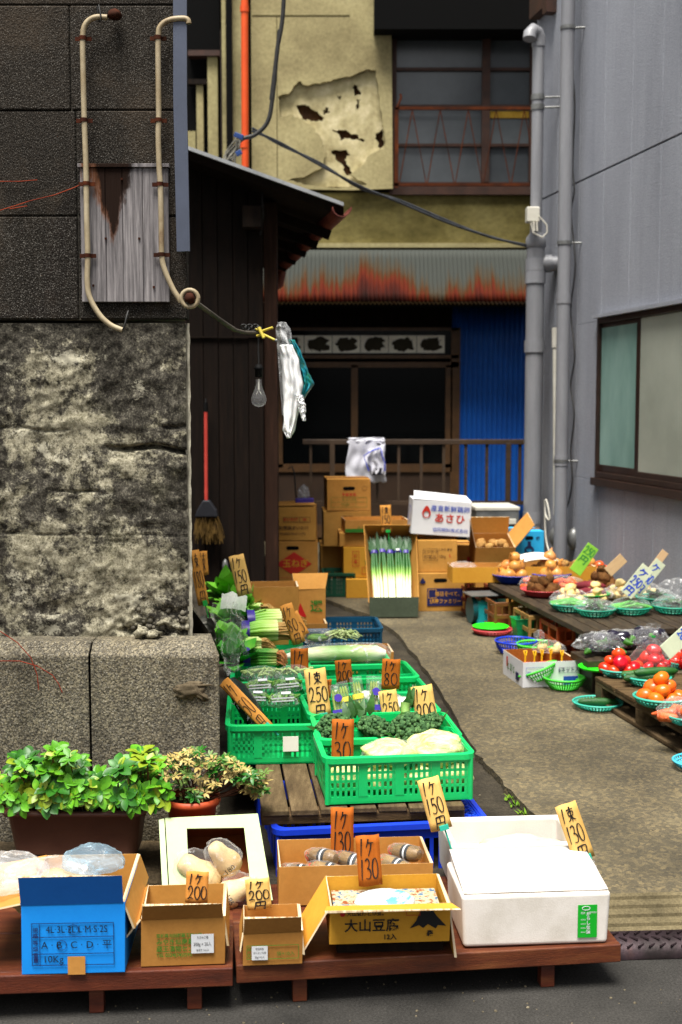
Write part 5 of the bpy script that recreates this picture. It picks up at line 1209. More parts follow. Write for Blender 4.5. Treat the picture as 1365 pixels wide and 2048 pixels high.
g = MB(); p = gd(752,1295,.44); g.tube([p+Vector((-.05,.02,-.02)),p,p+Vector((.012,-.01,.004))], [.016,.016,.006], 10); tag(g.build('cucumber', mat('cucumber', [(.3,'#16420f'),(.7,'#2b6a1b')], .5, 16, st=(1,6,6), bump=.5, bsc=60)), 'dark green cucumber tip showing in the low cardboard box', 'cucumber')
p = gd(590,1252,.40); carton('open_carton', 'shallow brown box behind the second 80 yen tag', .30,.22,.09,(p.x,p.y+.1,.32),R(5),m_card2)
p = pt(545,1232,5.9); carton('open_carton', 'wide open cardboard box behind the leafy greens', .235,.2,.36,(p.x,p.y+.1,.265),R(4),m_card)
p = pt(618,1245,6.25); r_ = carton('open_carton', 'open cardboard box with a raised flap and green lettering', .15,.24,.46,(p.x,p.y+.12,.102),R(4),m_card, flaps=(('front',.085,62,.0,-.015),))
put(r_, '選', .065, .03, .37, m_inkg, bold=.001); patch(r_, -.05, .35, .06,.06, m_inkr, outer=[(-.03,-.03),(.03,-.03),(0,.04)])
m_d = (2,3)
# --- price tags of the left stack
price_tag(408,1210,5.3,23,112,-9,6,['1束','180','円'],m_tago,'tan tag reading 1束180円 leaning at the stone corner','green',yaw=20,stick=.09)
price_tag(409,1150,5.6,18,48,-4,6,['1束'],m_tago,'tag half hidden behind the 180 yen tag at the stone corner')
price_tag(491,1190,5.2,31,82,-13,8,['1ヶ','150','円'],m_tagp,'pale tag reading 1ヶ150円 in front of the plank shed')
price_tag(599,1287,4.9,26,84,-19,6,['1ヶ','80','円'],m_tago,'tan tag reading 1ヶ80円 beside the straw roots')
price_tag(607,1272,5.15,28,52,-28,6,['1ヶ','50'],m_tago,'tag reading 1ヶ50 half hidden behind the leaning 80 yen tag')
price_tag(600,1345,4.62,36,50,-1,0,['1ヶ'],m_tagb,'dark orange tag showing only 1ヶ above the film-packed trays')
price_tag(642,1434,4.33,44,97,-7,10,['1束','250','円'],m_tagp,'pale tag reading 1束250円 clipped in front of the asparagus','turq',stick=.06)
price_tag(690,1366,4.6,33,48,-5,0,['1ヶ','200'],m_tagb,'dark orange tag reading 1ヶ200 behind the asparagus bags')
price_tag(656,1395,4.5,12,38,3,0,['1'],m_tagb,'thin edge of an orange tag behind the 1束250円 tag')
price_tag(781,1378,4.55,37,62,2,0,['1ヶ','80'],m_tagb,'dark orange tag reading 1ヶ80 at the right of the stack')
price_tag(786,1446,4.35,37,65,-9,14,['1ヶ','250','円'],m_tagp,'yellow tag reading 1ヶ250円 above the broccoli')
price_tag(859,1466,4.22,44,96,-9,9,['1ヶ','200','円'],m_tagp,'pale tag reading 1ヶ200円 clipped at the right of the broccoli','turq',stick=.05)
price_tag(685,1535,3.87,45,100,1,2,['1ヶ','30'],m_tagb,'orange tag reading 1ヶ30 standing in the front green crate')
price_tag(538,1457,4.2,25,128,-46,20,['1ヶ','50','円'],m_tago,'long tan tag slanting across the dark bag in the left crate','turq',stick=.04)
# ================================================================== FRONT BENCHES AND BOXES
q = random.Random(21)
ZB = .118
def bench(label, u0, u1, v0, v1, dep, legs):
    a, b = gd(u0,v0,ZB), gd(u1,v1,ZB); an = math.atan2(b.y-a.y,b.x-a.x); L = (b-a).length
    t = thing('low_bench', label, 'bench', (a.x,a.y,0), an, 'low display benches along the street')
    g = MB(); g.bx(0,L,0,.022,ZB-.047,ZB); g.build('front_board', m_red, t, bevel=.003)
    g = MB(); g.bx(0,L,.0225,dep*.5,ZB-.026,ZB-.002); g.build('top_board', m_red, t, bevel=.003)
    g = MB(); g.bx(0,L,dep*.5+.006,dep,ZB-.026,ZB-.003); g.build('top_board', m_red, t, bevel=.003)
    for s in legs:
        for y in (.03,dep-.06):
            g = MB(); g.bx(s-.018,s+.018,y,y+.035,0.001,ZB-.0265); g.build('leg', m_red, t, bevel=.002)
    return t
bench('left red-stained low bench under the blue box', -560, 466, 1972, 1936, .5, (.35,.88,1.12))
bench('right red-stained low bench under the tofu box and white foam boxes', 473, 1243, 1931, 1889, .52, (.16,.80))
BZ = R(5)
def front_box(u, v, z=ZB+.001): return gd(u,v,z)
def seat(u,v,d,rz,z=ZB+.0012):      # base centre of a box whose front lower edge has its middle at the pixel
    p = gd(u,v,z); return Vector((p.x-math.sin(rz)*d/2, p.y+math.cos(rz)*d/2, z))
# blue box
rz = R(2.5); r_ = carton('blue_carton', 'bright blue cardboard box printed with a size table, its flap tilted forward in shade-darkened blue', .248,.33,.176,seat(148,1947,.33,rz),rz,m_cardb,m_card, flaps=(('front',.083,110,.002),('left',.13,192,.003),('right',.07,252,.003)), fl_mat=mat('shaded_blue_cardboard',[(.3,'#0d5fae'),(.7,'#1069ba')],.55,3,fine=.06,bump=.05))  # flap blue darkened to carry the shade of its downward-facing side
tx, tz = .0, .076; frame_print(r_, tx, tz, .198, .106, .0014, m_inkn, vl=(-.0795,), hl=(-.024,.018))
for s,z in (('規',.032),('格',.018-.0),('等',-.0),('級',-.015),('重',-.031),('量',-.043)): put(r_, s, .0135, tx-.0893, tz+z+.003, m_inkn, bold=.0002)
put(r_, '4L·3L·2L·L·M·S·2S', .0245, tx+.010, tz+.036, m_ink, sx=.84); put(r_, 'A · B · C · D · 平', .0245, tx+.009, tz-.003, m_ink); put(r_, '10Kg', .024, tx-.073, tz-.038, m_ink, ax='LEFT')
for x,z in ((.002,.036),(-.027,-.003)): patch(r_, tx+x, tz+z, 1,1, m_inkn, outer=arc(0,0,.0125,.0125,0,345,20), holes=[arc(0,0,.0115,.0115,345,0,20)], name='printed_ring')
patch(r_, .008, .0225, .042, .045, m_card, off=.0055, name='tape_patch')
t = thing('plastic_bag', 'milky plastic bag bulging out of the blue cardboard box', 'plastic bag', r_.location+Vector((-.05,.03,.15)))
g = MB(); wrap(g, (-.04,-.0,.0), (.135,.12,.06), q, 4, .3, 2); g.build('bag', m_filmw, t)
g = MB(); wrap(g, (.06,.05,.03), (.085,.06,.055), q, 4, .2, 5); g.build('blue_film', film('blue_film', tint=(.55,.78,.95), base=.14, hi=.7, sc=16), t)
g = MB(); wrap(g, (-.04,0,-.03), (.12,.12,.05), q, 3, .3, 7); g.build('contents', mat('orange_contents', [(.3,'#b58a45'),(.7,'#d9c08a')], .7, 6), t)
r2 = r_; _u = (lambda *a, **k: None)('open_carton', '', .3,.3,.13,seat(-85,1960,.3,R(2)),R(2),m_card, flaps=(('right',.10,215,.0),('back',.06,100)))
t = thing('plastic_bag', 'white plastic bag drooping over the left flap of the blue box', 'plastic bag', r2.location+Vector((-.20,-.02,.185))); g = MB(); wrap(g, (0,0,0), (.11,.12,.055), q, 4, .3, 12); g.build('bag', m_filmw, t)
# brown pickle box
rz = R(4); d = .215; r_ = carton('open_carton', 'brown cardboard box with green pickle lettering and a white label', .205,d,.122,seat(367,1931,d,rz),rz,m_card2,m_card, flaps=(('front',.050,120,.004,.004),('left',.075,232,.0),('right',.075,265,.0)))
for s,z,sz in (('宮城県刈田郡蔵王町大字',.078,.011),('みやぎ仙南農業',.062,.0165),('蔵王漬物センター',.044,.0165),('TEL 0224(34)2595',.029,.0125)): put(r_, s, sz, -.065 if sz > .012 else -.065, z, m_inkg, ax='LEFT', sx=.93, bold=.0002)
patch(r_, .048, .057, .055, .048, m_lab, off=.0060, name='label'); 
for s,z,sz in (('きざみ三種',.073,.0075),('200g × 20入',.056,.0115),('製造日 12.6.23',.041,.0065)): put(r_, s, sz, .048, z, m_ink, sx=.75, off=.0075)
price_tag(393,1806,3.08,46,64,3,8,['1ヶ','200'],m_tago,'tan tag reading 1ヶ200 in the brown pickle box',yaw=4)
g = MB(); wrap(g, (0,0,0), (.085,.08,.03), q, 3, .3, 3); o = g.build('pickle_packs', mat('dim_packs', [(.3,'#2c2a15'),(.7,'#5a5026')], .4, 12)); o.location = r_.location+Vector((0,0,.03)); tag(o, 'dark packs lying low in the brown pickle box', 'packs')
# small box with sticker
rz = R(4); d = .17; r_ = carton('open_carton', 'small brown box with a green printed frame and a white sticker', .146,d,.085,seat(546,1930,d,rz),rz,m_card2,m_card, flaps=(('front',.050,116,.003,.002),('right',.06,268,.0),('left',.05,262)))
frame_print(r_, .0, .035, .128, .035, .001, m_inkg, vl=(-.05,)); put(r_, '品', .011, -.057, .043, m_inkg); put(r_, '名', .011, -.057, .027, m_inkg); put(r_, '袋×10入', .0125, .032, .030, m_inkg)
patch(r_, -.032, .034, .039, .035, m_lab, off=.0060, name='sticker')
for s,z,sz in (('秋田県産',.045,.006),('ぜんまい水煮',.035,.0062),('80g×10入',.024,.007)): put(r_, s, sz, -.032, z, m_ink, off=.0075, sx=.85)
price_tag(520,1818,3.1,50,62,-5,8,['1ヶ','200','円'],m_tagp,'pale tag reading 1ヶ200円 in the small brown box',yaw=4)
# tofu box
rz = R(3.5); d = .2; zt_ = .159; r_ = carton('tofu_carton', 'brown carton with tofu lettering and a mountain print, front flap folded flat out', .30,d,.098,seat(780,1886,d,rz,zt_),rz,m_card3,m_card3, flaps=(('front',.075,168,-.006,-.008),('left',.155,240,.0),('right',.14,264,.0)))
put(r_, '大山豆腐', .0345, -.045, .046, m_ink, bold=.0005); put(r_, '12入', .017, .0, .017, m_ink, bold=.0004); put(r_, '大山豆腐と納豆。', .0125, -.058, .078, m_ink, bold=.0003); put(r_, '森', .016, .10, .024, m_ink, bold=.0006)
patch(r_, -.118, .078, .013, .013, m_inkr, outer=arc(0,0,.0065,.0065,0,345,10)); patch(r_, .095, .06, 1,1, m_ink, outer=[(-.045,-.022),(-.03,-.004),(-.018,.022),(-.005,.028),(.01,.026),(.022,.008),(.046,-.018),(.025,-.015),(.02,-.024),(.0,-.012),(-.012,-.022),(-.022,-.014)], name='mountain_print')
frame_print(r_, .058, .08, .035, .018, .001, m_inkr)
g = MB(); wrap(g, (0,0,0), (.078,.055,.026), q, 4, .12, 2); o = g.build('wrapped_tofu', mat('white_printed_wrap', [(.40,'#5fb3c4'),(.47,'#cfd6d4'),(.7,'#d9dcd9')], .35, 5, dist=2, bump=.2, bsc=20)); o.location = r_.location+Vector((-.005,-.045,.085)); o.rotation_euler = (0,0,rz); tag(o, 'white wrapped pack with pale blue print lying in the tofu carton', 'pack')
g = MB(); g.bx(-.136,.136,-.085,.085,0,.05); o = g.build('printed_tofu_packs', mat('printed_pack_tops', [(.40,'#8a4a26'),(.46,'#b3a888'),(.56,'#bdb395'),(.60,'#43688a')], .5, 55, fine=.3)); o.location = r_.location+Vector((0,0,.014)); o.rotation_euler = (0,0,rz); tag(o, 'flat printed packs filling the tofu carton', 'packs')
g = MB(); g.bx(-.13,.14,-.06,.10,0,.038); o = g.build('support_tray', m_dark); o.location = (r_.location.x, r_.location.y, ZB+.001); o.rotation_euler = (0,0,rz); tag(o, 'dark wooden block under the tofu carton', 'wooden block')
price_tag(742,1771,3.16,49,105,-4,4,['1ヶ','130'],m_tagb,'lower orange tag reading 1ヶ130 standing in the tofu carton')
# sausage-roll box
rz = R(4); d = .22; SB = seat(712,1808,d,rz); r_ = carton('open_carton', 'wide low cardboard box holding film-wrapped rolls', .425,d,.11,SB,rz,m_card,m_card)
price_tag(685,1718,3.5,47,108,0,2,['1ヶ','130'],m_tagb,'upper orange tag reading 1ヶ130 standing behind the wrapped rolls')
m_roll = mat('brown_roll', [(.3,'#4e3a20'),(.6,'#8a6a3a'),(.8,'#a88a58')], .5, 14, st=(1,1,4)); m_rlab = mat('black_roll_label', '#121212', .5, fine=0, bump=0); m_rend = mat('red_roll_end', [(.3,'#b82a10'),(.7,'#d2451c')], .4, 9, bump=0)
rl_lab = ['film-wrapped roll at the left end of the wide low box','film-wrapped roll second from the left in the wide low box','film-wrapped roll lying in front of the second one in the wide low box','film-wrapped roll right of the upper 130 tag in the wide low box','film-wrapped roll lower right of the tags in the wide low box','film-wrapped roll at the right end of the wide low box','film-wrapped roll below the one at the right end']
base_roll = None
for i,(x,y,z,a) in enumerate([(-.155,-.01,.055,-15),(-.085,.025,.085,-38),(-.075,-.03,.065,-20),(.0,.01,.075,-32),(.045,-.035,.065,-25),(.155,.03,.09,-40),(.12,-.02,.07,-35)]):
    p = r_.location+Matrix.Rotation(rz,3,'Z')@Vector((x,y,z))
    if base_roll is None:
        base_roll = t = thing('wrapped_roll', rl_lab[i], 'wrapped roll', p, R(a), 'film-wrapped rolls in the wide box')
        g = MB(); g.tube([(-.05,0,0),(-.035,0,0),(.035,0,0),(.05,0,0)], [.014,.023,.023,.014], 12); g.build('roll', m_roll, t)
        g = MB(); g.lathe([(.0235,-.012),(.0242,0),(.0235,.012)], 16); g.build('label', m_rlab, t, (.008,0,0), (0,R(90),0)); g = MB(); g.lathe([(.0243,-.003),(.0248,0),(.0243,.003)], 16); g.build('label_stripe', m_lab, t, (.008,0,0), (0,R(90),0))
        g = MB(); g.tube([(-.056,0,.004),(-.046,0,0),(-.034,0,0)], [.010,.017,.0238], 10); g.build('red_end', m_rend, t)
        g = MB(); g.tube([(-.062,0,.01),(-.045,0,.002),(0,0,0),(.045,0,.002),(.062,0,.01)], [.006,.022,.028,.022,.006], 14); g.build('film', m_film, t)
    else: dup(base_roll, p, None, rl_lab[i], 'film-wrapped rolls in the wide box', (0,R(q.uniform(-12,12)),R(a)))
# pale green window box with squashes
YB = 3.42; c = [pt(331,1636,YB+.07), pt(516,1627,YB+.09), pt(546,1800,YB-.10), pt(341,1806,YB-.12)]
t = thing('window_carton', 'pale green cardboard box with a cut-out window standing tilted, holding butternut squashes', 'box', c[3])
def lerp4(a,b): return c[3].lerp(c[2],a).lerp(c[0].lerp(c[1],a),b)-c[3]
nrm = (c[2]-c[3]).cross(c[0]-c[3]).normalized(); nrm = nrm if nrm.y < 0 else -nrm
W_ = (c[2]-c[3]).length; H_ = (c[0]-c[3]).length
def panelpts(P, off): return [lerp4(a,b)+nrm*off for a,b in P]
g = MB(); O = [(0,0),(1,0),(1,1),(0,1)]; I = [(.19,.0),(.80,.0),(.83,.84),(.22,.86)]
vo, vi = panelpts(O,0), panelpts(I,0); vo2, vi2 = panelpts(O,-.004), panelpts(I,-.004)
g.add(vo+vi+vo2+vi2, [(0,3,7,4),(3,2,6,7),(2,1,5,6),(8,12,15,11),(11,15,14,10),(10,14,13,9),(4,7,15,12),(7,6,14,15),(6,5,13,14)], False, 0); g.build('front_panel', [m_cardg], t)
g = MB(); bk = [p-nrm*.12 for p in panelpts(O,0)]; vv = panelpts([(.005,0),(.995,0),(.995,.995),(.005,.995)],-.0045); g.add(vv+bk, [(4,5,6,7),(3,0,4,7),(1,2,6,5),(2,3,7,6),(0,1,5,4)]); g.build('inner_tray', mat('russet_cardboard', [(.3,'#5c2c0f'),(.7,'#7c3e16')], .8, 4, fine=.15), t)
g = MB(); L0 = panelpts([(-.07,0),(-.012,0),(-.012,1),(-.07,.985)],-.002); L1 = [p-nrm*.1 for p in L0]; g.add(L0+L1, [(0,1,2,3),(3,0,4,7),(1,2,6,5),(2,3,7,6)]); g.build('side_panel', m_cardg, t)
m_sq = mat('butternut', [(.3,'#bf9d62'),(.5,'#d2b884'),(.8,'#dfcba0')], .6, 6, fine=.2, fsc=60, sss=.05)
sq_l = ['butternut squash in a clear bag marked 180 in the pale green box','large butternut squash at the left of the pale green box','butternut squash at the bottom right of the pale green box marked 185']
for i,(u,v,Y,r_s,rot) in enumerate([(452,1722,YB-.03,.040,(R(10),R(-35),R(10))),(405,1752,YB-.04,.048,(R(0),R(-50),R(5))),(466,1786,YB-.07,.040,(R(0),R(62),0))]):
    p = pt(u,v,Y); s = thing('butternut_squash', sq_l[i], 'squash', p, 0, 'butternut squashes', rot)
    g = MB(); k = r_s/.04; g.lathe([(0,-.045*k),(.02*k,-.043*k),(.036*k,-.03*k),(.04*k,-.012*k),(.036*k,.006*k),(.027*k,.028*k),(.024*k,.05*k),(.018*k,.062*k),(0,.066*k)], 22); g.build('squash', m_sq, s)
    if i != 1: text('180' if i == 0 else '185', .022, m_felt, s, (0.0,-.0425*k,-.006), (R(90),0,R(0)))
    g = MB(); wrap(g, (0,0,.0), (.052*k,.052*k,.078*k), q, 4, .25, 3+i); g.build('film', m_film2 if i == 0 else m_film, s)
# styrofoam boxes
def foam(label, w, d, h, loc, rz, group='white foam boxes'):
    t = thing('foam_box', label, 'foam box', loc, rz, group); g = MB(); tw = .022
    X,Y,x,y = w/2,d/2,w/2-tw,d/2-tw; vs = [(-X*.97,-Y*.96,0),(X*.97,-Y*.96,0),(X*.97,Y*.96,0),(-X*.97,Y*.96,0),(-X,-Y,h),(X,-Y,h),(X,Y,h),(-X,Y,h),(-x,-y,h),(x,-y,h),(x,y,h),(-x,y,h),(-x,-y,.03),(x,-y,.03),(x,y,.03),(-x,y,.03)]
    g.add(vs, [(0,3,2,1),(0,1,5,4),(1,2,6,5),(2,3,7,6),(3,0,4,7),(4,5,9,8),(5,6,10,9),(6,7,11,10),(7,4,8,11),(8,9,13,12),(9,10,14,13),(10,11,15,14),(11,8,12,15),(12,13,14,15)]); g.build('box', m_foam, t, bevel=.010, seg=4); return t
rz = R(4.5); d = .245; r_ = foam('white foam box in front with a green label, covered by a white sheet', .385,d,.138,seat(1073,1893,d,rz),rz); fb = r_
r_['wdh'] = (.385,d*.965,.138)
lg = mat('green_label', '#0a9b22', .5, fine=0, bump=0); patch(r_, .132, .062, .05, .086, lg, off=.0035, name='label')
for i,ch in enumerate('からしな漬'): put(r_, ch, .0115, .134, .081-.0118*i, m_lab, off=.0046, bold=.0003)
put(r_, '風味豊か', .0052, .146, .085, m_lab, off=.0046); put(r_, '国産', .006, .120, .084, m_lab, off=.0046)
patch(r_, .128, .0965, 1,1, m_lab, off=.0045, outer=arc(0,0,.011,.0055,0,345,18), holes=[arc(0,0,.0095,.0042,345,0,18)], name='label_emblem')
for i in range(4): put(r_, '野菜漬物冷蔵', .0042, .121-.0055*0+.0, .066-.011*i, m_lab, off=.0046, sx=.5)
M_ = Matrix.Translation(r_.location) @ Matrix.Rotation(rz,4,'Z'); g = MB(); g.M = M_
g.sheet(lambda a,b: Vector((.372*(a-.5), .23*(b-.5), .142+.03*b+.004*noise.noise(Vector((a*3,b*3,1))))), 12, 8); tag(g.build('white_sheet', m_foam, sol=.003), 'white sheet laid over the front foam box', 'sheet')
rz = R(4.5); d = .25; r2 = foam('white foam box behind the label box, open with pickles inside', .38,d,.140,seat(1035,1785,d,rz),rz)
g = MB(); wrap(g,(0,0,0),(.13,.08,.03),q,3,.3,4); o = g.build('pickle_bag', mat('cream_pickle', [(.3,'#cbb98a'),(.7,'#e6dcc0')], .5, 7)); o.location = r2.location+Vector((.04,0,.085)); tag(o, 'cream bag of pickles lying inside the open foam box', 'pickle bag')
g = MB(); p = pt(1170,1752,3.32); wrap(g, p, (.035,.04,.05), q, 4, .4, 9); tag(g.build('film_scrap', m_filmw), 'crumpled clear film at the foot of the 1束130円 tag', 'film')
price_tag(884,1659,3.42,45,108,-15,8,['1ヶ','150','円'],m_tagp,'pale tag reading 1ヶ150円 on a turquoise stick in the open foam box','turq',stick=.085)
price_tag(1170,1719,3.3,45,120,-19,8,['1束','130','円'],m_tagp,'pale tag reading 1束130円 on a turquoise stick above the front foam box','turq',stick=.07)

# ================================================================== PLANTERS
m_pot = mat('dark_brown_planter', [(.3,'#533529'),(.7,'#6b4838')], .5, 4, fine=.1, bump=.1); m_terra = mat('orange_pot', [(.3,'#a3431c'),(.7,'#bd5526')], .55, 6, fine=.15, bump=.1)
m_soil = mat('soil', [(.3,'#1d140d'),(.7,'#3a2a1c')], 1, 30, fine=.5, bump=.8)
a, b = gd(12,1700,.14), gd(300,1705,.14); Yp = 3.62
pl_ = thing('planter', 'long dark brown planter full of bright green leafy plants', 'planter', (pt(160,1700,Yp).x,Yp,pt(160,1700,Yp).z))
k = Yp/F; zh = (1703-1605)*k*1.03
g = MB(); w1,w0,d1,d0 = .195,.178,.085,.07
def rr(w,d,z,n=4,rad=.03):
    P = []
    for cx_,cy_,a0 in ((w-rad,d-rad,0),(-w+rad,d-rad,90),(-w+rad,-d+rad,180),(w-rad,-d+rad,270)):
        for i in range(n+1): aa = R(a0+90*i/n); P.append((cx_+rad*math.cos(aa), cy_+rad*math.sin(aa), z))
    return P
lv = [rr(w0,d0,.012),rr(w1,d1,zh-.014),rr(w1+.012,d1+.012,zh-.014),rr(w1+.014,d1+.014,zh-.004),rr(w1+.010,d1+.010,zh),rr(w1-.006,d1-.006,zh),rr(w1-.008,d1-.008,zh-.03)]
n = len(lv[0]); vs = [p for l_ in lv for p in l_]; g.add(vs, [(i*n+j,i*n+(j+1)%n,(i+1)*n+(j+1)%n,(i+1)*n+j) for i in range(len(lv)-1) for j in range(n)], True); ob = g.build('trough', m_pot, pl_)
g = MB(); lv = [rr(w0-.004,d0-.004,0),rr(w0-.002,d0-.002,.014)]; vs = [p for l_ in lv for p in l_]; g.add(vs, [(j,(j+1)%n,n+(j+1)%n,n+j) for j in range(n)]+[tuple(range(n))[::-1]]); g.build('foot_tray', mat('darker_brown', [(.3,'#251812'),(.7,'#33211a')], .6, 4), pl_)
g = MB(); g.add(rr(w1-.008,d1-.008,zh-.025), [tuple(range(n))]); g.build('soil', m_soil, pl_)
m_lf = [mat('fresh_leaf', [(.3,'#2f6a10'),(.55,'#509418'),(.8,'#7db52c')], .45, 20, fine=.1, bump=.15, spec=.35, sss=.05), mat('yellow_leaf', [(.3,'#5f8012'),(.6,'#869c22'),(.8,'#a9ab38')], .45, 20, fine=.1, bump=.1), mat('deep_leaf', [(.3,'#174a0c'),(.6,'#286a14'),(.8,'#3c8420')], .45, 20, fine=.1, bump=.1), mat('browned_leaf', [(.3,'#6a4a14'),(.7,'#a07a2c')], .6, 20)]
qp = random.Random(12); gl = MB(); gs = MB()
def rosette(c, n, L, up, gl, q, mi, wf=.58, lay=2):
    up = Vector(up).normalized(); s = up.orthogonal().normalized(); s2 = up.cross(s)
    for l_ in range(lay):
        e = (.25,.75,1.1)[l_]; m_ = max(3, n-l_*2); a0 = q.uniform(0,6)
        for i in range(m_):
            a_ = a0+2*math.pi*i/m_+q.uniform(-.25,.25); d = s*math.cos(a_)*math.cos(e)+s2*math.sin(a_)*math.cos(e)+up*math.sin(e)
            LL = L*q.uniform(.75,1.15)*(1-.22*l_); m2 = mi if q.random() > .18 else q.choice((0,1,2))
            gl.leaf(c-up*.006*l_+d*.003, d, LL, LL*wf, up, q.uniform(.0,.5), m2, .26, 6, 1.2, .78)
top = [(0,1555),(30,1500),(60,1505),(90,1540),(110,1490),(150,1500),(165,1530),(200,1545),(230,1525),(260,1510),(290,1490),(315,1510),(330,1560)]
for k_ in range(132):
    u = qp.uniform(-12,338); i = 0
    while i < len(top)-2 and top[i+1][0] < u: i += 1
    (u0,v0),(u1,v1) = top[i],top[i+1]; vt = v0+(v1-v0)*min(1,max(0,(u-u0)/(u1-u0)))
    f_ = qp.random()**1.3; v = vt+8+f_*(1600-vt); Y = Yp-.11+.20*qp.random()
    if v > 1582: Y = Yp-.115
    c = pt(u,v,Y); base = Vector((c.x*.9+pl_.location.x*.1, Yp+qp.uniform(-.05,.05), pl_.location.z+zh-.03))
    up = Vector((qp.uniform(-.5,.5),qp.uniform(-.9,.1),1)); 
    if v > 1580: up = Vector((qp.uniform(-.5,.5),-1.2,.35))
    rosette(c-pl_.location, 6, qp.uniform(.026,.050), up, gl, qp, qp.choices((0,1,2,3),(58,18,20,4))[0])
    m_ = (c+base)/2+Vector((qp.uniform(-.01,.01),0,0)); gs.tube([base-pl_.location,m_-pl_.location,c-pl_.location], .0022, 5, False)
gl.build('foliage', m_lf, pl_); gs.build('stems', mat('plant_stem', [(.3,'#4a3a1c'),(.7,'#6f5a2c')], .7, 20), pl_)
Y2 = 3.66; p = pt(385,1660,Y2); pl2 = thing('potted_shrub', 'small shrub with tan and green leaves in a round orange pot', 'potted plant', (p.x,Y2,pt(385,1676,Y2).z))
g = MB(); ht = (1690-1603)*Y2/F*1.03; rt_ = .082; g.lathe([(0,0),(.062,0),(.074,ht-.022),(.084,ht-.022),(.087,ht-.012),(.085,ht),(.078,ht),(.074,ht-.03),(0,ht-.03)], 36, mi=0); g.build('pot', m_terra, pl2); g = MB(); g.lathe([(0,ht-.02),(.0755,ht-.022)], 24); g.build('soil', m_soil, pl2)
gl = MB(); gs = MB(); qs = random.Random(31)
m_tl = [mat('tan_leaf', [(.3,'#8f7840'),(.6,'#b5a060'),(.8,'#cdbb7c')], .55, 25, fine=.1), mat('olive_leaf', [(.3,'#3e5a1c'),(.6,'#66803a'),(.8,'#8fa050')], .5, 25, fine=.1), m_lf[2]]
tp = [(330,1510),(360,1505),(395,1490),(410,1500),(440,1510),(480,1515),(500,1545),(530,1535)]
for k_ in range(135):
    u = qs.uniform(325,532); i = 0
    while i < len(tp)-2 and tp[i+1][0] < u: i += 1
    (u0,v0),(u1,v1) = tp[i],tp[i+1]; vt = v0+(v1-v0)*min(1,max(0,(u-u0)/(u1-u0))); bot = 1595 if u < 440 else 1550+max(0,(u-440))*.5
    v = vt+5+qs.random()*(bot-vt); c = pt(u,v,Y2-.07+.14*qs.random())
    rosette(c-pl2.location, 7, qs.uniform(.017,.027), (qs.uniform(-.5,.5),qs.uniform(-.7,.1),1), gl, qs, qs.choices((0,1,2),(48,38,14))[0], .38)
    base = Vector((qs.uniform(-.03,.03),qs.uniform(-.03,.03),ht-.02)); e = c-pl2.location; (gs.tube([base, base*.5+e*.5+Vector((0,0,.02 if u < 450 else -.01)), e], .0016, 5, False) if k_%3 == 0 else None)
gl.build('foliage', m_tl, pl2); gs.build('branches', mat('shrub_branch', [(.3,'#3a2418'),(.7,'#5a3a28')], .8, 20), pl2)
# ================================================================== CARTONS AT THE BACK OF THE ALLEY
q = random.Random(41)
def bseat(u,v,d,rz=0,z=GZ+.001): return seat(u,v,d,rz,z)
def atY(u,v,Y,d,rz=0):            # base centre of a box whose front lower edge is seen at the pixel, at depth Y (stacked boxes)
    p = pt(u,v,Y); return Vector((p.x-math.sin(rz)*d/2, p.y+math.cos(rz)*d/2, p.z))
def closed(name, label, u0, u1, v0, v1, Y, d, rz=0, m=m_card, z=None, group='closed cartons stacked at the back', **k):
    w = (u1-u0)*Y/F; p0 = pt((u0+u1)/2, v1, Y); h = pt((u0+u1)/2, v0, Y).z-p0.z
    if z is not None: h += p0.z-z; p0.z = z
    return carton(name, label, w, d, h, (p0.x-math.sin(rz)*d/2, p0.y+math.cos(rz)*d/2, p0.z), rz, m, group=group, open_=False, **k)
G0 = GZ+.002
# two mushroom / onion boxes against the shed post
YA = 8.75
b1 = closed('carton', 'worn brown onion carton with a red diamond print beside the shed post', 535,637,1082,1190,YA,.3,R(2),m_card,z=G0)
w,d,h = b1['wdh']; patch(b1,.01,h*.62,1,1,m_inkr,outer=[(-.125,0),(0,.085),(.125,0),(0,-.085)],name='red_diamond'); put(b1,'玉ねぎ',.062,.02,h*.62,m_card3,off=.0055,bold=.0010); put(b1,'正味20kg',.034,.0,.045,m_inkbr,bold=.0006); frame_print(b1,-.06,.13,.10,.08,.002,m_inkr); handhole(b1,w,d,h,'front',h-.05)
b2 = closed('carton', 'brown mushroom carton with company lettering on top of the onion carton', 540,634,1014,1080,YA,.3,R(2),m_card,z=G0+h+.006,flaps=()); w,d,h = b2['wdh']
put(b2,'(株)雪国まいたけ',.030,.0,.085,m_inkbr,bold=.0003); put(b2,'TEL(025)770-0111(代)',.020,.0,.045,m_inkbr,bold=.0003); frame_print(b2,.03,.145,.19,.036,.0022,m_inkbr,vl=(.02,)); put(b2,'まいたけ',.026,-.015,.145,m_inkr,bold=.0006); put(b2,'20',.026,.085,.145,m_inkr,bold=.0006)
g = MB(); zz = b2.location.z+h; cc = b2.location
g.add([(cc.x-.18,cc.y-.15,zz+.006),(cc.x+.16,cc.y-.14,zz+.014),(cc.x+.14,cc.y+.02,zz+.035),(cc.x-.17,cc.y+.02,zz+.02)], [(0,1,2,3)]); o = g.build('loose_flap', m_card, sol=.005); mw = o.data; o.parent = b2; o.matrix_parent_inverse = Matrix.Identity(4); o.location = -b2.location; o.rotation_euler = (0,0,0)
b2.rotation_euler = (0,0,0)
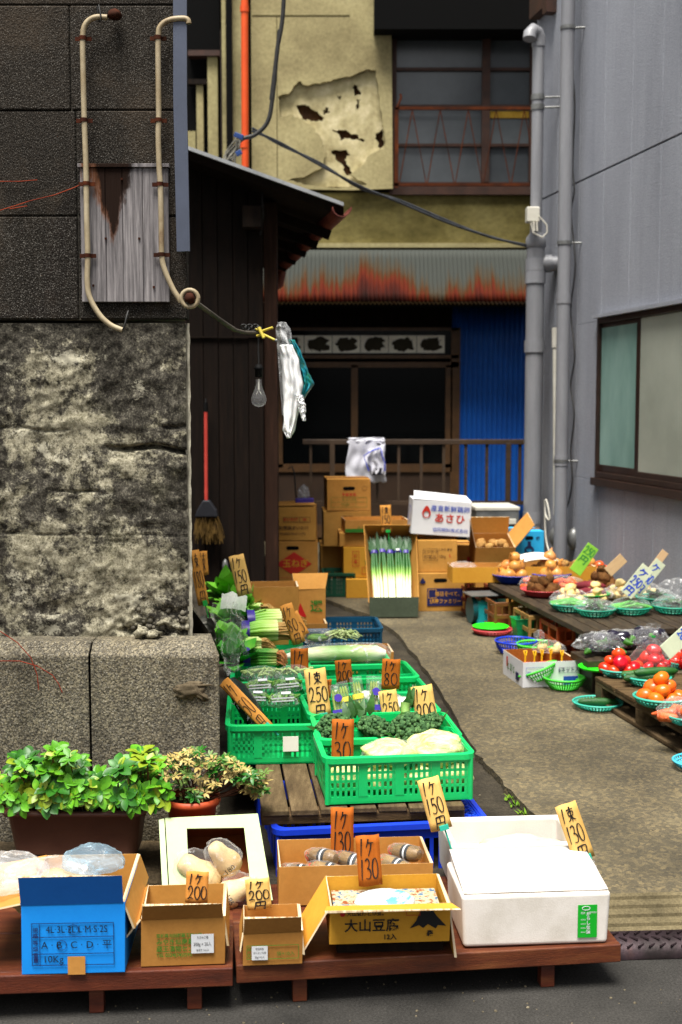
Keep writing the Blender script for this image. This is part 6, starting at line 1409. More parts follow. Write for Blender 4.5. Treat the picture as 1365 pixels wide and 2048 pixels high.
t = thing('purple_pack', 'clear bag with a purple printed base on top of the mushroom carton', 'pack', pt(610,1006,YA+.12)); g = MB(); g.bx(-.065,.065,-.04,.04,0,.035); g.build('base', m_band_p, t, bevel=.006); g = MB(); wrap(g,(-.01,0,.055),(.045,.035,.075),q,4,.3,4); g.build('film', film('dark_film',tint=(.6,.62,.65),base=.25,hi=.6),t)
g = MB(); g.tube([pt(u,v,YA+.3) for u,v in ((577,938),(584,932),(589,945),(592,985),(594,1008))], .006, 6); tag(g.build('wire_hook', m_cable), 'thin black wire curving up behind the mushroom carton', 'wire')
# tall stack by the railing
YT = 9.3
b5 = closed('carton', 'brown carton in shadow at the bottom of the railing stack', 642,742,1090,1160,YT+.1,.34,R(3),m_card,z=G0); h5 = b5['wdh'][2]
b4 = closed('carton', 'middle brown carton of the stack in front of the railing', 648,743,1022,1088,YT,.34,R(3),m_card,z=G0+h5+.004); h4 = b4['wdh'][2]
handhole(b4,*b4['wdh'],'front',h4-.05)
b3 = closed('carton', 'topmost brown carton with a hand hole and red characters in front of the railing', 655,742,958,1020,YT,.34,R(5),m_card,z=G0+h5+h4+.008); w,d,h = b3['wdh']
handhole(b3,w,d,h,'front',h-.07); put(b3,'宇都宮梨',.024,.0,h*.5,m_inkr,bold=.0005,sp=1.3); frame_print(b3,.0,.062,.27,.075,.0018,m_inkg,vl=(.05,),hl=(.0,)); put(b3,'3L·2L·L·M·S',.022,.0,.08,m_inkg); put(b3,'10kg詰',.022,-.03,.045,m_inkg); patch(b3,w*.36,h-.07,1,1,m_inkbr,outer=arc(0,0,.017,.017,0,345,18),holes=[arc(0,0,.0155,.0155,345,0,18)])
for bb in (b3,b4):
    put(bb,'みかん',.05,-.02,bb['wdh'][2]*.5,m_inkr,side='left',bold=.001)
# shallow open carton and small ones
YM = 8.95
y2 = closed('carton', 'lower yellow carton at the left of the leeks', 693,755,1158,1210,YM-.05,.3,R(3),m_card3,z=G0); hy2 = y2['wdh'][2]
put(y2,'合',.05,.06,hy2*.5,m_inkg,bold=.001); 
y1 = closed('carton', 'upper yellow carton with a red printed panel left of the leeks', 688,755,1094,1155,YM,.3,R(3),m_card3,z=G0+hy2+.004); hy1 = y1['wdh'][2]
frame_print(y1,-.035,hy1*.62,.05,.11,.003,m_inkr); put(y1,'柿',.03,-.035,hy1*.7,m_inkr,bold=.0006); put(y1,'菜',.03,-.035,hy1*.52,m_inkr,bold=.0006); put(y1,'合',.045,.05,hy1*.5,m_inkg,bold=.001); frame_print(y1,.045,.05,.07,.05,.003,m_inkr)
b6 = closed('carton', 'short brown carton between the yellow cartons and the flat tray', 680,745,1066,1093,YM+.02,.3,R(3),m_card,z=G0+hy2+hy1+.008); h6 = b6['wdh'][2]
zt = G0+hy2+hy1+h6+.012; p = pt(745,1062,YM); tr = carton('flat_tray', 'shallow open cardboard tray lying over the cartons behind the leeks', .46,.32,.09,(p.x+.02,p.y+.16,zt),R(5),m_card,m_card); put(tr,'みどり',.03,-.10,.035,m_inkg); 
gq = MB(); gq.bx(-.23,.0,-.1645,-.163,.004,.03); gq.build('green_print', m_inkg, tr)
dk = crate_mb(.22,.3,.17,(3,3)).build('green_bin', mat('dark_green_plastic',[(.3,'#0a3a26'),(.7,'#12503a')],.45,4)); p = gd(672,1196,G0); dk.location = (p.x+.02,p.y+.2,G0); dk.rotation_euler=(0,0,R(3)); tag(dk, 'dark green plastic crate in the shadow left of the yellow cartons', 'crate')
lb = closed('carton', 'small dark carton with a white end under the brown stack', 662,695,1160,1196,9.05,.25,R(3),mat('grey_green_card',[(.3,'#4a5346'),(.7,'#626b5c')],.8,4),z=G0)
# leek carton, leaning back
YL = gd(785,1232,G0).y
t = thing('leek_carton', 'long open cardboard box leaning back, filled with leeks', 'box', (gd(785,1228,G0).x, YL+.06, G0+.0), R(2))
LN = R(52)                                            # lies this far back from upright
wL_, L_, dL_ = .265, .60, .155
g = MB(); t5 = .005
# local before leaning: x across, z along the length, front open towards -y
vs = [(-wL_/2,0,0),(wL_/2,0,0),(wL_/2,0,L_),(-wL_/2,0,L_),(-wL_/2-.03,-dL_,0),(wL_/2+.03,-dL_,0),(wL_/2+.045,-dL_,L_),(-wL_/2-.045,-dL_,L_)]
g.add(vs, [(0,1,2,3),(0,3,7,4),(1,5,6,2),(2,6,7,3)]); b_ = g.build('body', m_card, t, sol=.005)
g = MB(); Rl = Euler((-R(90-52),0,R(2))).to_matrix(); Ri = Rl.inverted(); pts = []
for sx, up in ((-1,0),(1,0),(1,1),(-1,1)):
    p = Rl@Vector((sx*(wL_/2+.03),-dL_-.004,0)); pts.append(Ri@(p+Vector((0,-.012,.035)) if up else Vector((p.x*.97,p.y-.02,.004))))
pb = [Vector((-wL_/2,0,-.001)),Vector((wL_/2,0,-.001)),Vector((wL_/2+.03,-dL_,-.001)),Vector((-wL_/2-.03,-dL_,-.001))]
g.add(pts+pb, [(0,1,2,3),(4,5,6,7)]); e_ = g.build('end_panel', mat('dull_green_card', [(.3,'#3a4234'),(.7,'#4d5646')], .7, 4), t, sol=.005)
t.rotation_euler = (-R(90-52)+0, 0, R(2)); t.location.z = G0+.004
m_leek = grad('leek_grad', [(0,'#e9ecd2'),(.34,'#e6ecc0'),(.45,'#86b444'),(.55,'#22641a'),(1,'#0d3210')], 2, .0, .58, .5, .10, 30, (6,6,1), .1, .05)
Ml = Matrix.Translation(t.location) @ Euler(t.rotation_euler).to_matrix().to_4x4()
bl = ['leftmost leek bundle in the leaning carton','second leek bundle from the left in the leaning carton','middle leek bundle behind the green clip','fourth leek bundle in the leaning carton','rightmost leek bundle in the leaning carton']
for i in range(5):
    x0 = -.105+.0525*i; r = thing('leek_bundle', bl[i], 'leeks', Ml@Vector((x0*.95,-.045-(.012 if i%2 else 0),.012)), 0, 'leek bundles', t.rotation_euler)
    g = MB(); qq = random.Random(i+50)
    for k in range(6):
        dx, dy = (k%3-1)*.0155+qq.uniform(-.003,.003), (k//3)*-.017; sp_ = (k%3-1)*.004+x0*.08
        g.tube([(dx,dy,0),(dx+qq.uniform(-.003,.003),dy,.15),(dx+sp_,dy,.3),(dx*.7+sp_,dy*.8,.42),(dx*1.3+sp_*2,dy,.5)], [.0085,.0085,.0085,.0085,.0075], 7)
        for j in range(3): g.leaf((dx*1.1+sp_,dy,.43), (qq.uniform(-.25,.25)+sp_*4,qq.uniform(-.3,.05),1), qq.uniform(.09,.14), .030, (0,-1,0), qq.uniform(-.1,.25), nv=5)
    g.build('leeks', m_leek, r)
    g = MB(); g.lathe([(.026,.418),(.0265,.43),(.026,.442)], 12, (x0*.08,-.008,0), sy=.75); g.build('purple_tape', m_band_p, r)
    if i == 3: g = MB(); g.bx(-.012,.012,-.036,-.034,.424,.438); g.build('white_tape', m_lab, r)
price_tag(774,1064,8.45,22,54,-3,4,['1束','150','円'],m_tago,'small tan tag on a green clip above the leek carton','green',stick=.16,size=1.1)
# family carton and container carton, right of the leeks
YC = gd(885,1222,G0).y
f1 = closed('carton', 'brown carton with a navy printed panel at the right of the leeks', 832,930,1146,1222,YC,.32,R(2),m_card,z=G0); w,d,h = f1['wdh']
patch(f1,.03,.095,.24,.12,m_inkn,name='navy_panel'); put(f1,'毎日食べて、',.034,.055,.115,m_card3,off=.0055,bold=.0003,sx=.9); put(f1,'健康ファミリー',.034,.035,.065,m_card3,off=.0055,bold=.0003,sx=.9); frame_print(f1,-.055,.118,.055,.06,.003,m_card3); handhole(f1,w,d,h,'front',h-.05); patch(f1,-.12,h-.06,1,1,m_inkn,outer=arc(0,0,.02,.012,180,360,8)+[(0,.03)])
f2 = closed('carton', 'brown carton with framed brown lettering on top of the navy panel carton', 836,915,1080,1144,YC+.03,.32,R(2),m_card,z=G0+h+.004); w2,d2,h2 = f2['wdh']
put(f2,'コンテナ',.028,-.05,.135,m_inkbr); put(f2,'貯蔵品',.028,-.05,.10,m_inkbr); frame_print(f2,-.05,.118,.10,.08,.0016,m_inkbr); put(f2,'10kg',.026,.03,.105,m_inkbr); put(f2,'L',.034,.085,.11,m_inkr); put(f2,'三本木 農協',.018,.05,.15,m_inkbr)
g = MB(); g.cb((.02,.0,h2+.012),(.26,.012,.02)); g.build('raised_seam', m_card, f2)
f3 = closed('carton', 'small brown carton wedged behind the lettered cartons', 915,948,1090,1150,YC+.35,.3,R(2),m_card,z=G0); patch(f3,.03,.3,.04,.05,m_inkr)
# white egg carton with flap
ez = f2.location.z+h2+.03
eg = closed('egg_carton', 'white carton with a red egg emblem and blue and red lettering, tilted on the cartons', 822,940,1003,1072,YC+.05,.26,R(3),m_cardw,z=None,group=None,tape=False,seam=False); w,d,h = eg['wdh']; eg.rotation_euler = (0,R(4),R(3)); eg.location.z = ez
put(eg,'産直新鮮鶏卵',.044,.055,h*.76,m_inkb,bold=.0004,sp=1.02); put(eg,'あさひ',.066,.055,h*.48,m_inkr,bold=.0016,sp=1.15); put(eg,'協同飼料株式会社',.030,.065,h*.15,m_inkb,bold=.0002)
patch(eg,-.105,h*.62,1,1,m_inkr,outer=[(0.030*math.cos(R(a))*(1 if math.sin(R(a))<0 else 1-.35*math.sin(R(a))), .034*math.sin(R(a))*(1.45 if math.sin(R(a))>0 else 1)) for a in range(0,360,18)],holes=[[(.019*math.cos(R(a)),-.008+.02*math.sin(R(a))) for a in range(342,-18,-18)]],name='egg_emblem')
g = MB(); g.add([(-w/2,-d/2,h+.001),(w/2,-d/2,h+.001),(w/2-.03,-d/2+.10,h+.035),(-w/2+.01,-d/2+.10,h+.05)],[(0,1,2,3)]); g.build('flap', m_cardw, eg, sol=.004)
frame_print(eg,.02,h*.55,.12,.10,.002,m_inkb,side='left')
# steel cooler, sky-blue carton, open potato carton
st_ = thing('steel_cabinet', 'grey steel cabinet with a pale lid behind the white egg carton', 'cabinet', (pt(992,1030,9.35).x,9.55,G0),R(4)); wS = 88*9.3/F; hS = pt(990,1022,9.35).z-G0
g = MB(); g.bx(-wS/2,wS/2,-.2,.2,0,hS); g.build('body', m_steelg, st_, bevel=.006); g = MB(); g.bx(-wS/2-.006,wS/2+.006,-.206,.206,hS+.001,hS+.03); g.build('lid', m_pvcw, st_, bevel=.006); g = MB(); g.bx(.03,.14,-.213,-.201,hS-.10,hS-.06); g.bx(-.14,-.03,-.213,-.201,hS-.10,hS-.06); g.build('handle', m_pvcw, st_, bevel=.003)
sb = closed('carton', 'sky-blue carton with a dark jar emblem standing by the vent pipe', 1028,1089,1062,1118,8.7,.28,R(6),m_cards,group=None,seam=False); w,d,h = sb['wdh']
put(sb,'共',.028,-.07,h*.72,m_inkn,bold=.001); put(sb,'選',.028,.06,h*.72,m_inkn,bold=.001); handhole(sb,w,d,h,'front',h*.75,.06)
patch(sb,.0,.075,1,1,m_inkn,outer=[(-.012,.05),(.012,.05),(.012,.02)]+arc(0,-.01,.035,.028,60,-240,12)+[(-.012,.02)],holes=[arc(0,-.012,.022,.014,345,0,10)],name='jar_emblem')
g = MB(); zz = sb.location.z; g.bx(-.12,.12,-.14,.14,0,zz-GZ-.004); o = g.build('stack_support', m_card, None, (sb.location.x,sb.location.y,GZ+.001), (0,0,R(6)), bevel=.003); tag(o, 'plain brown carton in the shade under the sky-blue carton', 'box')
pc = carton('open_carton', 'open cardboard box with raised flaps, full of potatoes, behind the table', .27,.26,.13,atY(990,1120,8.45,.26,R(4)),R(4),m_card,m_card,flaps=(('left',.20,104,.0),('right',.20,128,.0,.01),('back',.12,92,.0)),rot=(R(16),0,R(4)))
g = MB(); zz = pc.location.z; g.bx(-.13,.13,-.125,.125,0,zz-GZ-.004); o = g.build('stack_support', m_card, None, (pc.location.x,pc.location.y,GZ+.001), (0,0,R(4)), bevel=.003); tag(o, 'plain brown carton under the open box of potatoes', 'box')
m_pot_ = mat('potato', [(.3,'#8a6234'),(.6,'#b38a50'),(.8,'#c7a168')], .7, 5, fine=.3, fsc=60, bump=.2)
g = MB(); g.ball((0,0,0),(.034,.028,.026),3,.25,1.6,2); fruit('potato','potato',[(g,m_pot_,'')])
PP = [pc.location+Vector((q.uniform(-.09,.09),q.uniform(-.09,.06),.085+q.uniform(-.01,.03))) for k in range(17)]
scatter('potato','potato','small brown potato in the open cardboard box behind the table','potato','potatoes in the open box',PP,q)

# ================================================================== RIGHT TABLE
TZ = .34; NL = gd(1166,1262,TZ); TA = math.atan(.165); TM = Matrix.Translation(Vector((NL.x,NL.y,0))) @ Matrix.Rotation(TA,4,'Z')
LT = (gd(975,1166,TZ)-NL).length+.03; WT = .93
t = thing('display_table', 'low table of dark planks along the grey building carrying the produce', 'table', (0,0,0)); npk = 11
for i in range(npk):
    g = MB(); g.M = TM; x0 = i*WT/npk; e = q.uniform(-.006,.006); g.bx(x0+.003,x0+WT/npk-.003,e,LT+e,TZ-.03+q.uniform(-.001,.001),TZ+q.uniform(-.002,.0005)); g.build('plank', m_tablew, t, bevel=.003)
for y in (.07,LT*.5,LT-.1):
    g = MB(); g.M = TM; g.bx(.01,WT-.01,y,y+.06,TZ-.062,TZ-.031); g.build('crossbar', m_dark, t)
def tl(x,y,z): return TM@Vector((x,y,z))
m_cr = [mat('brown_bottle_crate',[(.3,'#5e3416'),(.7,'#7c4a22')],.5,5,fine=.15), mat('tan_bottle_crate',[(.3,'#7a5a2c'),(.7,'#97733c')],.5,5,fine=.15), mat('orange_bottle_crate',[(.3,'#9a3c12'),(.7,'#bb5220')],.5,5,fine=.15), mat('red_brown_bottle_crate',[(.3,'#5a2010'),(.7,'#7a3018')],.5,5,fine=.15)]
def bottle_crate(label, u, v, m, hgt, rz=9.3, w=.19, d=.3):
    g = MB(); wt = .010
    for sx in (-1,0,1):                              # posts
        for sy in (-1,0,1):
            if sx or sy: g.cb((sx*(w/2-wt/2),sy*(d/2-wt/2),hgt/2),(wt+.006,wt+.006,hgt))
    for z in (.012,hgt*.5,hgt-.012):
        g.cb((0,-d/2+.004,z),(w,.009,.026)); g.cb((0,d/2-.004,z),(w,.009,.026)); g.cb((-w/2+.004,0,z),(.008,d-.002,.025)); g.cb((w/2-.004,0,z),(.008,d-.002,.025))
    for s in (-.25,.25): g.cb((s*w,-d/2+.004,hgt*.74),(.008,.007,hgt*.5)); 
    g.bx(-w/2+.004,w/2-.004,-d/2+.004,d/2-.004,.002,.01); g.bx(-w/2+.006,w/2-.006,-.004,.004,.01,hgt*.8)
    p = gd(u,v,GZ); a = R(rz); o = g.build('bottle_crate', m, None, (p.x-math.sin(a)*d/2,p.y+math.cos(a)*d/2,GZ+.001), (0,0,a), bevel=.002, seg=1); tag(o, label, 'crate', 'bottle crates under the table'); return o
hC = TZ-.063-GZ
bottle_crate('red-brown bottle crate at the far end under the table', 960,1228,m_cr[3],hC)
bottle_crate('brown bottle crate under the table beside the kitchen scale', 1020,1262,m_cr[0],hC)
bottle_crate('tan bottle crate under the middle of the table', 1090,1292,m_cr[1],hC)
bottle_crate('orange bottle crate under the near corner of the table', 1148,1318,m_cr[2],hC)
lc = crate_mb(.36,.30,hC,(1,1),.006,.016,5,.02,.008,.005,.02); 
lo = lc.build('lattice_crate', m_cr[3]); lo.location = tl(.32,.24,0)+Vector((0,0,GZ+.001)); lo.rotation_euler = (0,0,TA); tag(lo, 'dark red-brown lattice crate under the front of the table', 'crate', 'lattice crates under the table'); 
l2_ = crate_at(lo,'lattice_crate','dark lattice crate at the right edge under the front of the table',tl(.72,.24,0)+Vector((0,0,GZ+.001)),TA,'lattice crates under the table')
# things on the table
def on(u,v,z=TZ): p = gd(u,v,z); return p
m_bluebowl = mat('blue_bowl',[(.3,'#1230a0'),(.7,'#1a40bd')],.35,4,fine=0,bump=0); m_redbowl = mat('pink_red_bowl',[(.3,'#b0393c'),(.7,'#c44a4c')],.4,4,fine=0,bump=0); m_grnbowl = mat('green_bowl',[(.3,'#0f9a3a'),(.7,'#16ad48')],.4,4,fine=0,bump=0); m_limeb = mat('lime_basket',[(.3,'#3faf2c'),(.7,'#4fc23a')],.4,4,fine=0,bump=0); m_lime = mat('bright_lime',[(.3,'#12d016'),(.7,'#1fe024')],.4,4,fine=0,bump=0); m_turqb = mat('turquoise_basket',[(.3,'#2f9a86'),(.7,'#3fae98')],.4,4,fine=0,bump=0); m_cyanb = mat('cyan_basket',[(.3,'#3aa6bd'),(.7,'#52b8cc')],.4,4,fine=0,bump=0)
m_on = mat('onion_skin',[(.3,'#b0692a'),(.55,'#cf8f46'),(.8,'#dfb273')],.35,3,st=(6,6,1),fine=.25,bump=.15,spec=.4,var=.13)
def onion(): 
    g = MB(); g.lathe([(0,-.036),(.012,-.036),(.028,-.028),(.040,-.008),(.040,.006),(.033,.022),(.018,.033),(.008,.040),(.006,.052),(.003,.058)],18); return fruit('onion','onion',[(g,m_on,'')])
onion()
bb = bowl_mb(.135,.085,.055).build('blue_bowl',m_bluebowl); first = True
for i,(u,v,lab,n) in enumerate([(1028,1166,'blue bowl of onions at the far left corner of the table',11),(1100,1163,'blue bowl of onions in the middle of the far row',11),(1168,1158,'blue bowl of onions at the far end beside the wall',8)]):
    p = on(u,v); o = bb if i == 0 else bb.copy()
    if i: COL.objects.link(o)
    o.location = p+Vector((0,0,.001)); tag(o,lab,'bowl','blue bowls'); o.name = 'blue_bowl'
    scatter('onion','onion',['golden onion heaped in the far left blue bowl','golden onion heaped in the middle blue bowl','golden onion heaped in the blue bowl beside the wall'][i],'onion',['onions in the far left blue bowl','onions in the middle blue bowl','onions in the blue bowl by the wall'][i],[p+Vector((x,y,z+.022)) for x,y,z in heap(n-2,.092,.040,q,.9)],q,(.9,1.1),tilt=.9)
m_taro = mat('taro',[(.3,'#3e2814'),(.55,'#6a4524'),(.8,'#8f6a40')],.9,9,st=(1,1,3),fine=.5,fsc=70,bump=.8,bsc=70)
g = MB(); g.ball((0,0,0),(.036,.03,.042),3,.25,2,5); fruit('taro','taro',[(g,m_taro,'')])
rb = bowl_mb(.13,.09,.04).build('red_bowl',m_redbowl)
for i,(u,v,lab,n) in enumerate([(1205,1185,'pink-red bowl of brown taro beside the wall',12),(1086,1192,'pink-red bowl of taro at the near left edge of the table',10)]):
    p = on(u,v); o = rb if i == 0 else rb.copy()
    if i: COL.objects.link(o)
    o.location = p+Vector((0,0,.001)); o.name='red_bowl'; tag(o,lab,'bowl','pink-red bowls')
    scatter('taro','taro',['brown taro heaped in the red bowl beside the wall','brown taro heaped in the red bowl at the near edge'][i],'taro',['taro in the red bowl by the wall','taro in the red bowl at the near edge'][i],[p+Vector((x,y,z+.012)) for x,y,z in heap(n,.105,.036,q,.9)],q,tilt=1.2)
p = on(1176,1200); o = bowl_mb(.125,.085,.04).build('green_bowl',m_grnbowl); o.location = p+Vector((0,0,.001)); tag(o,'bright green bowl of sweet potatoes on the table','bowl')
m_swp = mat('sweet_potato',[(.3,'#5a1c22'),(.6,'#82303a'),(.8,'#a05a58')],.75,6,fine=.3,bump=.3)
def swp():
    g = MB(); g.tube([(-.09,0,0),(-.07,.004,0),(-.02,.01,.002),(.04,.006,0),(.08,-.004,0),(.095,-.01,0)],[.004,.016,.026,.025,.014,.004],12); return fruit('swp','sweet_potato',[(g,m_swp,'')])
swp(); scatter('swp','sweet_potato','dark red sweet potato lying in the green bowl','sweet potato','sweet potatoes in the green bowl',[p+Vector((x,y,z)) for x,y,z in ((0,-.045,.05),(-.02,.0,.055),(.01,.04,.05),(0,-.015,.085),(.01,.03,.08))],q,tilt=.15)
for o in [k for k in COL.objects if k.name.startswith('sweet_potato')]: o.rotation_euler = (0,0,q.uniform(-.25,.1))
# carrots in film
m_car = mat('carrot',[(.3,'#c2481a'),(.6,'#d9662e'),(.8,'#e58a55')],.5,8,st=(4,1,1),fine=.15,bump=.15)
def carrot():
    g = MB(); g.tube([(-.08,0,0),(-.05,0,0),(.02,0,0),(.065,0,0),(.075,0,0)],[.004,.012,.02,.022,.01],12); return fruit('carrot','carrot',[(g,m_car,'')])
carrot(); PC = []
for u in (1060,1085,1110,1135,1150): 
    for k in range(3): c = on(u+q.uniform(-8,8),1178+q.uniform(-6,4)); PC.append(c+Vector((0,0,.022+.03*k*(k<2))))
scatter('carrot','carrot','orange carrot in the film bags behind the near taro bowl','carrot','carrots in film bags',PC,q,(.8,1),tilt=.25)
for i,(u,lab) in enumerate([(1075,'crumpled clear bag over the left carrots'),(1130,'crumpled clear bag over the right carrots')]):
    g = MB(); wrap(g,on(u,1178)+Vector((0,0,.03)),(.12,.09,.055),q,4,.25,i+20); tag(g.build('carrot_bag',m_film2),lab,'plastic bag','carrot bags')
# cream roots in film (ginger-like) in a row and green leaf baskets
m_gin = mat('cream_root',[(.3,'#b8924a'),(.5,'#d2b878'),(.8,'#e2d3a5')],.6,6,fine=.2,bump=.3,sss=.05)
g = MB(); g.ball((0,0,0),(.034,.028,.022),3,.35,1.8,9); fruit('root','pale_root',[(g,m_gin,'')]); PR = []
for (u,v,n) in ((1140,1207,12),(1190,1202,12),(1240,1198,12),(1290,1194,8)):
    c = on(u,v)
    for x,y,z in heap(n,.085,.03,q,.8): PR.append(c+Vector((x,y,z)))
scatter('root','pale_root','cream coloured root in the film packs along the table','root vegetable','cream roots in film packs',PR,q,tilt=1)
fl_ = ['leftmost clear film pack of cream roots','second clear film pack of cream roots','third clear film pack of cream roots','clear film pack of cream roots nearest the price boards']
for i,(u,v) in enumerate(((1140,1205),(1190,1200),(1240,1197),(1290,1193))):
    g = MB(); wrap(g,on(u,v)+Vector((0,0,.025)),(.115,.10,.06),q,4,.25,i+30); tag(g.build('root_bag',m_film2),fl_[i],'film pack','film packs of cream roots')
gbk = basket_mb(.11,.075,.04,30).build('green_basket',mat('dark_turquoise_basket',[(.3,'#12705a'),(.7,'#1a8a6c')],.4,4,fine=0,bump=0))
gl_ = ['green basket of leafy packs at the near left of the table','green basket of long green stalks at the front of the table','green basket of leafy packs at the right edge of the table','green basket with white-wrapped packs behind the front ones','green basket half hidden under the root packs at the left']
for i,(u,v) in enumerate(((1190,1232),(1262,1228),(1345,1226),(1310,1208),(1140,1222))):
    p = on(u,v); o = gbk if i == 0 else gbk.copy()
    if i: COL.objects.link(o)
    o.location = p+Vector((0,0,.001)); o.name = 'green_basket'; tag(o,gl_[i],'basket','green baskets on the table')
    tt = thing('green_pack',['leafy pack heaped in the near left green basket','pack of long green stalks in the front green basket','leafy pack heaped in the right edge green basket','white-wrapped greens in the rear green basket','flat greens in the half hidden green basket'][i],'vegetable pack',p+Vector((0,0,.03)),q.uniform(-.3,.3),'green packs in baskets'); g = MB()
    for k in range(34):
        x,y = q.uniform(-.06,.06),q.uniform(-.06,.06)
        if i in (1,4): g.tube([(-.09+x*.3,y,.012),(x*.3,y,.022+q.uniform(0,.015)),(.09+x*.3,y,.012)],.005,5)
        else: g.leaf((x*.6,y*.6,.01+q.uniform(0,.02)),(q.uniform(-1,1),q.uniform(-1,1),q.uniform(0,.5)),q.uniform(.05,.08),.03,curl=.2)
    g.build('greens',m_leafg if i in (1,4) else m_leafd,tt); g = MB(); wrap(g,(0,0,.015),(.115,.10,.05),q,4,.25,i+40); g.build('film',m_film2,tt)
g = MB(); wrap(g,on(1350,1205)+Vector((0,0,.06)),(.10,.09,.085),q,4,.35,55); tag(g.build('clear_bag',m_film2),'tall puffed clear bag at the right edge of the table','plastic bag')
# long flat carton across the far end of the table
p = pt(1040,1158,8.02); w = .93; lt = carton('long_carton','long flat yellowish carton lying open across the far end of the table',w,.25,.10,(pt(1047,1158,8.0).x,8.13,TZ+.003),R(3),m_card3,m_card)
g = MB(); wrap(g,lt.location+Vector((-.38,0,.09)),(.09,.11,.03),q,4,.3,60); tag(g.build('film_scrap',m_film2),'crumpled clear film at the left end of the long flat carton','film')
g = MB(); g.M = Matrix.Translation(lt.location+Vector((.10,-.06,.13))) @ Matrix.Rotation(R(10),4,'Z'); g.sheet(lambda a,b: Vector((.25*(a-.5),.11*(b-.5),.02*math.sin(a*3)+.03*b)),10,5); tag(g.build('paper_bag',m_paper,sol=.004),'creased cream paper bag lying on the long carton','paper bag')
PP = [lt.location+Vector((x+q.uniform(-.01,.01),q.uniform(-.06,.06),.075+q.uniform(0,.03))) for x in [.10+.035*k for k in range(9)]]+[lt.location+Vector((-.12+.035*k,.0,.085)) for k in range(4)]
scatter('potato','potato','brown potato lying in the long flat carton','potato','potatoes in the long carton',PP,q)
m_tom = mat('tomato',[(.3,'#bb2008'),(.6,'#d63012'),(.8,'#e24a26')],.25,2.5,fine=.1,fsc=40,bump=0,spec=.5,sss=.08,var=.14); m_calyx = mat('calyx',[(.3,'#24560f'),(.7,'#3f7d1e')],.6,20)
def tomato(name,m,r,fl=.82):
    g = MB(); vs,fs = ICO[3]; out = []
    for p in vs: 
        a = math.atan2(p.y,p.x); k = 1+.03*math.cos(5*a)*abs(p.x*p.x+p.y*p.y); z = p.z-.18*math.exp(-(p.x**2+p.y**2)/.06)*(1 if p.z > 0 else -.4); out.append((p.x*r*k,p.y*r*k,z*r*fl))
    g.add(out,fs,True); g2 = MB()
    for k in range(5): a = k*1.256; g2.leaf((0,0,r*fl*.80),(math.cos(a),math.sin(a),.1),r*.55,r*.2,curl=.3)
    return fruit(name,name,[(g,m,'body'),(g2,m_calyx,'calyx')])
tomato('tomato',m_tom,.033); tomato('small_tomato',mat('orange_red_tomato',[(.3,'#c23a14'),(.7,'#dc5a2a')],.25,2,fine=0,bump=0,spec=.6),.032)
c = on(1180,1157); scatter('small_tomato','small_tomato','orange-red tomato beside the blue bowl by the wall','tomato','loose tomatoes beside the blue bowl',[c+Vector((.06,.0,.09)),c+Vector((.09,-.04,.07))],q,tilt=.4)
# price boards standing on the table
def board(label,u,v,Y,wpx,hpx,roll,lean,m,lines,ink,size=.06,yaw=-8):
    k = Y/F; w,h = wpx*k,hpx*k; p = pt(u,v,Y); t = thing('price_board',label,'price board',p,0,'price boards on the right table',(R(-lean),R(roll),R(yaw))); g = MB(); g.bx(-w/2,w/2,-.003,.003,0,h); g.build('board',m,t,bevel=.002)
    qq = random.Random(int(u)); g = MB(); z = h*.93
    for ln in lines:
        lh = h*.27; z -= lh; cw = w*.85/len(ln)
        for i,ch in enumerate(ln): strokes(g,ch,-w*.42+i*cw,z,cw*.9,lh*.9,.010*w/.1,qq,-.0045)
        z -= h*.04
    if lines: g.build('handwriting',ink,t)
    return t
m_gtag = mat('lime_card',[(.3,'#5e9418'),(.7,'#70a624')],.6,4,fine=.05,bump=0); m_ctag = mat('cream_wood_board',[(.3,'#a58863'),(.7,'#b99b76')],.7,5,st=(10,10,1),fine=.1); m_wtag = mat('pale_green_white_card',[(.3,'#9fa68c'),(.7,'#b4ba9f')],.65,4,fine=.05,bump=0)
board('lime green price board leaning right behind the blue bowls',1150,1145,7.3,26,68,36,20,m_gtag,['250','円'],m_inkg)
board('blank cream wooden board leaning right beside the taro',1216,1145,7.25,22,46,48,20,m_ctag,[],m_ink)
board('near pale price board reading 250円 in blue beside the wall',1252,1190,6.75,28,74,40,18,m_wtag,['ヶ','250','円'],m_inkb)
board('far pale price board reading 250円 with a bare wooden top',1272,1186,6.85,24,84,40,18,m_wtag,['ヶ','250','円'],m_inkb)
board('plain wooden stake behind the two blue-lettered boards',1290,1158,6.95,16,72,38,18,m_ctag,[],m_ink)

# ------------------------------------------------------------------ scale, bins, discs on the ground at the left of the table
p = gd(968,1250,GZ); s = thing('kitchen_scale','turquoise dial scale with a flat pan beside the brown crate','scale',(p.x,p.y+.08,GZ+.001),R(12))
m_sc = mat('turquoise_scale',[(.3,'#127a80'),(.7,'#1a9096')],.4,4,fine=.05,bump=0)
g = MB(); g.cb((.02,0,.075),(.14,.13,.15),None,0,1.15); g.build('body',m_sc,s,bevel=.008); g = MB(); g.tube([(-.055,0,.085),(-.085,0,.085)],.085,24); o = g.build('dial',mat('dark_dial','#0e4b50',.3,bump=0),s,bevel=.004); g = MB(); g.cb((.02,0,.165),(.05,.05,.03)); g.cb((.0,0,.186),(.21,.19,.010)); g.build('pan',m_steelg,s,bevel=.003)
g = MB(); p = gd(1012,1240,GZ); g.bx(-.05,.05,-.04,.04,0,.20); o = g.build('pale_green_can',mat('pale_green_tin',[(.3,'#6aa88c'),(.7,'#85bda2')],.5,4),None,(p.x-.02,p.y+.35,GZ+.001),(0,R(6),R(20)),bevel=.01); tag(o,'pale green tin standing behind the dial scale','tin')
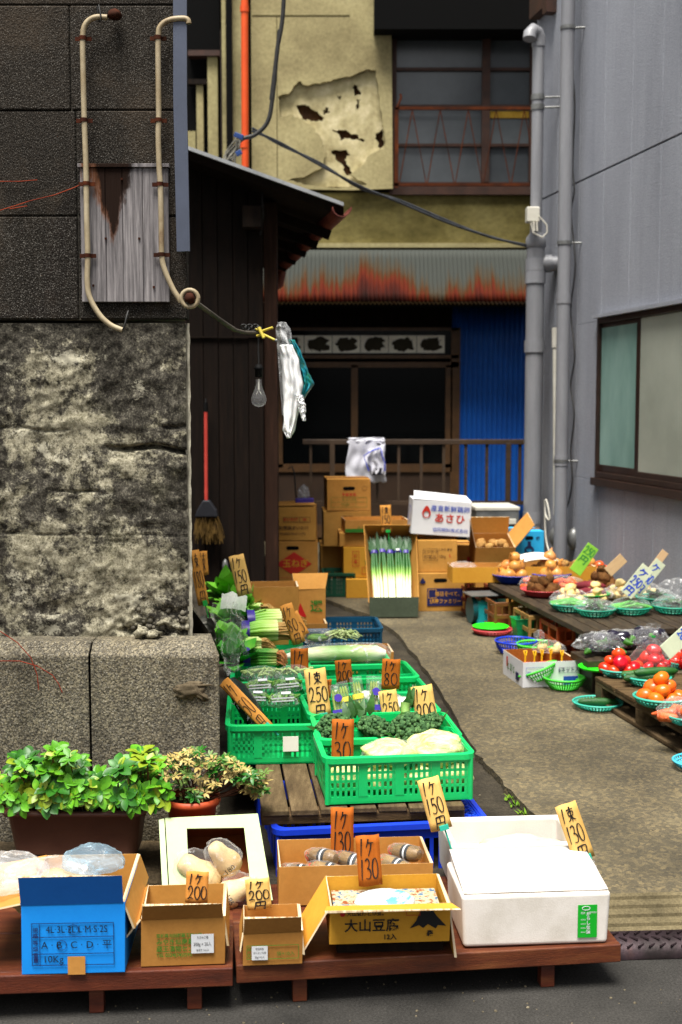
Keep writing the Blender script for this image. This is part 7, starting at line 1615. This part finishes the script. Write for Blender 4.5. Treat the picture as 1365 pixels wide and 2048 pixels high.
p = gd(985,1268,GZ); o = basket_mb(.12,.09,.03,36).build('red_basket',m_redbowl,None,(p.x,p.y,GZ+.001)); tag(o,'flat pink-red basket on the ground under the lime lid','basket')
g = MB(); g.lathe([(0,.0),(.07,.0),(.10,.008),(.112,.016),(.108,.018),(.07,.010),(0,.010)],36); o = g.build('lime_disc',m_lime,None,(p.x-.01,p.y,GZ+.034)); tag(o,'bright lime round disc on top of the flat pink-red basket','lid')
g = MB(); p = gd(1048,1285,GZ); g.lathe([(0,0),(.055,0),(.075,.10),(.082,.13),(.088,.135),(.084,.138),(.072,.105),(.05,.006),(0,.006)],4); g2 = g; o = g.build('green_bin',mat('mid_green_bin',[(.3,'#0c7a45'),(.7,'#139057')],.4,4),None,(p.x,p.y+.06,GZ+.001),(0,0,R(45+10)),bevel=.006); o.data.polygons.foreach_set('use_smooth',[False]*len(o.data.polygons)); tag(o,'square green bin between the bottle crates','bin')
p = gd(1036,1312,GZ); o = basket_mb(.115,.085,.07,44).build('blue_basket',m_bluebowl,None,(p.x,p.y+.08,GZ+.001)); tag(o,'deep blue round basket behind the white carton','basket')
p = gd(1068,1315,GZ); o = basket_mb(.11,.085,.07,44).build('green_colander',m_limeb,None,(p.x+.02,p.y+.02,GZ+.001)); tag(o,'green round colander half hidden behind the white carton','basket')
# white printed carton with net bags
rz = R(-16); p = gd(1108,1374,GZ); wc = carton('white_carton','low open white carton printed with purple-blue lettering, yellow net ties inside',.29,.34,.125,(p.x-.04,p.y+.17,GZ+.001),R(9),m_cardw,mat('orange_inside',[(.3,'#8a4a1c'),(.7,'#a65c26')],.8,4),tape=False)
put(wc,'6ネット入',.024,.09,.082,m_inkn,bold=.0004); frame_print(wc,.09,.082,.105,.028,.0012,m_inkn); patch(wc,.10,.028,.075,.045,m_inkb,name='blue_panel'); frame_print(wc,-.085,.075,.09,.05,.0012,m_inkb); put(wc,'園',.02,-.115,.07,m_inkb)
put(wc,'とまと',.045,.02,.06,m_inkg,side='left',bold=.001,sp=1.1); patch(wc,-.085,.04,.05,.04,m_inkn,side='left'); patch(wc,.09,.08,.02,.05,m_inkr,side='left')
m_net = mat('yellow_tie',[(.3,'#d99a08'),(.7,'#e8b21a')],.5,9,fine=0,bump=0)
for i,(x,y) in enumerate(((-.09,-.03),(-.045,-.04),(.05,-.01),(.095,-.05),(.0,-.02))):
    c = wc.matrix_basis if False else Matrix.Translation(wc.location)@Matrix.Rotation(R(9),4,'Z'); b_ = c@Vector((x,y,.07)); t = thing('net_bag','red net bag closed with a yellow tie in the white carton','net bag',b_,0,'net bags in the white carton'); g = MB(); g.ball((0,0,0),(.04,.035,.03),2,.2,2,i); g.build('bag',mat('red_net',[(.3,'#a02a12'),(.7,'#c8481f')],.5,30),t); g = MB(); g.tube([(0,0,.025),(.0,0,.06),(-.006,0,.085),(.006,0,.085),(.004,0,.06)],.005,6); g.build('tie',m_net,t)
# loose baskets on the ground
lb0 = basket_mb(.10,.066,.055,44).build('lime_basket',m_limeb); p = gd(1134,1384,GZ); lb0.location = (p.x,p.y+.07,GZ+.001); tag(lb0,'lime green round basket standing flat before the white carton','basket','lime baskets on the ground')
p = gd(1085,1372,GZ); o = crate_at(lb0,'lime_basket','lime green round basket tipped up against the white carton',(p.x+.0,p.y+.03,GZ+.028),0,'lime baskets on the ground',rot=(R(-6),R(-22),0)); o['category']='basket'
cb0 = basket_mb(.112,.08,.03,44,.005).build('cyan_basket',m_turqb); p = gd(1200,1422,GZ); cb0.location = (p.x,p.y+.05,GZ+.001); tag(cb0,'flat turquoise basket with one cucumber on the concrete','basket')
m_cuc = mat('cucumber_skin',[(.3,'#123a10'),(.6,'#1f5818'),(.8,'#3f7d2c')],.45,7,st=(1,6,6),fine=.2,bump=.5,bsc=90)
def cuc():
    g = MB(); g.tube([(-.085,0,0),(-.075,.0,.0),(-.03,.004,0),(.03,.004,0),(.075,0,0),(.088,0,0)],[.006,.014,.0175,.0175,.013,.005],12); return fruit('cuc','cucumber_whole',[(g,m_cuc,'')])
cuc(); scatter('cuc','cucumber','single dark cucumber lying in the flat turquoise basket','cucumber','cucumbers on dishes',[cb0.location+Vector((.0,-.005,.03))],q,(1.05,1.06),tilt=0)
for o in [k for k in COL.objects if k.name.startswith('cucumber') and k.get('used')]: o.rotation_euler = (0,0,R(-3))
p = gd(1378,1545,GZ); o = basket_mb(.10,.07,.03,40,.005).build('cyan_basket',m_cyanb,None,(p.x+.055,p.y+.05,GZ+.001)); tag(o,'cyan basket cut by the right edge of the picture','basket')
# ------------------------------------------------------------------ lower pallet with tomatoes and persimmons
PZ = .222; a, b = gd(1190,1353,PZ), gd(1345,1441,PZ); an = math.atan2(a.y-b.y,a.x-b.x)-math.pi/2; PM = Matrix.Translation(a)@Matrix.Rotation(an,4,'Z')
t = thing('wooden_pallet','brown wooden pallet with open sides carrying tomatoes and persimmons','pallet',(0,0,0))
for i in range(6):
    g = MB(); g.M = PM; y1 = -i*.235; g.bx(0,1.1,y1-.225,y1,-.018,q.uniform(-.001,.001)); g.build('board',m_woodx,t,bevel=.003)
for x in (.0,.5,1.0):
    g = MB(); g.M = PM; g.bx(x+.002,x+.045,-1.4,-.002,-.036,-.0185); g.build('stringer',m_wood,t,bevel=.002)
    for y in (0,-.46,-.98,-1.32): g = MB(); g.M = PM; g.bx(x+.001,x+.085,y-.08,y-.003,-.100,-.0365); g.build('block',m_wood,t,bevel=.003)
    g = MB(); g.M = PM; g.bx(x,x+.09,-1.4,-.001,-.119,-.1005); g.build('runner',m_wood,t,bevel=.003)
def onp(u,v,z=PZ): return gd(u,v,z)
for i,(u,v,lab) in enumerate([(1200,1338,'bright lime tray on the pallet left of the tomatoes'),(1275,1322,'bright lime tray behind the tomato baskets')]):
    p = onp(u,v); g = MB(); g.lathe([(0,0),(.09,0),(.105,.012),(.10,.014),(.088,.004),(0,.004)],32); o = g.build('lime_tray',m_lime,None,p+Vector((0,0,.002+.001*i))); tag(o,lab,'tray','lime trays')
tb = basket_mb(.088,.06,.034,36,.005).build('fruit_basket',m_turqb); BK = []
for i,(u,v,lab,k) in enumerate([(1237,1352,'turquoise basket heaped with tomatoes at the left of the pallet',1),(1306,1346,'turquoise basket of tomatoes with a tied clear bag',1),(1322,1412,'turquoise basket heaped with orange persimmons',1.28),(1296,1370,'turquoise basket of cucumbers between tomatoes and persimmons',1.15),(1372,1338,'turquoise basket of tomatoes cut by the right edge',1),(1378,1448,'turquoise basket under the carrot bag at the right edge',1)]):
    p = onp(u,v); o = tb if i == 0 else tb.copy()
    if i: COL.objects.link(o)
    o.location = p+Vector((0,0,.001)); o.scale = (k,k,k if i != 2 else 1.2); o.name='fruit_basket'; tag(o,lab,'basket','turquoise baskets on the pallet'); BK.append(p)
for i,lab,gr in ((0,'ripe red tomato heaped in the left turquoise basket','tomatoes in the left basket'),(1,'ripe red tomato in the basket with the tied clear bag','tomatoes in the bagged basket'),(4,'ripe red tomato in the basket at the right edge','tomatoes in the right edge basket')):
    scatter('tomato','tomato',lab,'tomato',gr,[BK[i]+Vector((x,y,z+.012)) for x,y,z in heap(12,.084,.033,q,.72)],q,(.85,1.15),tilt=.9)
tomato('persimmon',mat('persimmon',[(.3,'#cf5208'),(.6,'#e06c14'),(.8,'#e88a34')],.3,2.5,fine=.12,fsc=40,bump=.05,spec=.5,sss=.05,var=.14),.037,.84)
scatter('persimmon','persimmon','shiny orange persimmon heaped in the large turquoise basket','persimmon','persimmons in the basket',[BK[2]+Vector((x,y,z+.014)) for x,y,z in heap(14,.104,.037,q,.72)],q,(.88,1.1),tilt=.9)
scatter('cuc','cucumber','dark cucumber lying in the basket between tomatoes and persimmons','cucumber','cucumbers in the pallet basket',[BK[3]+Vector((x,y,z)) for x,y,z in ((-.02,-.03,.04),(.02,.0,.042),(-.01,.035,.04),(.03,-.02,.065))],q,(1.1,1.25),tilt=.05)
for o in [k for k in COL.objects if k.get('group') == 'cucumbers in the pallet basket']: o.rotation_euler = (0,0,R(q.uniform(-8,14)))
t = thing('tied_bag','clear tied bag with a green twist over the tomato basket','plastic bag',BK[1]+Vector((0,0,.05))); g = MB(); g.lathe([(.10,-.02),(.10,.02),(.07,.07),(.028,.105),(.008,.125),(.012,.14),(.028,.17),(.034,.185)],22); 
for i_,p_ in enumerate(g.v): k_ = 1+.25*noise.noise(p_*28); g.v[i_] = Vector((p_.x*k_,p_.y*k_,p_.z))
g.build('film',m_film,t); g = MB(); g.lathe([(.009,.120),(.011,.125),(.009,.130)],10); g.build('twist_tie',m_grnbowl,t)
g = MB(); wrap(g,BK[4]+Vector((0,0,.07)),(.11,.10,.085),q,4,.3,77); tag(g.build('clear_bag',m_film2),'clear bag over the tomatoes at the right edge','plastic bag')
PC = [BK[5]+Vector((x,y,z)) for x,y,z in ((-.06,-.02,.03),(-.05,.02,.035),(-.04,-.01,.06),(-.07,0,.05),(.0,.0,.05))]; scatter('carrot','carrot','orange carrot in the bag at the right edge of the pallet','carrot','carrots at the right edge',PC,q,(.9,1),tilt=.3)
g = MB(); wrap(g,BK[5]+Vector((-.02,0,.04)),(.11,.09,.07),q,4,.3,79); tag(g.build('clear_bag',m_film2),'clear bag of carrots at the right edge of the pallet','plastic bag')
m_egg = mat('eggplant',[(.3,'#0c0a14'),(.7,'#1d1730')],.15,3,fine=0,bump=0,spec=.7)
def eggp():
    g = MB(); g.tube([(-.065,0,0),(-.055,0,0),(-.02,0,0),(.03,0,0),(.055,0,0),(.062,0,0)],[.006,.02,.028,.022,.014,.006],14); g2 = MB(); g2.tube([(.045,0,0),(.06,0,0),(.085,.004,.004)],[.019,.014,.004],8); return fruit('eggp','eggplant',[(g,m_egg,'body'),(g2,m_calyx,'calyx')])
eggp()
for i,(u,v,n,lab) in enumerate([(1190,1305,7,'bagged black eggplants left under the table front'),(1285,1296,6,'bagged black eggplants right under the table front'),(1232,1300,5,'bagged black eggplants in the middle under the table front')]):
    c = pt(max(u,1212) if i else u+14,v-2,6.05)-Vector((0,0,.012))
    scatter('eggp','eggplant',['glossy black eggplant in the left bag under the table','glossy black eggplant in the right bag under the table','glossy black eggplant in the middle bag under the table'][i],'eggplant',['eggplants in the left bag','eggplants in the right bag','eggplants in the middle bag'][i],[c+Vector((q.uniform(-.08,.08),q.uniform(-.05,.05),.03+.045*(k%2))) for k in range(n)],q,(.9,1.1),tilt=.3)
    g = MB(); wrap(g,c+Vector((0,0,.04)),(.14,.09,.07),q,4,.28,i+90); tag(g.build('eggplant_bag',m_film2),lab,'plastic bag','bags of eggplants')
g = MB(); g.M = Matrix.Translation(Vector((pt(1166,1300,6.05).x,5.93,0)))@Matrix.Rotation(TA,4,'Z'); g.bx(0,.95,0,.24,.225,.262); g.bx(.03,.09,.01,.23,GZ+.001,.2245); g.bx(.6,.66,.01,.23,GZ+.001,.2245); tag(g.build('low_stand',m_tablew,bevel=.004),'low dark wooden stand under the bagged eggplants','stand')
t = thing('garlic_bag','clear bag of peeling garlic and roots at the foot of the orange crate','plastic bag',wc.location+Matrix.Rotation(R(9),3,'Z')@Vector((.085,.12,.115))); g = MB()
for k in range(7): g.ball((q.uniform(-.05,.05),q.uniform(-.03,.03),q.uniform(0,.03)),q.uniform(.018,.026),2,.3,2,k)
g.build('garlic',m_gin,t); g = MB(); wrap(g,(0,0,.012),(.09,.06,.05),q,4,.3,99); g.build('film',m_film2,t); g = MB(); wrap(g,(-.05,.02,.07),(.03,.02,.045),q,3,.4,98); g.build('bag_neck',m_film2,t)
p = pt(1340,1290,5.75); t = board('pale price board reading 200 in blue at the right edge',1330,1306,5.75,34,72,52,28,m_wtag,['200'],m_inkb)

# ------------------------------------------------------------------ cloth on the railing, plastic bags on the post
t = thing('work_jacket','pale grey jacket with a blue trim hung over the railing','jacket',(0,0,0)); m_cl = mat('pale_grey_cloth',[(.3,'#c4c4ce'),(.7,'#dadae2')],.85,6,fine=.1,bump=.2)
def cl(px,name,m,Y0,amp,seed,par):
    A = [pt(u,v,Y0) for u,v in px]
    def fn(a,b):
        p = A[0].lerp(A[1],a).lerp(A[3].lerp(A[2],a),b); f = .3+.7*b; return p+Vector((.01*math.sin(b*6+seed),-.02-amp*f*(.5+.5*math.sin(a*19+seed+3*b+2*noise.noise(Vector((a*3,b*2,seed)))))+.012*noise.noise(Vector((a*4,b*4,seed))),.05*b*noise.noise(Vector((a*4.5,seed,.3)))))
    g = MB(); g.sheet(fn,28,22); return g.build(name,m,par,sol=.004)
cl([(697,879),(768,878),(772,962),(692,968)],'back',m_cl,YR-.02,.018,1,t); cl([(735,900),(770,888),(770,950),(742,950)],'sleeve',m_cl,YR-.06,.016,3,t); cl([(697,876),(768,875),(768,883),(697,884)],'fold',m_cl,YR-.02,.012,6,t)
g = MB(); m_btrim = mat('blue_trim',[(.3,'#1a34b0'),(.7,'#2444c8')],.7,5,fine=0,bump=0); P = [pt(u,v,YR-.11) for u,v in ((738,942),(734,930),(728,912),(745,901),(762,896),(765,912),(770,925),(770,942))]; g.tube(P,.013,6,flat=.4); g.build('trim',m_btrim,t)
g = MB(); g.sheet(lambda a,b: pt(744+22*a,936+14*b,YR-.09)+Vector((0,.01*math.sin(a*6),0)),8,8); g.build('lining',mat('dark_lining','#22222a',.9,bump=0),t)
def hang(px,Y,name,m,label,seed,rows=20):
    # px: list of (v, uleft, uright)
    def fn(a,b):
        s = b*(len(px)-1); i = min(int(s),len(px)-2); f = s-i; v = px[i][0]*(1-f)+px[i+1][0]*f; ul = px[i][1]*(1-f)+px[i+1][1]*f; ur = px[i][2]*(1-f)+px[i+1][2]*f
        p = pt(ul+(ur-ul)*a,v,Y); return p+Vector((.004*noise.noise(Vector((a*5,b*9,seed))),-.028*math.sin(math.pi*a)+.006*math.sin(a*17+b*3+seed)+.007*noise.noise(Vector((a*6,b*10,seed+3))),0))
    g = MB(); g.sheet(fn,20,40); o = g.build(name,m,sol=.002); return tag(o,label,'plastic bag','plastic bags hanging on the post')
m_wbag = mat('white_bag_plastic',[(.3,'#d6d8d9'),(.7,'#eeeeec')],.55,3,st=(5,5,.8),fine=.05,bump=.25,bsc=16,bd=.01,spec=.3,sss=.1)
hang([(690,560,585),(720,562,598),(770,566,606),(810,568,600),(860,566,590),(876,575,582)],4.16,'white_bags',m_wbag,'bunch of white plastic carrier bags hanging from the bracket clamp',1)
hang([(645,556,572),(660,552,582),(700,555,588),(760,560,590),(830,565,592)],4.18,'clear_bags',m_filmw,'milky clear bags hanging behind the white carrier bags',4)
hang([(680,575,590),(710,585,605),(745,595,618),(768,598,629),(800,596,606)],4.20,'green_bags',mat('green_blue_bag',[(.4,'#0b5f38'),(.5,'#0f7a8a'),(.6,'#123f2a')],.35,9,fine=.1,bump=.4,bsc=20),'green and blue printed bag hanging beside the white carrier bags',7)
hang([(790,594,606),(815,597,612),(842,606,611)],4.145,'white_bags',m_wbag,'small tail of a white carrier bag at the right of the bunch',9)
